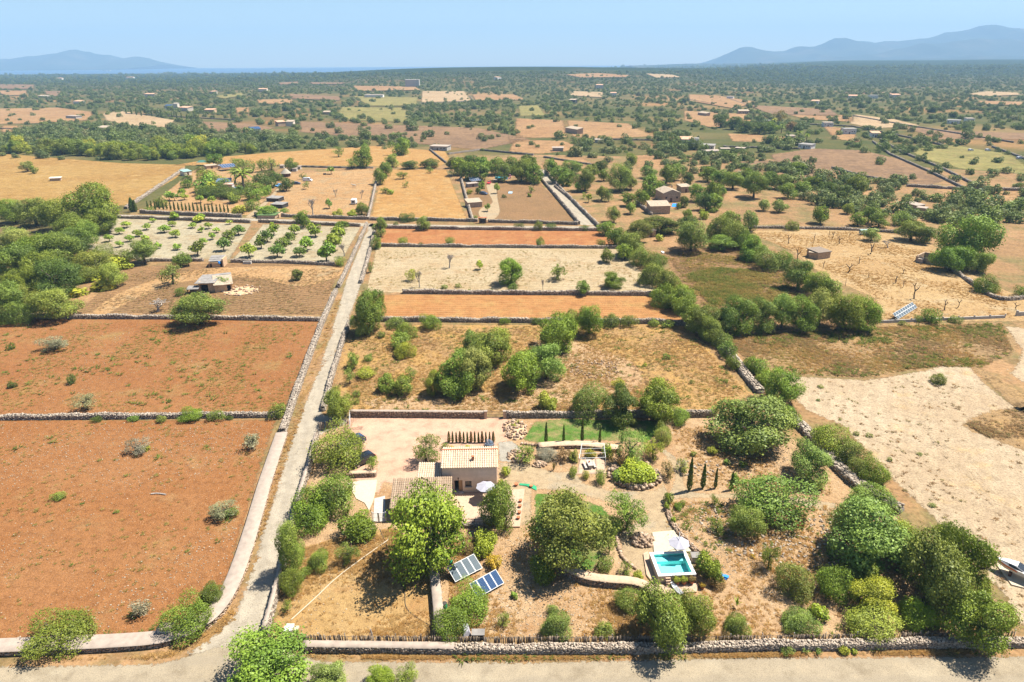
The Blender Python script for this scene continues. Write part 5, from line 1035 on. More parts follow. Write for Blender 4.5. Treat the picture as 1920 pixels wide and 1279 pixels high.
rv = Vector((0, d2 + .3, 1.05)); tiles(W2, 'roof_tiles', (-.2, -.2, h2 + .02), (1, 0, 0), rv, w2 + .3, rv.length, .3, .45, M_TILEOLD, 7, .09)
slab('house_terrace', [(846, 927), (940, 925), (942, 984), (866, 984), (850, 978)], -.1, .14, M_PAVE, 'sandy tiled terrace in front of the house door', 'terrace')
T, tw = frame((872, 984), (940, 984), 'terrace_railing', 'brown timber railing along the front of the house terrace', 'railing')
for i in range(5): MB().box((.1 + i * (tw - .2) / 4, -.12, .55), (.09, .09, 1.1)).obj('post', M_TIMBER, T)
for z in (.55, 1.05): MB().box((tw / 2, -.12, z), (tw, .06, .07)).obj('rail', M_TIMBER, T)
wall('dark retaining wall under the house terrace', [(868, 988), (940, 988)], .55, .4, .26, group=None, smooth=False)
slab('tiled_walk', [(952, 921), (984, 919), (975, 990), (949, 990)], -.1, .25, M_PAVE, 'raised sandy tiled strip with terracotta pots', 'terrace')
slab('stone_bench', [(944, 974), (952, 974), (950, 988), (942, 988)], .05, .5, M_SAND, 'sandy stone bench at the tiled strip end', 'bench')

def parasol(c, label, r=1.6, z=2.3, arm=False, n=8):
    root = empty('parasol', c, .3, label, 'parasol')
    V = [(0, 0, z + .45)]; F = []
    for i in range(n):
        a = 2 * math.pi * i / n; V.append((r * math.cos(a), r * math.sin(a), z)); am = a + math.pi / n; V.append((r * .9 * math.cos(am), r * .9 * math.sin(am), z - .04))
    m = 2 * n
    for i in range(m): F.append((0, 1 + i, 1 + (i + 1) % m))
    V += [(x, y, q - .05) for x, y, q in V]; k = m + 1
    F += [(k, k + 1 + (i + 1) % m, k + 1 + i) for i in range(m)] + [(1 + i, k + 1 + i, k + 1 + (i + 1) % m, 1 + (i + 1) % m) for i in range(m)]
    MB().add(V, F).obj('canopy', M_CANVAS, root)
    for i in range(n):
        a = 2 * math.pi * i / n; MB().tube([(0, 0, z + .36), (r * .97 * math.cos(a), r * .97 * math.sin(a), z - .07)], .02, 4).obj('rib', M_METAL, root)
    if arm:
        MB().tube([(1.0, 1.5, .1), (1.0, 1.55, 2.5), (.6, 1.0, 3.1), (0, 0, z + .6)], .05, 6).obj('arm', M_METAL, root); MB().box((1.0, 1.5, .06), (1.0, 1.0, .12)).obj('base', M_CONC, root)
    else:
        MB().tube([(0, 0, .1), (0, 0, z + .5)], .035, 6).obj('pole', M_METAL, root); MB().lathe([(.32, 0), (.3, .1), (.06, .14)], n=10).obj('base', M_CONC, root)
    return root
pc = G(911, 912, 2.4); parasol((pc.x, pc.y, .14), 'white parasol on the house terrace beside the door', 1.5, 2.25)
def pot(px, py, label, plant=None, s=.28, z=0.0, mat=None):
    p = G(px, py, z); root = empty('plant_pot', p, 0, label, 'pot', None)
    MB().lathe([(s * .62, 0), (s * .95, s * 1.2), (s * 1.08, s * 1.25), (s * 1.08, s * 1.45), (s * .85, s * 1.45)], n=10).obj('pot', mat or M_TERRA, root)
    if plant:
        me = crown_mesh('leafy', 1, 1)
        if not me.materials: me.materials.append(M_LEAF)
        o = link('plant', me, None, root, (0, 0, s * 2.1)); o.scale = (s * 1.3,) * 3; t = TONE[plant][0]; o.color = (*t, 1)
    return root
for i, (x, y) in enumerate([(976, 941), (975, 951), (974, 963), (972, 973)]): pot(x, y, f"{['farthest', 'second', 'third', 'nearest'][i]} small terracotta pot on the raised tiled strip", None, .26, .25)
pot(968, 911, 'terracotta pot beside the green garden edging, left one', None, .3); pot(996, 914, 'terracotta pot beside the green garden edging, right one', None, .26)
g1 = [G(974, 906, .2), G(986, 907, .25), G(998, 908, .25), G(1006, 912, .2)]; c = g1[1]
tag(MB().add([tuple(p - c) for p in g1] + [tuple(p - c - Vector((0, .35 if i < 2 else .9, .12))) for i, p in enumerate(g1)] + [tuple(p - c - Vector((0, 0, .1))) for p in g1], [(0, 4, 5, 1), (1, 5, 6, 2), (2, 6, 7, 3), (0, 1, 9, 8), (1, 2, 10, 9), (2, 3, 11, 10)]).obj('garden_edging', M_GREENPL, None, c), 'curved green plastic strip lying on the sandy yard', 'edging')

# ------------------------------------------------------------------ pool
PZ = 1.25
pc4 = [G(1234.5, 1080.6, PZ), G(1305.7, 1076.8, PZ), G(1286, 1032.4, PZ), G(1217, 1035.7, PZ)]; po = pc4[0]
pool = empty('swimming_pool', (po.x, po.y, 0), math.atan2((pc4[1] - po).y, (pc4[1] - po).x), 'raised square swimming pool with white rim and turquoise water', 'pool'); pool['kind'] = 'thing'
pw = (pc4[1] - po).length; pd = ((pc4[3] - po).length + (pc4[2] - pc4[1]).length) / 2
def ring(b, x0, y0, x1, y1, t, z0, z1):
    b.box(((x0 + x1) / 2, y0 + t / 2, (z0 + z1) / 2), (x1 - x0, t, z1 - z0)).box(((x0 + x1) / 2, y1 - t / 2, (z0 + z1) / 2), (x1 - x0, t, z1 - z0))
    b.box((x0 + t / 2, (y0 + y1) / 2, (z0 + z1) / 2), (t, y1 - y0 - 2 * t, z1 - z0)).box((x1 - t / 2, (y0 + y1) / 2, (z0 + z1) / 2), (t, y1 - y0 - 2 * t, z1 - z0)); return b
ring(MB(), .04, .04, pw - .04, pd - .04, .26, -.05, PZ - .1).obj('shell', M_PLASTER, pool)
ring(MB(), 0, 0, pw, pd, .42, PZ - .1, PZ).obj('rim', M_WHITE, pool)
ring(MB(), .3, .3, pw - .3, pd - .3, .06, -.05, PZ - .1).box((pw / 2, pd / 2, .12), (pw - .6, pd - .6, .1)).obj('lining', M_POOL, pool)
MB().box((pw / 2, pd - .85, .4), (pw - .74, .95, .8)).box((.75, pd / 2, .25), (.7, pd - 2.2, .5)).obj('underwater_bench', M_POOL, pool)
m, nt, N, L = _new('pool_water'); tr = N.new('ShaderNodeBsdfTransparent'); tr.inputs[0].default_value = (.62, .95, .95, 1); gl = N.new('ShaderNodeBsdfGlossy'); gl.inputs['Roughness'].default_value = .04
lw = N.new('ShaderNodeFresnel'); lw.inputs[0].default_value = 1.33; nz = N.new('ShaderNodeTexNoise'); nz.inputs['Scale'].default_value = 3; bp = N.new('ShaderNodeBump'); bp.inputs['Strength'].default_value = .25; bp.inputs['Distance'].default_value = .05
L.new(nz.outputs['Fac'], bp.inputs['Height']); L.new(bp.outputs[0], gl.inputs['Normal']); L.new(bp.outputs[0], lw.inputs['Normal']); mx = N.new('ShaderNodeMixShader'); L.new(lw.outputs[0], mx.inputs[0]); L.new(tr.outputs[0], mx.inputs[1]); L.new(gl.outputs[0], mx.inputs[2])
o = N.new('ShaderNodeOutputMaterial'); L.new(mx.outputs[0], o.inputs[0]); M_WATER = m
MB().add([(.35, .35, PZ - .16), (pw - .35, .35, PZ - .16), (pw - .35, pd - .35, PZ - .16), (.35, pd - .35, PZ - .16)], [(0, 1, 2, 3)]).obj('water', M_WATER, pool)
st = MB()
for k in range(5): st.box((1.2, -.12 - .2 * k, PZ - .25 - .24 * k), (.62, .24, .08))
st.box((.92, -.55, .5), (.05, 1.15, .08), rx=-.86).box((1.48, -.55, .5), (.05, 1.15, .08), rx=-.86).obj('steps', M_PAVE, pool)
for x in (1.9, 3.0): MB().tube([(x, -.15, PZ - .5), (x, -.15, PZ + .15), (x, .3, PZ + .2), (x, .5, PZ - .2)], .03, 5).tube([(x + .35, -.15, PZ - .5), (x + .35, -.15, PZ + .15), (x + .35, .3, PZ + .2), (x + .35, .5, PZ - .2)], .03, 5).obj('handrail', M_METAL, pool)
slab('pool_plinth', [(1225, 1062), (1234, 1099), (1308, 1096), (1306, 1112), (1240, 1116), (1212, 1080), (1206, 1040), (1214, 1036)], -.1, .22, M_PAVE, 'low sandy step running round the raised pool', 'paving')
slab('sun_deck', [(1223, 1000), (1268, 996), (1296, 1036), (1226, 1038)], -.1, .2, M_CREAMPAVE, 'cream paved sun deck behind the pool', 'terrace')
pc = G(1273, 1019, 2.4); parasol((pc.x, pc.y, .2), 'white cantilever parasol over the pool sun deck', 1.4, 2.3, True)
for i, x in enumerate((1268.5, 1282, 1296.5)): pot(x, 1096 - i, f"{['left', 'middle', 'right'][i]} large terracotta pot in front of the pool wall", 'y' if i < 2 else 'br', .34, .22)
pot(1317, 1104, 'yellow-leaved pot plant at the pool plinth corner', 'au', .26)
B, bw = frame((1297, 1056), (1312, 1056), 'pump_box', 'grey pump box beside the pool', 'box'); MB().box((bw / 2, .45, .45), (bw, .9, .9)).obj('cabinet', M_CONC, B); MB().box((bw / 2, .45, .94), (bw + .12, 1.05, .07), rx=.06).obj('lid', M_GREYROOF, B)
p = G(1354, 1079, .15); fl = empty('pool_float', p, -.9, 'deflated blue pool float lying beside the bush', 'float')
MB().box((0, 0, 0), (1.5, .5, .2), ry=.1).box((.55, .1, .14), (.5, .45, .16), rz=.3).obj('body', M_BLUE, fl); MB().lathe([(.12, 0), (.16, .1), (.08, .2)], (-.55, .05, .1), 8).obj('cushion', M_WHITE, fl)
L_, lw_ = frame((1276, 1122), (1286, 1118), 'sun_lounger', 'grey sun lounger below the pool terrace', 'lounger'); MB().box((.35, .9, .35), (.65, 1.3, .06)).box((.35, 1.8, .55), (.65, .7, .06), rx=.6).obj('seat', M_METAL, L_)
for x in (.08, .62):
    for y in (.35, 1.45): MB().box((x, y, .17), (.05, .05, .34)).obj('leg', M_METAL, L_)

# ------------------------------------------------------------------ rocks
def boulders(px, py, r, n, label, mat, size=.5, hgt0=.5, ringr=None, name='rock_pile', cat='rocks', sq=.8, group=None):
    c = G(px, py); rr = np.random.default_rng(int(px * 7 + py)); a = rr.uniform(0, 6.283, n); q = (r * np.sqrt(rr.random(n))) if ringr is None else r * (1 + rr.uniform(-ringr, ringr, n))
    C = np.column_stack([np.cos(a) * q, np.sin(a) * q * sq, np.maximum(hgt0 * (1 - (q / r) ** 2) if ringr is None else rr.uniform(0, hgt0, n), 0) + size * .2]); s = size * rr.uniform(.5, 1.3, (n, 3)) * np.array([1, 1, .75 if hgt0 > .1 else .35])
    root = empty(name, c, 0, label, cat, group); o = link('stones', stones_mesh('stones', C, s, a, int(px), .6), mat, root); tag(o, kind='stuff'); 
    if ringr is None and hgt0 > .1: MB().lathe([(r * .96, -.05), (r * .7, hgt0 * .45), (r * .3, hgt0 * .85), (.05, hgt0 * .95)], n=14).obj('earth_mound', M_ADOBE, root).scale = (1, sq, 1)
    return root
boulders(1203, 1015, 1.7, 130, 'round rockery of pale boulders beside the pool deck', M_STONEWARM, .42, .9)
plants_extra = []
boulders(1190, 893, 3.6, 150, 'ring of boulders round the lush green bed', M_STONEWARM, .5, .45, .13, sq=.95)
boulders(1112, 692, 4.2, 110, 'ruined round stone ring in the meadow', M_STONEWARM, .28, .2, .34, sq=.9)
boulders(966, 806, 2.3, 90, 'sloping rockery at the left end of the lawn', M_STONEWARM, .45, .5, sq=1.6)
boulders(968, 856, 1.5, 60, 'boulders at the corner of the gravel drive', M_STONEWARM, .42, .4, sq=1.3)
boulders(1012, 872, 1.3, 40, 'boulders under the grey shrubs by the yard', M_STONEWARM, .4, .35, sq=.6)
boulders(1162, 880, 1.6, 60, 'pale stones at the pergola edge of the round bed', M_STONE, .4, .3, sq=.7)
boulders(1345, 975, 3.0, 60, 'white stones scattered above the pool track', M_STONE, .3, .06, sq=1.2)
boulders(1310, 880, 4.0, 70, 'white rock outcrop around the cypresses', M_STONE, .32, .06, sq=.7)
boulders(1400, 1010, 4.5, 80, 'white limestone outcrop below the big bush', M_STONE, .34, .06, sq=.9)
boulders(1520, 1040, 5.0, 110, 'limestone rubble beside the lower right thicket', M_STONE, .3, .06, sq=.9)
boulders(1560, 990, 3.5, 70, 'limestone rubble above the lower right thicket', M_STONE, .28, .06, sq=.9)
slab('rock_terrace', [(652, 906), (680, 902), (707, 901), (705, 918), (700, 940), (692, 958), (684, 944), (668, 936), (660, 922)], -.1, .12, M_CREAMPAVE, 'pale flat rock terrace beside the annex', 'terrace')
boulders(1500, 268, 9, 60, 'heap of red rubble by the far white house', M_STONEWARM, 1.2, 1.6, sq=.8)
for lab, q in (('row of boulders edging the lawn', [(978, 833), (1010, 836), (1055, 833), (1092, 830), (1130, 833), (1162, 838)]), ('boulder edging beside the small lawn', [(1163, 985), (1156, 1005), (1160, 1030), (1170, 1050), (1190, 1066)])):
    Q, ln = resample(np.array(catmull(poly_world(q), 4)), .48); rr = np.random.default_rng(len(Q)); n = len(Q); c = Q[n // 2]
    root = empty('boulder_edging', (c[0], c[1], 0), 0, lab, 'edging')
    for i in range(n):
        o = link('boulder', stones_mesh('boulder', [[0, 0, .16]], [[.5 * rr.uniform(.7, 1.2), .42, .36]], [rr.uniform(0, 6)], i) if i < 6 else bpy.data.objects[root.children[i % 6].name].data, M_STONEWARM, root, (Q[i, 0] - c[0] + rr.uniform(-.05, .05), Q[i, 1] - c[1] + rr.uniform(-.05, .05), 0), rr.uniform(0, 6))

# ------------------------------------------------------------------ pergola, table, gates, fences
P_ = [G(1085, 886), G(1134, 884), G(1131, 858), G(1090, 858)]
pg = empty('pergola', P_[0], 0, 'white metal pergola frame over the picnic table', 'pergola'); pg['kind'] = 'thing'; P_ = [q - P_[0] for q in P_]; hp = 2.6
for q in P_: MB().tube([q, q + Vector((0, 0, hp))], .045, 6).obj('post', M_WHITE, pg)
for i in range(4): MB().tube([P_[i] + Vector((0, 0, hp)), P_[(i + 1) % 4] + Vector((0, 0, hp))], .04, 6).obj('beam', M_WHITE, pg)
for t in (.33, .66): MB().tube([P_[0].lerp(P_[3], t) + Vector((0, 0, hp)), P_[1].lerp(P_[2], t) + Vector((0, 0, hp))], .03, 6).obj('beam', M_WHITE, pg)
slab('picnic_floor', [(1080, 890), (1136, 888), (1132, 858), (1090, 858)], -.1, .06, M_PAVE, 'sandy floor under the white pergola', 'paving')
c = G(1105, 875); tb = empty('picnic_table', c, .15, 'grey picnic table with benches under the pergola', 'table')
MB().box((0, 0, .75), (.8, 1.9, .08)).obj('top', M_CONC, tb)
for s in (-1, 1): MB().box((s * .75, 0, .42), (.35, 1.9, .07)).box((s * .75, -.7, .2), (.3, .1, .4)).box((s * .75, .7, .2), (.3, .1, .4)).obj('bench', M_CONC, tb)
for y in (-.7, .7): MB().box((0, y, .36), (.6, .12, .72)).obj('leg', M_CONC, tb)
MB().lathe([(.1, 0), (.16, .2), (.1, .22)], (0, .1, .79), 8).obj('flower_bowl', M_TERRA, tb)
def bar_gate(a, b, h, label, mat, n=12, z0=.1, post=True):
    g, w = frame(a, b, 'gate', label, 'gate')
    MB().box((w / 2, 0, h), (w, .05, .05)).box((w / 2, 0, z0), (w, .05, .05)).box((w / 2, 0, h * .5), (w, .04, .04)).obj('gate_frame', mat, g)
    for i in range(n): MB().box(((i + .5) * w / n, 0, (h + z0) / 2), (.03, .03, h - z0)).obj('bar', mat, g)
    if post:
        for x in (-.08, w + .08): MB().box((x, 0, h * .55), (.1, .1, h * 1.1)).obj('post', mat, g)
    return g
bar_gate((912, 783), (945, 783), 1.2, 'dark iron bar gate in the wall behind the court', M_IRON, 14)
for x, lab in ((911, 'left'), (946, 'right')):
    p = G(x, 784); q = empty('gate_pillar', p, 0, f'{lab} stone pillar of the iron gate', 'pillar', 'gate pillars'); MB().box((0, 0, .7), (.5, .5, 1.4)).obj('shaft', M_SAND, q); MB().box((0, 0, 1.46), (.6, .6, .1)).obj('cap', M_CAP, q)
bar_gate((700, 978), (710, 979), 1.5, 'left leaf of the open white side gate by the annex', M_WHITE, 4); bar_gate((711, 979), (723, 978), 1.5, 'right leaf of the white side gate by the annex', M_WHITE, 5)
slab('side_path', [(702, 935), (722, 930), (722, 978), (700, 978)], .0, .05, M_CONC, 'grey side path between annex and rock terrace', 'paving')
bar_gate((656, 803), (657, 785), 1.5, 'white driveway gate beside the lane', M_WHITE, 8)
def reed(a, b, h, label, seed, posts=0, dens=9):
    g, w = frame(a, b, 'reed_fence', label, 'fence', 'reed screens'); r = np.random.default_rng(seed); n = int(w * dens)
    C = np.column_stack([np.sort(r.uniform(0, w, n)), r.uniform(-.03, .03, n), h / 2 + r.uniform(-.08, .05, n)]); S_ = np.column_stack([r.uniform(.08, .16, n), np.full(n, .05), h * r.uniform(.9, 1.08, n)])
    o = link('reeds', stones_mesh('reeds', C, S_, np.zeros(n), seed, .03), M_REED, g); tag(o, kind='stuff')
    for z in (h * .3, h * .8): MB().box((w / 2, .06, z), (w, .03, .03)).obj('wire', M_IRON, g)
    for i in range(max(posts, 2)): MB().box((i * w / (max(posts, 2) - 1), .1, h * .55), (.07, .07, h * 1.15)).obj('post', M_METAL, g)
    return g
reed((506, 1207), (838, 1210), 1.35, 'brown reed screen along the dry lawn, above the road', 3, 8); reed((838, 1210), (1250, 1208), 1.25, 'brown reed screen below the solar panels and slope', 4, 9); reed((1250, 1208), (1900, 1198), 1.15, 'thin reed screen with pale posts below the lower right thicket', 5, 12, 6)
reed((599, 808), (642, 799), 1.6, 'short reed screen beside the driveway entrance', 6, 3)
reed((597, 818), (580, 888), 1.5, 'reed screen on the lane wall beside the parked car', 8, 4)
# mesh fence posts of the block wall under the vineyard
bwl, bl = frame((1648, 606), (1884, 596), 'block_wall', 'grey concrete block wall with stub posts under the vineyard', 'wall'); MB().box((bl / 2, 0, .35), (bl, .25, .7)).obj('wall_body', M_CONC, bwl)
for i in range(9): MB().box((bl * i / 8, 0, .85), (.22, .27, .35)).obj('post', M_CONC, bwl)
bw2, b2 = frame((1905, 592), (1990, 590), 'block_wall', 'grey concrete block wall right of the vineyard entrance', 'wall'); MB().box((b2 / 2, 0, .5), (b2, .25, 1.0)).obj('wall_body', M_CONC, bw2)
MB().box((.1, 0, .7), (.4, .4, 1.4)).obj('post', M_CONC, bw2)
# ------------------------------------------------------------------ solar arrays
def cell_mat(name, base, line, gloss=.05, spec=.5):
    m, nt, N, L = _new(name); tc = N.new('ShaderNodeTexCoord'); br = N.new('ShaderNodeTexBrick'); br.offset = 0; br.inputs['Color1'].default_value = base; br.inputs['Color2'].default_value = tuple(v * 1.15 for v in base[:3]) + (1,); br.inputs['Mortar'].default_value = line
    br.inputs['Scale'].default_value = 1; br.inputs['Brick Width'].default_value = .17; br.inputs['Row Height'].default_value = .17; br.inputs['Mortar Size'].default_value = .012
    L.new(tc.outputs['Object'], br.inputs['Vector']); b = N.new('ShaderNodeBsdfPrincipled'); L.new(br.outputs[0], b.inputs['Base Color']); b.inputs['Roughness'].default_value = gloss; b.inputs['Specular IOR Level'].default_value = spec
    o = N.new('ShaderNodeOutputMaterial'); L.new(b.outputs[0], o.inputs[0]); return m
M_PVBLUE = cell_mat('solar_cells_blue', (.012, .036, .10, 1), (.09, .14, .22, 1)); M_PVGREY = cell_mat('solar_cells_painted_glare', (.075, .10, .118, 1), (.15, .17, .18, 1), .03, .2)  # grey cells have pale glare put into their base colour
def solar(corners, zb, zt, nx, ny, label, mat, group='solar arrays'):
    """corners in the photo: bottom-left, bottom-right, top-right, top-left"""
    bl, br, tr_, tl = [G(c[0], c[1], z) for c, z in zip(corners, (zb, zb, zt, zt))]
    o0 = Vector((bl.x, bl.y, 0)); root = empty('solar_array', o0, 0, label, 'solar panels', group); root['kind'] = 'thing'
    u = ((br - bl) + (tr_ - tl)) / 2; v = ((tl - bl) + (tr_ - br)) / 2; n = u.cross(v).normalized(); U, Vv = u / nx, v / ny
    rot = Matrix((u.normalized(), (n.cross(u.normalized())), n)).transposed().to_euler()
    for j in range(ny):
        for i in range(nx):
            c = bl - o0 + U * (i + .5) + Vv * (j + .5); lu, lv = U.length, Vv.length
            fr = MB(); t = .06
            fr.box((0, lv / 2 - t / 2, 0), (lu - .02, t, .05)).box((0, -lv / 2 + t / 2, 0), (lu - .02, t, .05)).box((-lu / 2 + t / 2 + .01, 0, 0), (t, lv - 2 * t, .05)).box((lu / 2 - t / 2 - .01, 0, 0), (t, lv - 2 * t, .05))
            f = fr.obj('panel', M_WHITE, root, c); f.rotation_euler = rot
            MB().box((0, 0, 0), (lu - .1, lv - .1, .03)).obj('cells', mat, f)
    for k in range(nx + 1):
        p = bl - o0 + U * k; q = tl - o0 + U * k
        MB().box((p.x, p.y, p.z / 2 - .03), (.05, .05, max(p.z - .06, .05))).box((q.x, q.y, q.z / 2 - .03), (.05, .05, q.z - .06)).obj('support', M_METAL, root)
    return root
solar([(853, 1092), (904, 1064), (889, 1038), (838, 1062)], .35, 1.35, 4, 1, 'pale glaring array of four solar panels by the big tree', M_PVGREY)
solar([(895, 1122), (945, 1094), (930, 1067), (880, 1095)], .35, 1.35, 4, 1, 'blue array of four solar panels above the bushes', M_PVBLUE)
solar([(1684, 598), (1721, 576), (1710, 567), (1674, 589)], .3, 1.5, 9, 2, 'long grey solar array in the dead vineyard', M_PVGREY)
solar([(883, 340), (901, 338), (898, 331), (880, 333)], 1.6, 2.8, 5, 2, 'blue solar array above the yard shed', M_PVBLUE)
solar([(414, 315), (441, 312), (440, 306), (412, 308)], 2.2, 3.4, 6, 1, 'grey-blue solar array behind the blue-roofed house', M_PVBLUE)

# ------------------------------------------------------------------ vehicles
M_TYRE = plain('tyre', (.02, .02, .02), .8, .1, 9); M_RIM = plain('rim', (.45, .45, .46), .3, .05, 9, metal=.8); M_REDL = plain('tail_lamp', (.5, .02, .02), .3, .05, 5); M_CLEAR = plain('head_lamp', (.7, .7, .72), .15, .05, 5)
def paint(name, c): return plain(name, c, .25, .04, 2, coat=.6, spec=.5)
def car(px, py, heading, label, mat, L0=4.1, W0=1.72, H0=1.5, van=False, group='parked vehicles', name='car', z=0.0):
    """heading: angle of the nose from world +x"""
    root = empty(name, G(px, py), heading, label, 'van' if van else 'car', group); hl, hw_ = L0 / 2, W0 / 2
    prof = [(-hl, .35), (-hl, .85), (-hl + .06, 1.0 if not van else H0 * .72), (-hl + .35, H0 * .93), (-hl + .9, H0), (hl - 1.9, H0 * .985), (hl - 1.05, 1.02), (hl - .25, .86), (hl, .68), (hl, .33)] if not van else [(-hl, .4), (-hl, 1.2), (-hl + .05, H0 * .93), (-hl + .3, H0), (hl - 1.7, H0), (hl - 1.2, H0 * .93), (hl - .7, 1.15), (hl - .1, .95), (hl, .7), (hl, .38)]
    V, n = [], len(prof)
    for (x, zz) in prof:
        k = 1.0 if zz < .95 else 1.0 - .16 * min((zz - .95) / (H0 - .95), 1)
        V += [(x, -hw_ * k, zz), (x, -hw_ * k * .86, zz + .015), (x, hw_ * k * .86, zz + .015), (x, hw_ * k, zz)]
    F = [(i * 4 + j, i * 4 + j + 1, (i + 1) * 4 + j + 1, (i + 1) * 4 + j) for i in range(n - 1) for j in range(3)]
    F += [tuple(i * 4 for i in range(n)), tuple(i * 4 + 3 for i in range(n))[::-1], (0, 3, 2, 1), tuple((n - 1) * 4 + k for k in range(4)), (0, (n - 1) * 4, (n - 1) * 4 + 3, 3)]
    MB().add(V, F).obj('body', mat, root)
    zt, zl = H0 * .94, 1.0
    for s in (-1, 1):
        xs = [(-hl + .45, zl), (-hl + .62, zt), (hl - 1.95, zt), (hl - 1.2, zl + .02)] if not van else [(hl - 2.0, zl + .25), (hl - 2.0, zt), (hl - 1.3, zt), (hl - .9, zl + .22)]
        g = MB(); vs = []
        for x, zz in xs: k = 1.0 - .16 * (zz - .95) / (H0 - .95); vs.append((x, s * (hw_ * k + .008), zz))
        g.add(vs + [(a, b - s * .03, c_) for a, b, c_ in vs], [(0, 1, 2, 3), (4, 7, 6, 5), (0, 4, 5, 1), (1, 5, 6, 2), (2, 6, 7, 3), (3, 7, 4, 0)]).obj('side_window', M_GLASS, root)
    a, b = ((hl - 1.84, H0 * .965), (hl - 1.12, 1.08)) if not van else ((hl - 1.16, H0 * .90), (hl - .74, 1.22))
    MB().add([(a[0], -hw_ * .78, a[1] + .03), (a[0], hw_ * .78, a[1] + .03), (b[0], hw_ * .84, b[1] + .02), (b[0], -hw_ * .84, b[1] + .02)], [(0, 3, 2, 1)]).obj('windscreen', M_GLASS, root)
    MB().add([(-hl + .01, -hw_ * .78, 1.0), (-hl + .01, hw_ * .78, 1.0), (-hl + .28, hw_ * .72, H0 * .91), (-hl + .28, -hw_ * .72, H0 * .91)] if not van else [(-hl - .01, -hw_ * .7, 1.2), (-hl - .01, hw_ * .7, 1.2), (-hl + .03, hw_ * .66, H0 * .88), (-hl + .03, -hw_ * .66, H0 * .88)], [(0, 3, 2, 1)]).obj('rear_window', M_GLASS, root)
    for sx in (-hl + .75, hl - .8):
        for s in (-1, 1):
            w = MB().tube([(sx, s * (hw_ - .2), .32), (sx, s * (hw_ + .01), .32)], .32, 12).obj('wheel', M_TYRE, root); MB().tube([(sx, s * (hw_ - .02), .32), (sx, s * (hw_ + .03), .32)], .2, 10).obj('rim', M_RIM, w)
    for s in (-1, 1):
        MB().box((-hl - .005, s * (hw_ - .22), .9), (.05, .3, .2)).obj('tail_light', M_REDL, root); MB().box((hl - .06, s * (hw_ - .28), .72), (.12, .36, .14)).obj('headlight', M_CLEAR, root)
    return root
M_BLACKCAR = paint('black_paint', (.012, .014, .018)); M_BLUECAR = paint('blue_paint', (.10, .32, .62)); M_REDCAR = paint('red_paint', (.55, .04, .04)); M_WHITECAR = paint('white_van_paint', (.72, .73, .75)); M_NAVY = paint('navy_paint', (.03, .05, .09))
a, b = G(658, 878), G(694, 862); hd = math.atan2(a.y - b.y, a.x - b.x)
car(680, 868, hd, 'black hatchback parked at the edge of the gravel court', M_BLACKCAR)
car(663, 834, hd, 'dark car half hidden under the tree by the court', M_NAVY)
car(522, 350, 4.4, 'light blue car on the compound track', M_BLUECAR); car(556, 346, .1, 'dark blue car parked beside the white van', M_NAVY, 4.4)
car(577, 340, -.15, 'white van in the horse compound', M_WHITECAR, 5.0, 1.9, 2.0, True); car(917, 345, 4.6, 'red car in the solar-panelled yard', M_REDCAR); car(907, 365, -.6, 'dark car by the low shed in the solar yard', M_NAVY)
car(1820, 283, .3, 'small blue-white car in the far right field, left one', M_WHITECAR); car(1852, 283, .3, 'small blue-white car in the far right field, middle one', M_WHITECAR); car(1911, 298, .2, 'small white car at the far right edge', M_WHITECAR)
car(1623, 440, .1, 'pale green van behind the dead vineyard', paint('pale_green', (.45, .58, .48)), 4.6, 1.8, 1.9, True)
# horse trailer
T, tw = frame((658, 384), (667, 384), 'horse_trailer', 'white horse trailer in the paddock', 'trailer'); 
MB().add([(0, 0, .4), (tw, 0, .4), (tw, 3.4, .4), (0, 3.4, .4), (.05, .0, 2.2), (tw - .05, 0, 2.2), (tw - .05, 3.0, 2.45), (.05, 3.0, 2.45), (.05, 3.35, 1.6), (tw - .05, 3.35, 1.6)], [(0, 3, 2, 1), (0, 1, 5, 4), (4, 5, 6, 7), (7, 6, 9, 8), (8, 9, 2, 3), (0, 4, 7, 8, 3), (1, 2, 9, 6, 5)]).obj('body', M_WHITE, T)
MB().box((tw / 2, -.02, 1.3), (tw * .5, .05, .7)).obj('rear_shade_panel', M_DARK, T)  # black panel on the tail paints the shade of an open trailer
for s in (-.05, tw + .05):
    for y in (1.2, 2.1): MB().tube([(s - .08, y, .32), (s + .08, y, .32)], .32, 10).obj('wheel', M_TYRE, T)
MB().tube([(tw / 2, 3.4, .45), (tw / 2, 4.6, .45)], .05, 5).obj('drawbar', M_METAL, T)
# grazing horse
hb = empty('horse', G(664, 351), 2.9, 'pale grey horse standing in the paddock', 'horse'); M_HORSE = plain('horse_coat', (.52, .46, .38), .8, .12, 3)
bb = MB(); bb.tube([(-.85, 0, 1.15), (-.6, 0, 1.22), (-.1, 0, 1.15), (.4, 0, 1.2), (.75, 0, 1.25), (1.05, 0, 1.42), (1.3, 0, 1.62), (1.42, 0, 1.72), (1.6, 0, 1.6), (1.85, 0, 1.42), (1.95, 0, 1.34)], [.14, .3, .34, .33, .3, .2, .15, .14, .13, .09, .06], 8)
for x, bx in ((.62, .03), (-.62, -.08)):
    for s in (-.16, .16): bb.tube([(x, s, 1.1), (x + bx, s, .62), (x - bx * .4, s, .3), (x, s, .02)], [.12, .07, .05, .06], 6)
for s in (-.07, .07): bb.tube([(1.42, s, 1.82), (1.42, s * 1.4, 2.0)], [.04, .01], 4)
bb.obj('body', M_HORSE, hb, smooth=True); MB().tube([(-.85, 0, 1.3), (-1.05, 0, 1.0), (-1.05, 0, .55)], [.06, .09, .03], 5).obj('tail', M_WHITE, hb); MB().tube([(.85, 0, 1.52), (1.15, 0, 1.72), (1.4, 0, 1.88)], [.05, .06, .04], 5).obj('mane', M_WHITE, hb)

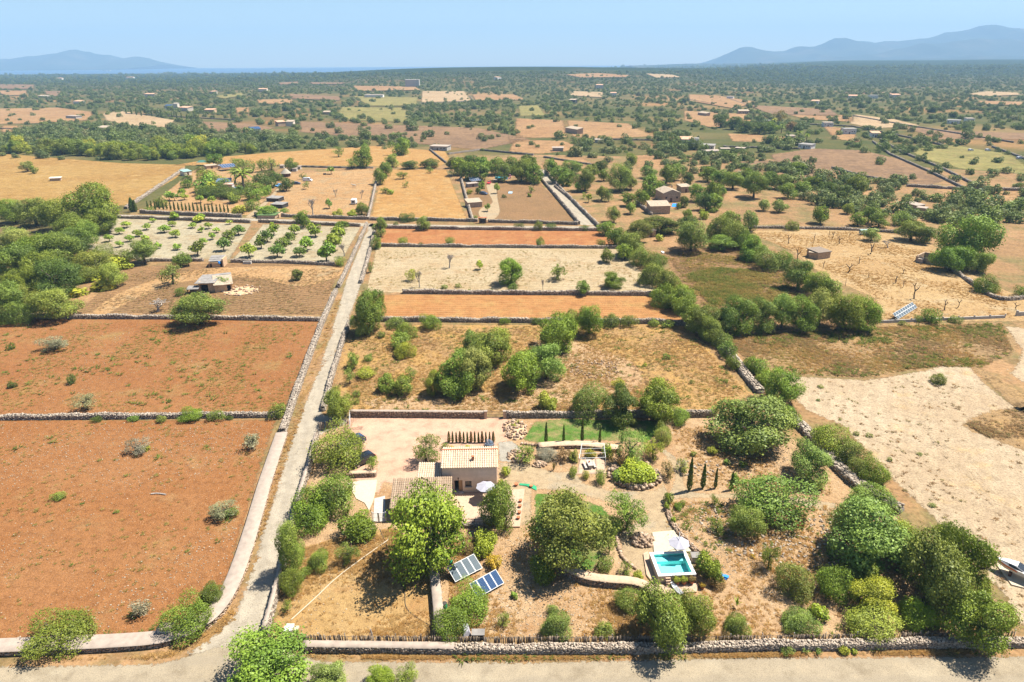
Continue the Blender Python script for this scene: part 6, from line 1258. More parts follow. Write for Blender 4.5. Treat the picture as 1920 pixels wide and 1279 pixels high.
# boat on its slab at the right edge
slab('boat_slab', [(1866, 1058), (1884, 1056), (1960, 1092), (1935, 1108), (1896, 1098)], -.1, .18, M_CREAMPAVE, 'cream concrete slab under the white boat', 'slab')
bt = empty('motorboat', G(1911, 1082, .18), 2.35, 'white motorboat with orange bow stripe on a concrete slab', 'boat'); bt['kind'] = 'thing'
sec = [(-2.6, .95, .55, 1.25), (-1.2, 1.0, .45, 1.3), (.4, .95, .42, 1.35), (1.6, .7, .5, 1.42), (2.4, .32, .7, 1.48), (2.75, .04, 1.1, 1.5)]; V, F = [], []
for x, w_, zk, zg in sec: V += [(x, -w_, zg), (x, -w_ * .75, zk + .25), (x, 0, zk), (x, w_ * .75, zk + .25), (x, w_, zg)]
for i in range(len(sec) - 1):
    for j in range(4): F.append((i * 5 + j, i * 5 + j + 1, (i + 1) * 5 + j + 1, (i + 1) * 5 + j))
F += [(0, 4, 3, 2, 1)]; MB().add(V, F).obj('hull', M_WHITE, bt)
V, F = [], []
for x, w_, z_ in ((-2.55, .9, 1.3), (-.4, .92, 1.36), (.5, .86, 1.72), (1.5, .62, 1.66), (2.5, .2, 1.5)): V += [(x, -w_, 1.27 + .04 * max(x, 0)), (x, -w_ * .7, z_), (x, w_ * .7, z_), (x, w_, 1.27 + .04 * max(x, 0))]
for i in range(4):
    for j in range(3): F.append((i * 4 + j, (i + 1) * 4 + j, (i + 1) * 4 + j + 1, i * 4 + j + 1))
F += [(0, 1, 2, 3)]; MB().add(V, F).obj('deck', M_WHITE, bt)
M_ORANGE = plain('orange_gelcoat', (.62, .16, .03), .4, .05, 4)
for s in (-1, 1):
    MB().add([(.3, s * 1.0, 1.1), (1.65, s * .735, 1.18), (2.45, s * .32, 1.25), (2.45, s * .36, 1.42), (1.65, s * .745, 1.36), (.3, s * 1.0, 1.28)], [(0, 1, 4, 5), (1, 2, 3, 4)]).obj('bow_stripe', M_ORANGE, bt)
    MB().add([(-.2, s * .80, 1.46), (.6, s * .74, 1.66), (1.3, s * .60, 1.64), (1.3, s * .70, 1.42), (-.2, s * .92, 1.36)], [(0, 1, 2, 3, 4)]).obj('side_window', M_GLASS, bt)
MB().add([(-.45, -.62, 1.4), (-.45, .62, 1.4), (.45, .58, 1.74), (.45, -.58, 1.74)], [(0, 1, 2, 3)]).obj('windscreen', M_GLASS, bt); MB().box((-2.75, 0, 1.2), (.35, .4, .8)).obj('outboard_motor', M_IRON, bt)
for x in (-1.6, .9): MB().box((x, 0, .25), (.3, 1.5, .5)).obj('cradle', M_TIMBER, bt)

# ------------------------------------------------------------------ small garden objects
B, bw = frame((531, 1192), (550, 1192), 'well_head', 'white concrete well head in the corner of the dry lawn', 'well'); MB().box((bw / 2, .55, .3), (bw * .7, .9, .6)).obj('chamber', M_CAP, B); MB().box((bw / 2, .55, .65), (bw * .8, 1.1, .08)).obj('lid', M_WHITE, B); MB().box((bw / 2, .5, .04), (bw * 1.5, 1.8, .1)).obj('apron', M_CREAMPAVE, B)
B, bw = frame((885, 1200), (908, 1200), 'storage_box', 'flat grey storage box against the reed screen', 'box'); MB().box((bw / 2, .4, .35), (bw, .8, .7)).obj('case', M_IRON, B); MB().box((bw / 2, .4, .74), (bw + .1, .95, .06)).obj('lid', M_GREYROOF, B)
B, bw = frame((868, 1196), (880, 1194), 'tarpaulin_heap', 'white tarpaulin heap beside the grey storage box', 'tarpaulin'); MB().hull8([(0, 0, 0), (1, 0, 0), (.9, 1.8, 0), (.1, 1.9, 0)], [(.2, .3, .5), (.75, .25, .6), (.7, 1.3, .8), (.25, 1.4, .65)]).obj('sheet', M_CANVAS, B)
p = G(834, 1142); o = empty('water_barrel', p, 0, 'dark green water barrel beside the dividing wall', 'barrel'); MB().lathe([(.28, 0), (.32, .3), (.32, .6), (.28, .88)], n=12).obj('drum', M_GREENPL, o); MB().lathe([(.29, .88), (.29, .93), (.1, .95)], n=12).obj('lid', M_IRON, o)
p = G(844, 1058); o = empty('hose_reel', p, .4, 'green hose reel beside the pale solar panels', 'hose'); MB().tube([(-.25, 0, .35), (.25, 0, .35)], .22, 10).obj('reel', M_GREENPL, o); MB().box((-.28, 0, .3), (.05, .5, .6)).box((.28, 0, .3), (.05, .5, .6)).obj('stand', M_GREENPL, o)
def line_thing(name, pp, r, mat, label, cat, z=.04):
    P = [G(a, b, z) for a, b in catmull(pp, 6)]; c = P[0]; return tag(MB().tube([q - c for q in P], r, 5).obj(name, mat, None, c), label, cat)
line_thing('water_pipe', [(546, 1162), (590, 1122), (640, 1076), (728, 1012)], .07, M_CREAMPAVE, 'pale pipe running straight across the dry lawn', 'pipe', .08)
line_thing('garden_hose', [(712, 992), (728, 1030), (745, 1080), (758, 1110), (762, 1140), (785, 1160), (812, 1176)], .05, M_IRON, 'thin black hose snaking across the dry lawn', 'hose')
tag(MB().tube([(0, 0, 0), (.05, 0, .6), (-.05, 0, 1.3)], [.13, .1, .07], 6).obj('stump', M_DEADWOOD, None, G(697, 1196)), 'bare leaning post at the foot of the dry lawn', 'post')
line_thing('fallen_log', [(283, 926), (296, 925), (311, 927)], .13, M_DEADWOOD, 'bleached fallen log on the red field', 'log', .12)
B, bw = frame((298, 1198), (322, 1198), 'concrete_box', 'grey concrete box beside the bush on the wide wall', 'box'); MB().box((bw / 2, .5, .65), (bw, 1.0, 1.3)).obj('block', M_CONC, B); MB().box((bw / 2, .5, 1.34), (bw + .15, 1.15, .09)).obj('slab', M_CAP, B)
B, bw = frame((1468, 992), (1500, 986), 'wheelbarrow', 'small red tool under the big bush', 'tool'); B.location = G(1497, 988); MB().box((0, 0, .35), (.9, .5, .3)).obj('tray', M_REDCAR, B); MB().tube([(.6, -.04, .2), (.6, .04, .2)], .2, 8).obj('wheel', M_TYRE, B)
# ------------------------------------------------------------------ farm buildings of the middle distance
def shed(a, b, depth, h, label, wallm, roofm, rise=.5, name='shed', cat='shed', door=True, holes=(), hip=False, over=.25, windows=(), chim=False, gable=False, solar_=False):
    root, w = frame(a, b, name, label, cat)
    dw = [(w * .4, w * .4 + min(1.1, w * .3), 0, min(2.0, h * .8))] if door else []
    win = [(w * f, w * f + min(.9, w * .14), h * .4, h * .4 + .9) for f in windows]
    wall_holes(root, 'front_wall', wallm, w, h, .3, dw + win)
    for q in dw: MB().box(((q[0] + q[1]) / 2, .2, (q[2] + q[3]) / 2), (q[1] - q[0], .08, q[3] - q[2])).obj('door', M_TIMBER, root)
    for q in win: window(root, *q, y=.15, sill=False)
    if gable:   # ridge runs away from the viewer
        r_ = h + rise
        for y in (.0, depth - .3): 
            if y == 0: MB().add([(0, .0, h), (w, .0, h), (w / 2, .0, r_), (0, .3, h), (w, .3, h), (w / 2, .3, r_)], [(0, 1, 2), (3, 5, 4), (0, 2, 5, 3), (1, 4, 5, 2)]).obj('gable', wallm, root)
        MB().box((.15, depth / 2, h / 2), (.3, depth - .6, h)).obj('side_wall', wallm, root); MB().box((w - .15, depth / 2, h / 2), (.3, depth - .6, h)).obj('side_wall', wallm, root); MB().box((w / 2, depth - .15, h / 2), (w, .3, h)).obj('back_wall', wallm, root)
        for s in (0, 1):
            e = (-over, -over, h - .02) if s == 0 else (w + over, -over, h - .02); t = .14
            x0, x1 = (-over, w / 2) if s == 0 else (w + over, w / 2); z0, z1 = h - .1, r_ + .05
            MB().add([(x0, -over, z0), (x1, -over, z1), (x1, depth + over, z1), (x0, depth + over, z0), (x0, -over, z0 + t), (x1, -over, z1 + t), (x1, depth + over, z1 + t), (x0, depth + over, z0 + t)], [(0, 1, 2, 3), (4, 7, 6, 5), (0, 4, 5, 1), (2, 6, 7, 3), (0, 3, 7, 4)]).obj('roof', roofm, root)
    else:       # single slope rising away from the viewer
        for x in (.15, w - .15): MB().add([(x - .15, .3, 0), (x - .15, depth, 0), (x - .15, depth, h + rise), (x - .15, .3, h), (x + .15, .3, 0), (x + .15, depth, 0), (x + .15, depth, h + rise), (x + .15, .3, h)], [(0, 3, 2, 1), (4, 5, 6, 7), (3, 7, 6, 2), (1, 2, 6, 5), (0, 4, 7, 3)]).obj('side_wall', wallm, root)
        MB().box((w / 2, depth - .15, (h + rise) / 2), (w - .6, .3, h + rise)).obj('back_wall', wallm, root); t = .14
        rf = MB().add([(-over, -over, h), (w + over, -over, h), (w + over, depth + over, h + rise), (-over, depth + over, h + rise), (-over, -over, h + t), (w + over, -over, h + t), (w + over, depth + over, h + rise + t), (-over, depth + over, h + rise + t)], [(0, 3, 2, 1), (4, 5, 6, 7), (0, 1, 5, 4), (2, 3, 7, 6), (0, 4, 7, 3), (1, 2, 6, 5)]).obj('roof', roofm, root)
    if chim: MB().box((w * .75, depth * .6, h + rise + .5), (.5, .5, 1.0)).obj('chimney', wallm, root)
    return root
M_OLDROOF = plain('old_roof_tiles', (.36, .29, .21), .95, .22, 1.6, bump=.3); M_REDROOF = plain('red_roof_tiles', (.50, .30, .19), .9, .18, .8); M_TANSTONE = plain('tan_stone', (.42, .30, .20), .95, .25, 1.8, bump=.4); M_FARWHITE = plain('whitewash', (.66, .63, .58), .9, .06, .5); M_THATCH = plain('thatch', (.34, .30, .24), .95, .2, 3, bump=.4); M_BLUEROOF = plain('slate_blue_roof', (.10, .15, .24), .8, .15, 1)
shed((1219, 402), (1256, 401), 6, 3.3, 'tan stone barn with grey tiled roof before the farmhouse', M_TANSTONE, M_OLDROOF, 1.2, 'stone_barn', 'barn', False)
shed((1243, 380), (1275, 379), 11, 4.2, 'gabled tan farmhouse among the olive trees', M_TANSTONE, M_OLDROOF, 1.4, 'farmhouse', 'house', True, windows=(.12, .75), gable=True, chim=True)
shed((1277, 362), (1295, 361), 5, 2.8, 'low grey-roofed lean-to right of the farmhouse', M_TANSTONE, M_OLDROOF, .7, 'lean_to', 'shed')
slab('farm_pool', [(1259, 388), (1268, 388), (1270, 382), (1261, 382)], -.1, .1, M_BLUE, 'small blue pool beside the stone barn', 'pool')
shed((1211, 446), (1229, 444), 5, 2.3, 'low tiled hut hidden in the diagonal hedge', M_TANSTONE, M_OLDROOF, .8, 'hut', 'shed')
# ruined barn by the paddock
def barn():
    R_, w = frame((352, 552), (372, 551), 'lean_to', 'leaning timber lean-to at the left of the ruined barn', 'shed')
    MB().box((w / 2, 1.2, 1.55), (w + .4, 2.8, .12), rx=.1).obj('roof', M_GREYROOF, R_)
    for x in (.1, w - .1): MB().box((x, .2, .75), (.2, .2, 1.5)).obj('post', M_TIMBER, R_)
    MB().box((w / 2, 2.4, .7), (w, .25, 1.4)).obj('back_wall', M_ADOBE, R_); MB().box((w * .35, .6, .4), (1.0, .7, .7)).obj('crate', M_TIMBER, R_)
    R2, w2 = frame((374, 548), (404, 547), 'ruined_barn', 'ruined adobe barn with grey corrugated roof', 'barn')
    wall_holes(R2, 'front_wall', M_ADOBE, w2, 2.6, .35, [(.4, 2.6, 0, 2.2)]); MB().box((1.5, 1.2, 1.1), (2.1, .1, 2.1)).obj('doorway_shade_panel', M_DARK, R2)  # black sheet behind the doorway paints the unlit inside of the barn
    MB().box((.15, 3.6, 1.4), (.3, 6.4, 2.8)).obj('side_wall', M_ADOBE, R2); MB().box((w2 - .15, 3.6, 1.4), (.3, 6.4, 2.8)).obj('side_wall', M_ADOBE, R2); MB().box((w2 / 2, 6.9, 1.5), (w2, .3, 3.0)).obj('back_wall', M_ADOBE, R2)
    for i in range(4):
        x0 = -.9 + i * (w2 + 1.2) / 4; MB().box((x0 + (w2 + 1.2) / 8, 3.4, 2.85 + .04 * (i % 2)), ((w2 + 1.2) / 4 - .04, 7.6, .08), rx=.05).obj('roof_sheet', M_GREYROOF, R2)
    R3, w3 = frame((404, 549), (437, 545), 'ruined_barn', 'adobe half of the ruined barn with sagging tiled roof', 'barn')
    wall_holes(R3, 'front_wall', M_ADOBE, w3, 2.1, .35, [(w3 * .7, w3 * .7 + 1, 0, 1.8)]); MB().box((.15, 3, 1.2), (.3, 5.4, 2.4)).obj('side_wall', M_ADOBE, R3); MB().box((w3 - .15, 3, 1.2), (.3, 5.4, 2.4)).obj('side_wall', M_ADOBE, R3)
    MB().add([(-.2, -.4, 2.15), (w3 + .3, -.4, 2.05), (w3 + .3, 6.5, 3.0), (-.2, 6.5, 3.2), (-.2, -.4, 2.3), (w3 / 2, -.4, 2.12), (w3 + .3, -.4, 2.2), (w3 + .3, 6.5, 3.15), (w3 / 2, 6.5, 3.05), (-.2, 6.5, 3.35)], [(0, 3, 2, 1), (4, 5, 8, 9), (5, 6, 7, 8), (0, 1, 6, 5, 4), (0, 4, 9, 3), (1, 2, 7, 6), (2, 3, 9, 8, 7)]).obj('roof', M_OLDROOF, R3)
    MB().box((w3 / 2 + .5, 7.6, 2.9), (w3 * .9, 3.0, .08), rx=.05).obj('roof_sheet', M_GREYROOF, R3); MB().box((w3 / 2 + .5, 8.8, 1.4), (w3 * .9, .3, 2.8)).obj('back_wall', M_ADOBE, R3)
    R4, w4 = frame((392, 502), (418, 501), 'field_hut', 'small adobe field hut with sheet roof above the barn', 'hut')
    wall_holes(R4, 'front_wall', M_ADOBE, w4 * .8, 1.5, .3, [(.2, 1.0, 0, 1.4)]); MB().box((.15, 2.3, 1.0), (.3, 4, 2.0)).obj('side_wall', M_ADOBE, R4); MB().box((w4 + .1, 2.3, 1.3), (.4, 4.4, 2.6)).obj('side_wall', M_ADOBE, R4); MB().box((w4 / 2, 4.4, 1.2), (w4, .3, 2.4)).obj('back_wall', M_ADOBE, R4)
    for k in range(3): MB().box((w4 / 2, 1.2 + k * 1.5, 2.0 + k * .28), (w4 + .3, 1.65, .07), rx=.14).obj('roof_sheet', M_GREYROOF, R4)
    q = G(411, 494, 1.6); o = empty('water_drum', (q.x, q.y, 1.5), 0, 'bright blue water drum on the field hut wall', 'drum'); MB().lathe([(.3, 0), (.34, .3), (.3, .7)], n=10).obj('drum', M_BLUE, o)
    R5, w5 = frame((455, 496), (470, 496), 'feed_trough', 'stone feed trough against the wall right of the hut', 'trough'); MB().box((w5 / 2, .4, .4), (w5, .2, .8)).box((w5 / 2, 1.1, .4), (w5, .2, .8)).box((.1, .75, .4), (.2, .5, .8)).box((w5 - .1, .75, .4), (.2, .5, .8)).obj('basin', M_CONC, R5)
barn()
boulders(452, 545, 6, 60, 'loose stones on the bare ground right of the barn', M_STONEWARM, .55, .12, sq=.8)
# blue-roofed compound
shed((406, 352), (432, 351), 7, 2.6, 'house with dark blue roof in the palm compound', M_CREAM, M_BLUEROOF, 1.0, 'bungalow', 'house', True, windows=(.1, .7)); shed((420, 355), (436, 355), 3, 2.4, 'pink-roofed porch before the blue-roofed house', M_CREAM, plain('pink_roof', (.56, .36, .28)), .3, 'porch', 'porch', False)
shed((346, 330), (360, 328), 4, 2.2, 'small shed with green roof in the palm compound', M_CREAM, plain('green_roof', (.22, .34, .32)), .8)
shed((412, 318), (440, 315), 2.5, 2.1, 'low shed under the grey-blue solar array', M_ADOBE, M_GREYROOF, .2, door=False); shed((388, 318), (408, 316), 4, 2.0, 'brown shack left of the solar array', M_ADOBE, M_OLDROOF, .4)
p = G(381, 310); o = empty('marquee_tent', p, 0, 'dark green tent roof at the back of the palm compound', 'tent'); MB().add([(-3.5, -2, 2.0), (3.5, -2, 2.0), (3.5, 2, 2.0), (-3.5, 2, 2.0), (-1.5, 0, 3.2), (1.5, 0, 3.2)], [(0, 1, 5, 4), (1, 2, 5), (2, 3, 4, 5), (3, 0, 4), (0, 3, 2, 1)]).obj('canopy', plain('tent_green', (.06, .17, .14)), o)
for x in (-3.2, 3.2):
    for y in (-1.8, 1.8): MB().tube([(x, y, 0), (x, y, 2.0)], .05, 5).obj('pole', M_METAL, o)
p = G(448, 354); o = empty('paddling_pool', p, 0, 'round blue paddling pool beside the palms', 'pool'); MB().lathe([(2.2, 0), (2.25, .7), (2.1, .7), (2.05, .5), (.1, .5)], n=18).obj('tub', M_BLUE, o)
p = G(537, 331); o = empty('thatched_hut', p, 0, 'round thatched hut in the horse compound', 'hut'); MB().lathe([(3.0, 1.9), (2.2, 2.7), (1.0, 3.9), (.15, 4.6)], n=16).obj('roof', M_THATCH, o); MB().lathe([(2.4, 0), (2.4, 2.0), (2.2, 2.05)], n=16).obj('wall', M_TIMBER, o)
for i, (x, y, w_, lab) in enumerate(((548, 322, 8, 'grey shelter behind the thatched hut'), (556, 318, 7, 'pale shelter at the back of the horse compound'), (525, 316, 7, 'low pale hutch left of the thatched hut'))): shed((x, y), (x + w_, y), 2.5, 1.7, lab, M_CONC, M_CAP, .2, door=False)
for i, (x, y) in enumerate(((508, 390), (500, 378))): shed((x, y), (x + 22, y + 1), 5, 1.6, ('brown slatted pen beside the compound track, nearer one', 'brown slatted pen beside the compound track, farther one')[i], M_IRON, M_GREYROOF, .2, 'animal_pen', 'pen', False)
shed((483, 410), (516, 410), 6, 1.3, 'stone-walled vegetable bed at the compound corner', M_TANSTONE, plain('shade_net', (.09, .15, .05)), .1, 'raised_bed', 'bed', False)
R_, w_ = frame((484, 410), (517, 410), 'adobe_buttress', 'bare adobe wall stub at the paddock corner', 'wall'); R_.location = G(519, 409); MB().box((.8, 2.5, .8), (.5, 5, 1.6)).obj('wall_body', M_ADOBE, R_)
p = G(617, 328); o = empty('picnic_set', p, 0, 'dark bench group on the round sandy patch', 'bench'); MB().box((-2.5, 0, .5), (1.6, .8, .9)).obj('seat', M_IRON, o); MB().box((.5, 0, .5), (3.2, .7, .1)).box((.5, 0, .25), (.3, .5, .5)).obj('table', M_TIMBER, o)
# solar yard
shed((878, 390), (904, 388), 5, 2.2, 'low stone shed with pale roof in the solar yard', M_TANSTONE, M_OLDROOF, .9, 'stone_shed', 'shed', False); shed((878, 352), (897, 350), 3, 1.8, 'white flat-roofed shed under the blue solar array', M_CAP, M_CAP, .2)
p = G(940, 336); o = empty('round_pool', p, 0, 'round turquoise above-ground pool under the copse', 'pool'); MB().lathe([(3.4, 0), (3.5, 1.1), (3.25, 1.1), (3.2, .9), (.1, .9)], n=24).obj('tub', plain('turquoise_liner', (.05, .45, .66), .3), o)
p = G(954, 335); o = empty('pool_ring', (p.x, p.y, .4), 0, 'pink inflatable ring beside the round pool', 'float'); MB().tube([(1.1 * math.cos(k * .6283), .3 * k / 10, 1.1 * math.sin(k * .6283) + .7) for k in range(11)], .3, 6).obj('ring', plain('pink_vinyl', (.75, .25, .5), .4), o)
shed((926, 343), (932, 343), 2, 1.5, 'black cube shelter beside the red car', M_IRON, M_CAP, .1, 'shelter', 'shelter', False)
gt, gw = frame((898, 419), (912, 419), 'gateway', 'brown roofed gateway to the solar yard', 'gate'); MB().box((.25, .3, 1.1), (.5, .6, 2.2)).obj('pillar', M_STONEWARM, gt); MB().box((gw - .25, .3, 1.1), (.5, .6, 2.2)).obj('pillar', M_STONEWARM, gt); MB().box((gw / 2, .3, 1.0), (gw - 1.0, .1, 1.8)).obj('door', M_IRON, gt); MB().box((gw / 2, .3, 2.3), (gw + .5, 1.2, .16)).obj('roof', M_TERRA, gt)
slab('blue_tarpaulin', [(953, 363), (960, 363), (961, 360), (954, 360)], .02, .15, plain('pale_blue_sheet', (.3, .55, .75)), 'pale blue sheet lying in the solar yard field', 'tarpaulin')
# vineyard ruins
shed((1516, 484), (1532, 486), 4.5, 1.9, 'small roofless stone hut in the dead vineyard', M_TANSTONE, M_OLDROOF, .3, 'ruined_hut', 'hut', False); shed((1533, 487), (1556, 484), 5, 2.2, 'stone hut with flat roof in the dead vineyard', M_TANSTONE, M_STONE, .3, 'field_hut', 'hut', False)
R_, w_ = frame((1716, 490), (1770, 500), 'ruined_enclosure', 'roofless stone enclosure beside the pine tree', 'ruin'); MB().box((w_ / 2, 0, .9), (w_, .5, 1.8)).obj('front_wall', M_TANSTONE, R_); MB().box((.25, 3.2, 1.0), (.5, 5.9, 2.0)).obj('side_wall', M_TANSTONE, R_); MB().box((w_ / 2, 6.3, 1.0), (w_, .5, 2.0)).obj('back_wall', M_TANSTONE, R_); MB().box((1.8, -.9, .7), (1.6, 1.2, 1.4)).obj('tank', M_CAP, R_)
shed((1694, 388), (1718, 394), 4, 1.8, 'half-buried hut with pale roof in the right-hand scrub', M_TANSTONE, M_CAP, .3, 'field_hut', 'hut', False); shed((1718, 396), (1735, 398), 3, 1.5, 'low pale roof beside the half-buried hut', M_TANSTONE, M_CAP, .2, 'field_hut', 'hut', False)
slab('blue_sheet', [(1241, 472), (1246, 474), (1243, 476), (1239, 473)], .02, .3, M_WHITE, 'white and blue sheet on grass right of the hedge', 'tarpaulin')
# far houses: two base corners in the photo, depth, height, walls, roof
M_FW, M_FR = M_FARWHITE, M_REDROOF
FARH = [((1278, 273), (1300, 273), 9, 4.5, M_FW, M_FR, 'white house with tan roof right of the olive grove', 1), ((1301, 270), (1310, 270), 5, 4, M_FW, M_GREYROOF, 'white annex with grey roof beside the tan-roofed house', 1), ((1311, 281), (1338, 282), 9, 3.2, M_CREAM, M_GREYROOF, 'long shed with pale grey roof in the right middle distance', 1), ((1322, 291), (1350, 290), 5, 2.6, M_FW, M_CAP, 'long white-roofed low shed before the grey-roofed one', 0),
 ((1352, 286), (1368, 286), 4, 2.5, M_IRON, M_CAP, 'dark open shelter with white roof, left one', 0), ((1378, 284), (1394, 285), 4, 2.4, M_IRON, M_CAP, 'dark open shelter with white roof, right one', 0), ((1496, 278), (1520, 280), 7, 3, M_FW, M_GREYROOF, 'grey flat house behind the heap of red rubble', 1), ((1475, 262), (1490, 262), 5, 3, M_FW, M_CAP, 'small white house under the tall palms', 1),
 ((1435, 232), (1452, 232), 7, 3, M_TANSTONE, M_GREYROOF, 'grey-roofed house beside the three tall palms', 1), ((1385, 214), (1404, 214), 7, 3.5, M_TANSTONE, M_OLDROOF, 'brown house on the slope left of the tall palms', 1), ((1544, 238), (1562, 238), 6, 4, M_FW, M_CAP, 'white flat-roofed house by the far right lane', 1), ((1582, 252), (1605, 252), 7, 4.5, M_FW, M_GREYROOF, 'larger white house by the far right lane', 1), ((1634, 258), (1650, 258), 5, 3.5, M_FW, M_REDROOF, 'long pink-roofed house behind the lane trees', 1),
 ((1774, 232), (1798, 233), 8, 3.5, M_FW, M_GREYROOF, 'low grey-blue house in the far right fields', 1), ((1812, 230), (1826, 230), 6, 4, M_FW, M_CAP, 'white house near the right edge', 1), ((1590, 186), (1606, 186), 9, 5, M_CREAM, M_FR, 'tan villa in the right woodland, left one', 1), ((1632, 185), (1646, 185), 9, 5, M_FW, M_GREYROOF, 'white villa in the right woodland, middle one', 1), ((1672, 184), (1688, 184), 9, 5, M_CREAM, M_FR, 'orange-roofed villa in the right woodland, right one', 1),
 ((1520, 195), (1534, 195), 8, 4, M_FW, M_FR, 'white-roofed house beside the far dark trees', 1), ((1362, 186), (1374, 186), 7, 4, M_FW, M_CAP, 'white house at the end of the far track', 1), ((1308, 216), (1324, 218), 5, 3, M_TANSTONE, M_OLDROOF, 'dark barn on the slope, left of the villa trees', 0), ((1060, 248), (1082, 252), 6, 4, M_TANSTONE, M_OLDROOF, 'roofless stone house on the central tawny field', 0), ((1066, 194), (1078, 194), 8, 5, M_IRON, M_OLDROOF, 'dark brown house in the central scrub', 0), ((1118, 166), (1131, 166), 12, 7, M_CREAM, M_FR, 'cream villa on the central hill', 1),
 ((1145, 180), (1156, 180), 8, 5, M_FW, M_FR, 'white house at the end of the pale central strip', 1), ((806, 282), (838, 283), 8, 3, M_CONC, M_CAP, 'grey half-built house above the tawny field', 1), ((684, 184), (718, 184), 14, 5, M_FARWHITE, M_CAP, 'modern white flat villa on the left-centre plain', 1), ((760, 164), (786, 164), 16, 16, M_CONC, M_CONC, 'grey three-storey concrete block on the far plain', 1), ((932, 150), (940, 149), 10, 6, M_FW, M_FR, 'white house on the central ridge', 1),
 ((522, 237), (536, 236), 6, 4, M_TANSTONE, M_FR, 'pinkish gabled stone barn before the green field', 0), ((537, 237), (550, 237), 6, 4.5, M_CREAM, M_OLDROOF, 'cream gabled barn end beside the pinkish one', 0), ((472, 252), (490, 251), 8, 4.5, M_FW, M_PVBLUE, 'white house with solar roof behind the long wood', 1), ((606, 215), (618, 215), 5, 3, M_TANSTONE, M_OLDROOF, 'small stone hut on the olive-coloured field', 0), ((484, 173), (500, 173), 10, 6, M_CREAM, M_FR, 'cream villa in the woods left of centre', 1), ((394, 176), (402, 176), 8, 4, M_CREAM, M_FR, 'small tan villa in the left woods', 1),
 ((326, 207), (334, 207), 7, 9, M_CREAM, M_CREAM, 'tall cream tower of the left villa', 1), ((335, 208), (352, 209), 9, 4.5, M_CREAM, M_FR, 'cream villa with tiled roof beside its tower', 1), ((310, 204), (324, 204), 6, 4, M_CREAM, M_PVBLUE, 'villa wing with blue solar roof left of the tower', 1), ((384, 212), (402, 212), 7, 4, M_ADOBE, M_FR, 'ochre farm building right of the cream villa', 1), ((138, 196), (152, 196), 8, 4.5, M_FW, M_FR, 'white cottage in the scrub at far left', 1), ((72, 184), (90, 184), 8, 4, M_CREAM, M_CREAM, 'yellowish flat house in the far left woods', 1), ((124, 222), (143, 223), 7, 3, M_CONC, M_CAP, 'grey shed on the far left tawny field', 0),
 ((182, 246), (200, 247), 7, 3.5, M_ADOBE, M_OLDROOF, 'tan hut at the edge of the long wood', 0), ((94, 340), (114, 339), 3, 1.5, M_TANSTONE, M_CREAM, 'small stone hut alone in the left tawny field', 0), ((270, 182), (290, 182), 9, 5, M_CREAM, M_FR, 'reddish villa in the left woods', 1), ((106, 150), (116, 150), 12, 6, M_CREAM, M_FR, 'tan villa near the far left coast, left one', 1), ((236, 148), (250, 148), 12, 6, M_FW, M_FR, 'white villas near the far left coast, right one', 1), ((1036, 284), (1056, 284), 5, 2.4, M_CAP, M_CAP, 'white-roofed shed beside the central lane end', 0), ((1116, 268), (1132, 268), 5, 2.4, M_CONC, M_CAP, 'small white ruin on the long dark wall', 0)]
for a, b, d_, h_, wm, rm, lab, wn in FARH:
    big = h_ > 7; shed(a, b, d_, h_, lab, wm, rm, .3 if rm in (M_CAP, M_GREYROOF, M_CONC, M_CREAM) else 1.3, 'far_house', 'house' if wn else 'shed', bool(wn), windows=(.1, .62, .8) if wn else (), over=.4)
# coast hotel tower
for i, (x, w_, h_, lab) in enumerate(((193, 8, 34, 'white hotel slab on the coast, left block'), (202, 5, 37, 'white hotel tower on the coast, right block'))):
    R_, ww = frame((x, 138), (x + w_, 138), 'hotel', lab, 'building'); MB().box((ww / 2, 7, h_ / 2), (ww, 14, h_)).obj('block', M_FARWHITE, R_)
    for k in range(6): MB().box((ww / 2, -.4, 4 + k * h_ / 7), (ww * .9, .8, 1.6)).obj('window_band', M_GLASS, R_)
# palms in the far right compound
# ------------------------------------------------------------------ loose ground cover (uncountable)
def tuft_mesh(seed, n=14, spread=1.0):
    r = np.random.default_rng(seed); V, T = [], []
    for _ in range(n):
        a = r.uniform(0, 6.28); q = spread * .55 * np.sqrt(r.random()); b = np.array([np.cos(a) * q, np.sin(a) * q, 0]); d = np.array([np.cos(a), np.sin(a), 0]) * r.uniform(.5, 1.1); s = np.array([-np.sin(a), np.cos(a), 0]) * r.uniform(.08, .18); h = r.uniform(.25, .7)
        t = r.random(); V += [b - s, b + s, b + d * .5 + s * .7 + [0, 0, h * .6], b + d + [0, 0, h]]; T += [t] * 4
    return np_mesh('tuft', np.array(V), np.arange(4 * n).reshape(n, 4), False, {'tint': T})
def cover_mat(name, cols):
    m, nt, N, L = _new(name); oi = N.new('ShaderNodeObjectInfo'); at = N.new('ShaderNodeAttribute'); at.attribute_name = 'tint'
    c = _ramp(N, L, oi.outputs['Random'], [(i / (len(cols) - 1), q) for i, q in enumerate(cols)])
    hs = N.new('ShaderNodeHueSaturation'); L.new(c, hs.inputs['Color']); L.new(_math(N, L, 'ADD', _math(N, L, 'MULTIPLY', at.outputs['Fac'], .6), 1.15), hs.inputs['Value'])
    d = N.new('ShaderNodeBsdfDiffuse'); L.new(hs.outputs[0], d.inputs[0]); t = N.new('ShaderNodeBsdfTranslucent'); L.new(hs.outputs[0], t.inputs[0]); mx = N.new('ShaderNodeMixShader'); mx.inputs[0].default_value = .4; L.new(d.outputs[0], mx.inputs[1]); L.new(t.outputs[0], mx.inputs[2]); o = N.new('ShaderNodeOutputMaterial'); L.new(mx.outputs[0], o.inputs[0]); return m
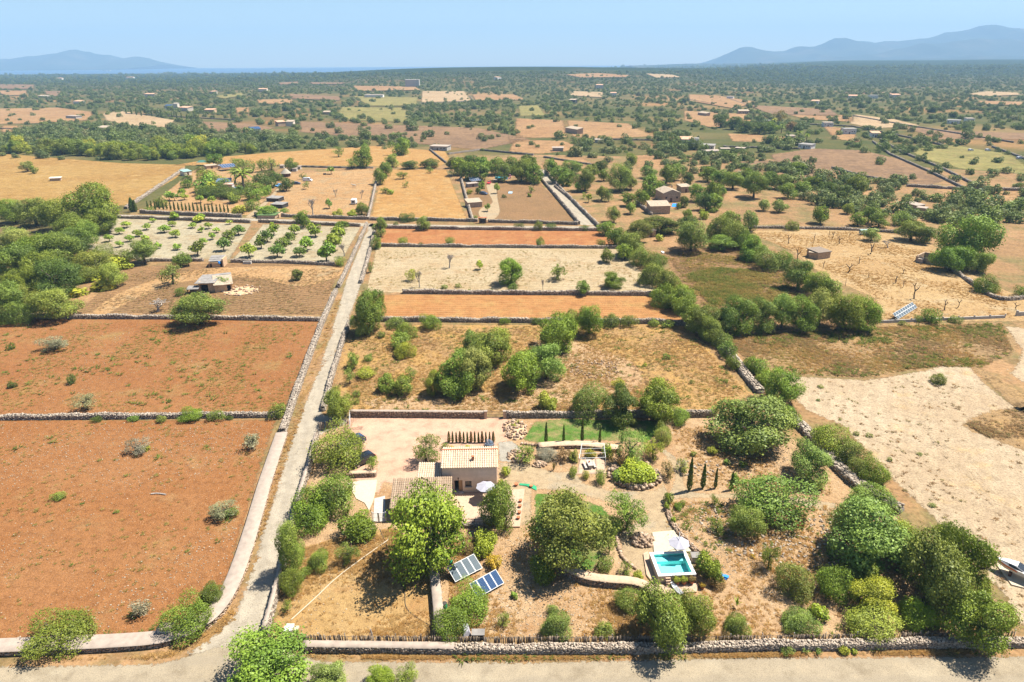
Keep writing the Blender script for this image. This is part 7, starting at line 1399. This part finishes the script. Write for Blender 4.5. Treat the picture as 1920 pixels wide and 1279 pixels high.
M_STRAW = cover_mat('straw_tufts', [A(214, 168, 100), A(196, 148, 88), A(224, 186, 124), A(180, 138, 88)]); M_WEED = cover_mat('dry_weeds', [A(170, 150, 84), A(190, 164, 96), A(146, 140, 74), A(200, 160, 96)])
M_BRUSH = cover_mat('brown_brush', [A(176, 142, 104), A(196, 156, 108), A(158, 130, 96), A(172, 160, 100)]); M_GREENW = cover_mat('green_weeds', [A(122, 136, 62), A(146, 150, 74), A(104, 122, 58)]); M_PEBBLE = cover_mat('pale_pebbles', [A(236, 208, 172), A(222, 190, 150), A(210, 196, 176), A(244, 226, 198)])
TUF = [tuft_mesh(k) for k in range(3)]
def tcopy(mat, src=None):
    out = []
    for me in (src or TUF):
        c_ = me.copy(); c_.materials.clear(); c_.materials.append(mat); out.append(c_)
    return out
PEB = [stones_mesh('pebble', [[0, 0, .1]], [[1, .8, .5]], [0], k) for k in range(3)]
def scatter_px(poly, n, seed, clump=0.0, freq=.3):
    r = np.random.default_rng(seed); Q = poly_world(poly); lo, hi = Q.min(0), Q.max(0); P = r.uniform(lo, hi, (n * 4, 2)); P = P[signed_dist(P, Q) > .2]
    if clump > 0:
        v = sum(np.sin(P @ np.array([np.cos(a), np.sin(a)]) * f + p_) for a, f, p_ in zip(r.uniform(0, 6.28, 7), r.uniform(.4, 1.6, 7) * freq, r.uniform(0, 6, 7))) / 2.6
        P = P[r.random(len(P)) < np.clip(.5 + clump * v, .02, 1)]
    P = P[:n]; return np.column_stack([P, np.full(len(P), .03)])
def cover(name, polys, n, size, mat, seed, meshes=None, flat=1.0, clump=.5, freq=.3):
    P = np.concatenate([scatter_px(q, n_, seed + i, clump, freq) for i, (q, n_) in enumerate(zip(polys, n))]); r = np.random.default_rng(seed)
    return instancer(name, P, r.uniform(size[0], size[1], len(P)) * r.uniform(.6, 1, len(P)), tcopy(mat, meshes), mat, flat=flat, seed=seed)
P_MEADOW = [(660, 612), (1285, 612), (1400, 735), (1330, 772), (660, 772), (640, 700)]; P_RED1 = [(-60, 792), (515, 792), (470, 940), (404, 1140), (290, 1195), (-60, 1208)]; P_RED2 = [(-60, 606), (598, 606), (528, 772), (-60, 772)]
P_GARD1 = [(1250, 940), (1580, 950), (1700, 1000), (1880, 1190), (1250, 1200), (1240, 1115)]; P_GARD2 = [(840, 1010), (1010, 1000), (1060, 1090), (1215, 1120), (1235, 1200), (840, 1200)]; P_LAWN = [(560, 1030), (660, 1000), (740, 990), (808, 1060), (812, 1196), (515, 1200)]; P_SLOPE = [(1260, 800), (1440, 800), (1560, 900), (1560, 930), (1300, 915), (1270, 870)]
P_SCRUB = [(1350, 630), (1660, 612), (1880, 606), (1900, 660), (1840, 690), (1745, 688), (1620, 708), (1490, 702), (1400, 675)]; P_SCRUB2 = [(1810, 796), (1860, 770), (1960, 770), (1960, 830), (1850, 820)]; P_VINE = [(1400, 436), (1600, 434), (1770, 474), (1880, 548), (1900, 598), (1660, 600), (1640, 555), (1480, 470)]; P_PAST = [(1245, 475), (1400, 470), (1490, 512), (1500, 570), (1330, 596)]
P_VERG = [(560, 1226), (1100, 1229), (1900, 1219), (1900, 1226), (1000, 1238), (600, 1236)]; P_VERG2 = [(630, 560), (600, 640), (556, 770), (520, 870), (478, 1020), (440, 1130), (380, 1190), (300, 1226), (0, 1240), (0, 1246), (320, 1236), (440, 1170), (500, 990), (570, 770), (612, 640), (640, 560)]; P_PADD = [(150, 585), (240, 505), (640, 505), (606, 590)]; P_STUB = [(700, 468), (1165, 470), (1230, 546), (690, 545)]; P_PALE = [(1500, 715), (1740, 700), (1830, 720), (1920, 800), (1920, 1150), (1700, 930), (1560, 790)]
cover('dry_grass', [P_MEADOW, P_LAWN, P_GARD1, P_GARD2, P_SLOPE], [9000, 3500, 2500, 2200, 1200], (.2, .42), M_STRAW, 21, flat=.8)
cover('dry_weeds', [P_RED2, P_RED1, P_MEADOW, P_SCRUB, P_STUB], [3000, 600, 3000, 3500, 1500], (.2, .45), M_WEED, 31, flat=.6, clump=.9)
cover('brown_brush', [P_SCRUB, P_SCRUB2, P_PAST, P_PADD, P_MEADOW, P_PALE], [5000, 1500, 4000, 2500, 1600, 260], (.25, .55), M_BRUSH, 41, flat=.7, clump=.7)
cover('straw_clumps', [P_VINE, P_SCRUB, P_VERG, P_VERG2], [5000, 3000, 3000, 3500], (.25, .5), M_STRAW, 51, flat=.8, clump=.7)
cover('green_weeds', [P_SCRUB, P_RED2, P_MEADOW, P_RED1, P_GARD1, P_VERG], [700, 200, 260, 30, 160, 160], (.4, 1.0), M_GREENW, 61, flat=.8, clump=.9)
cover('loose_stones', [P_RED1, P_RED2, P_GARD1, P_GARD2, P_LAWN, P_SLOPE, P_MEADOW], [3600, 1500, 3000, 1500, 400, 1400, 600], (.07, .22), M_PEBBLE, 71, PEB, .8, clump=.8, freq=.2)

P_HOLLOW = [(1285, 515), (1340, 502), (1410, 506), (1475, 535), (1480, 566), (1400, 580), (1330, 572)]
cover('low_scrub', [P_HOLLOW], [1500], (.45, 1.1), M_GREENW, 81, flat=.9, clump=.7)
cover('brown_scrub', [P_HOLLOW, P_PAST], [2200, 1200], (.45, 1.0), M_WEED, 83, flat=.9, clump=.5)
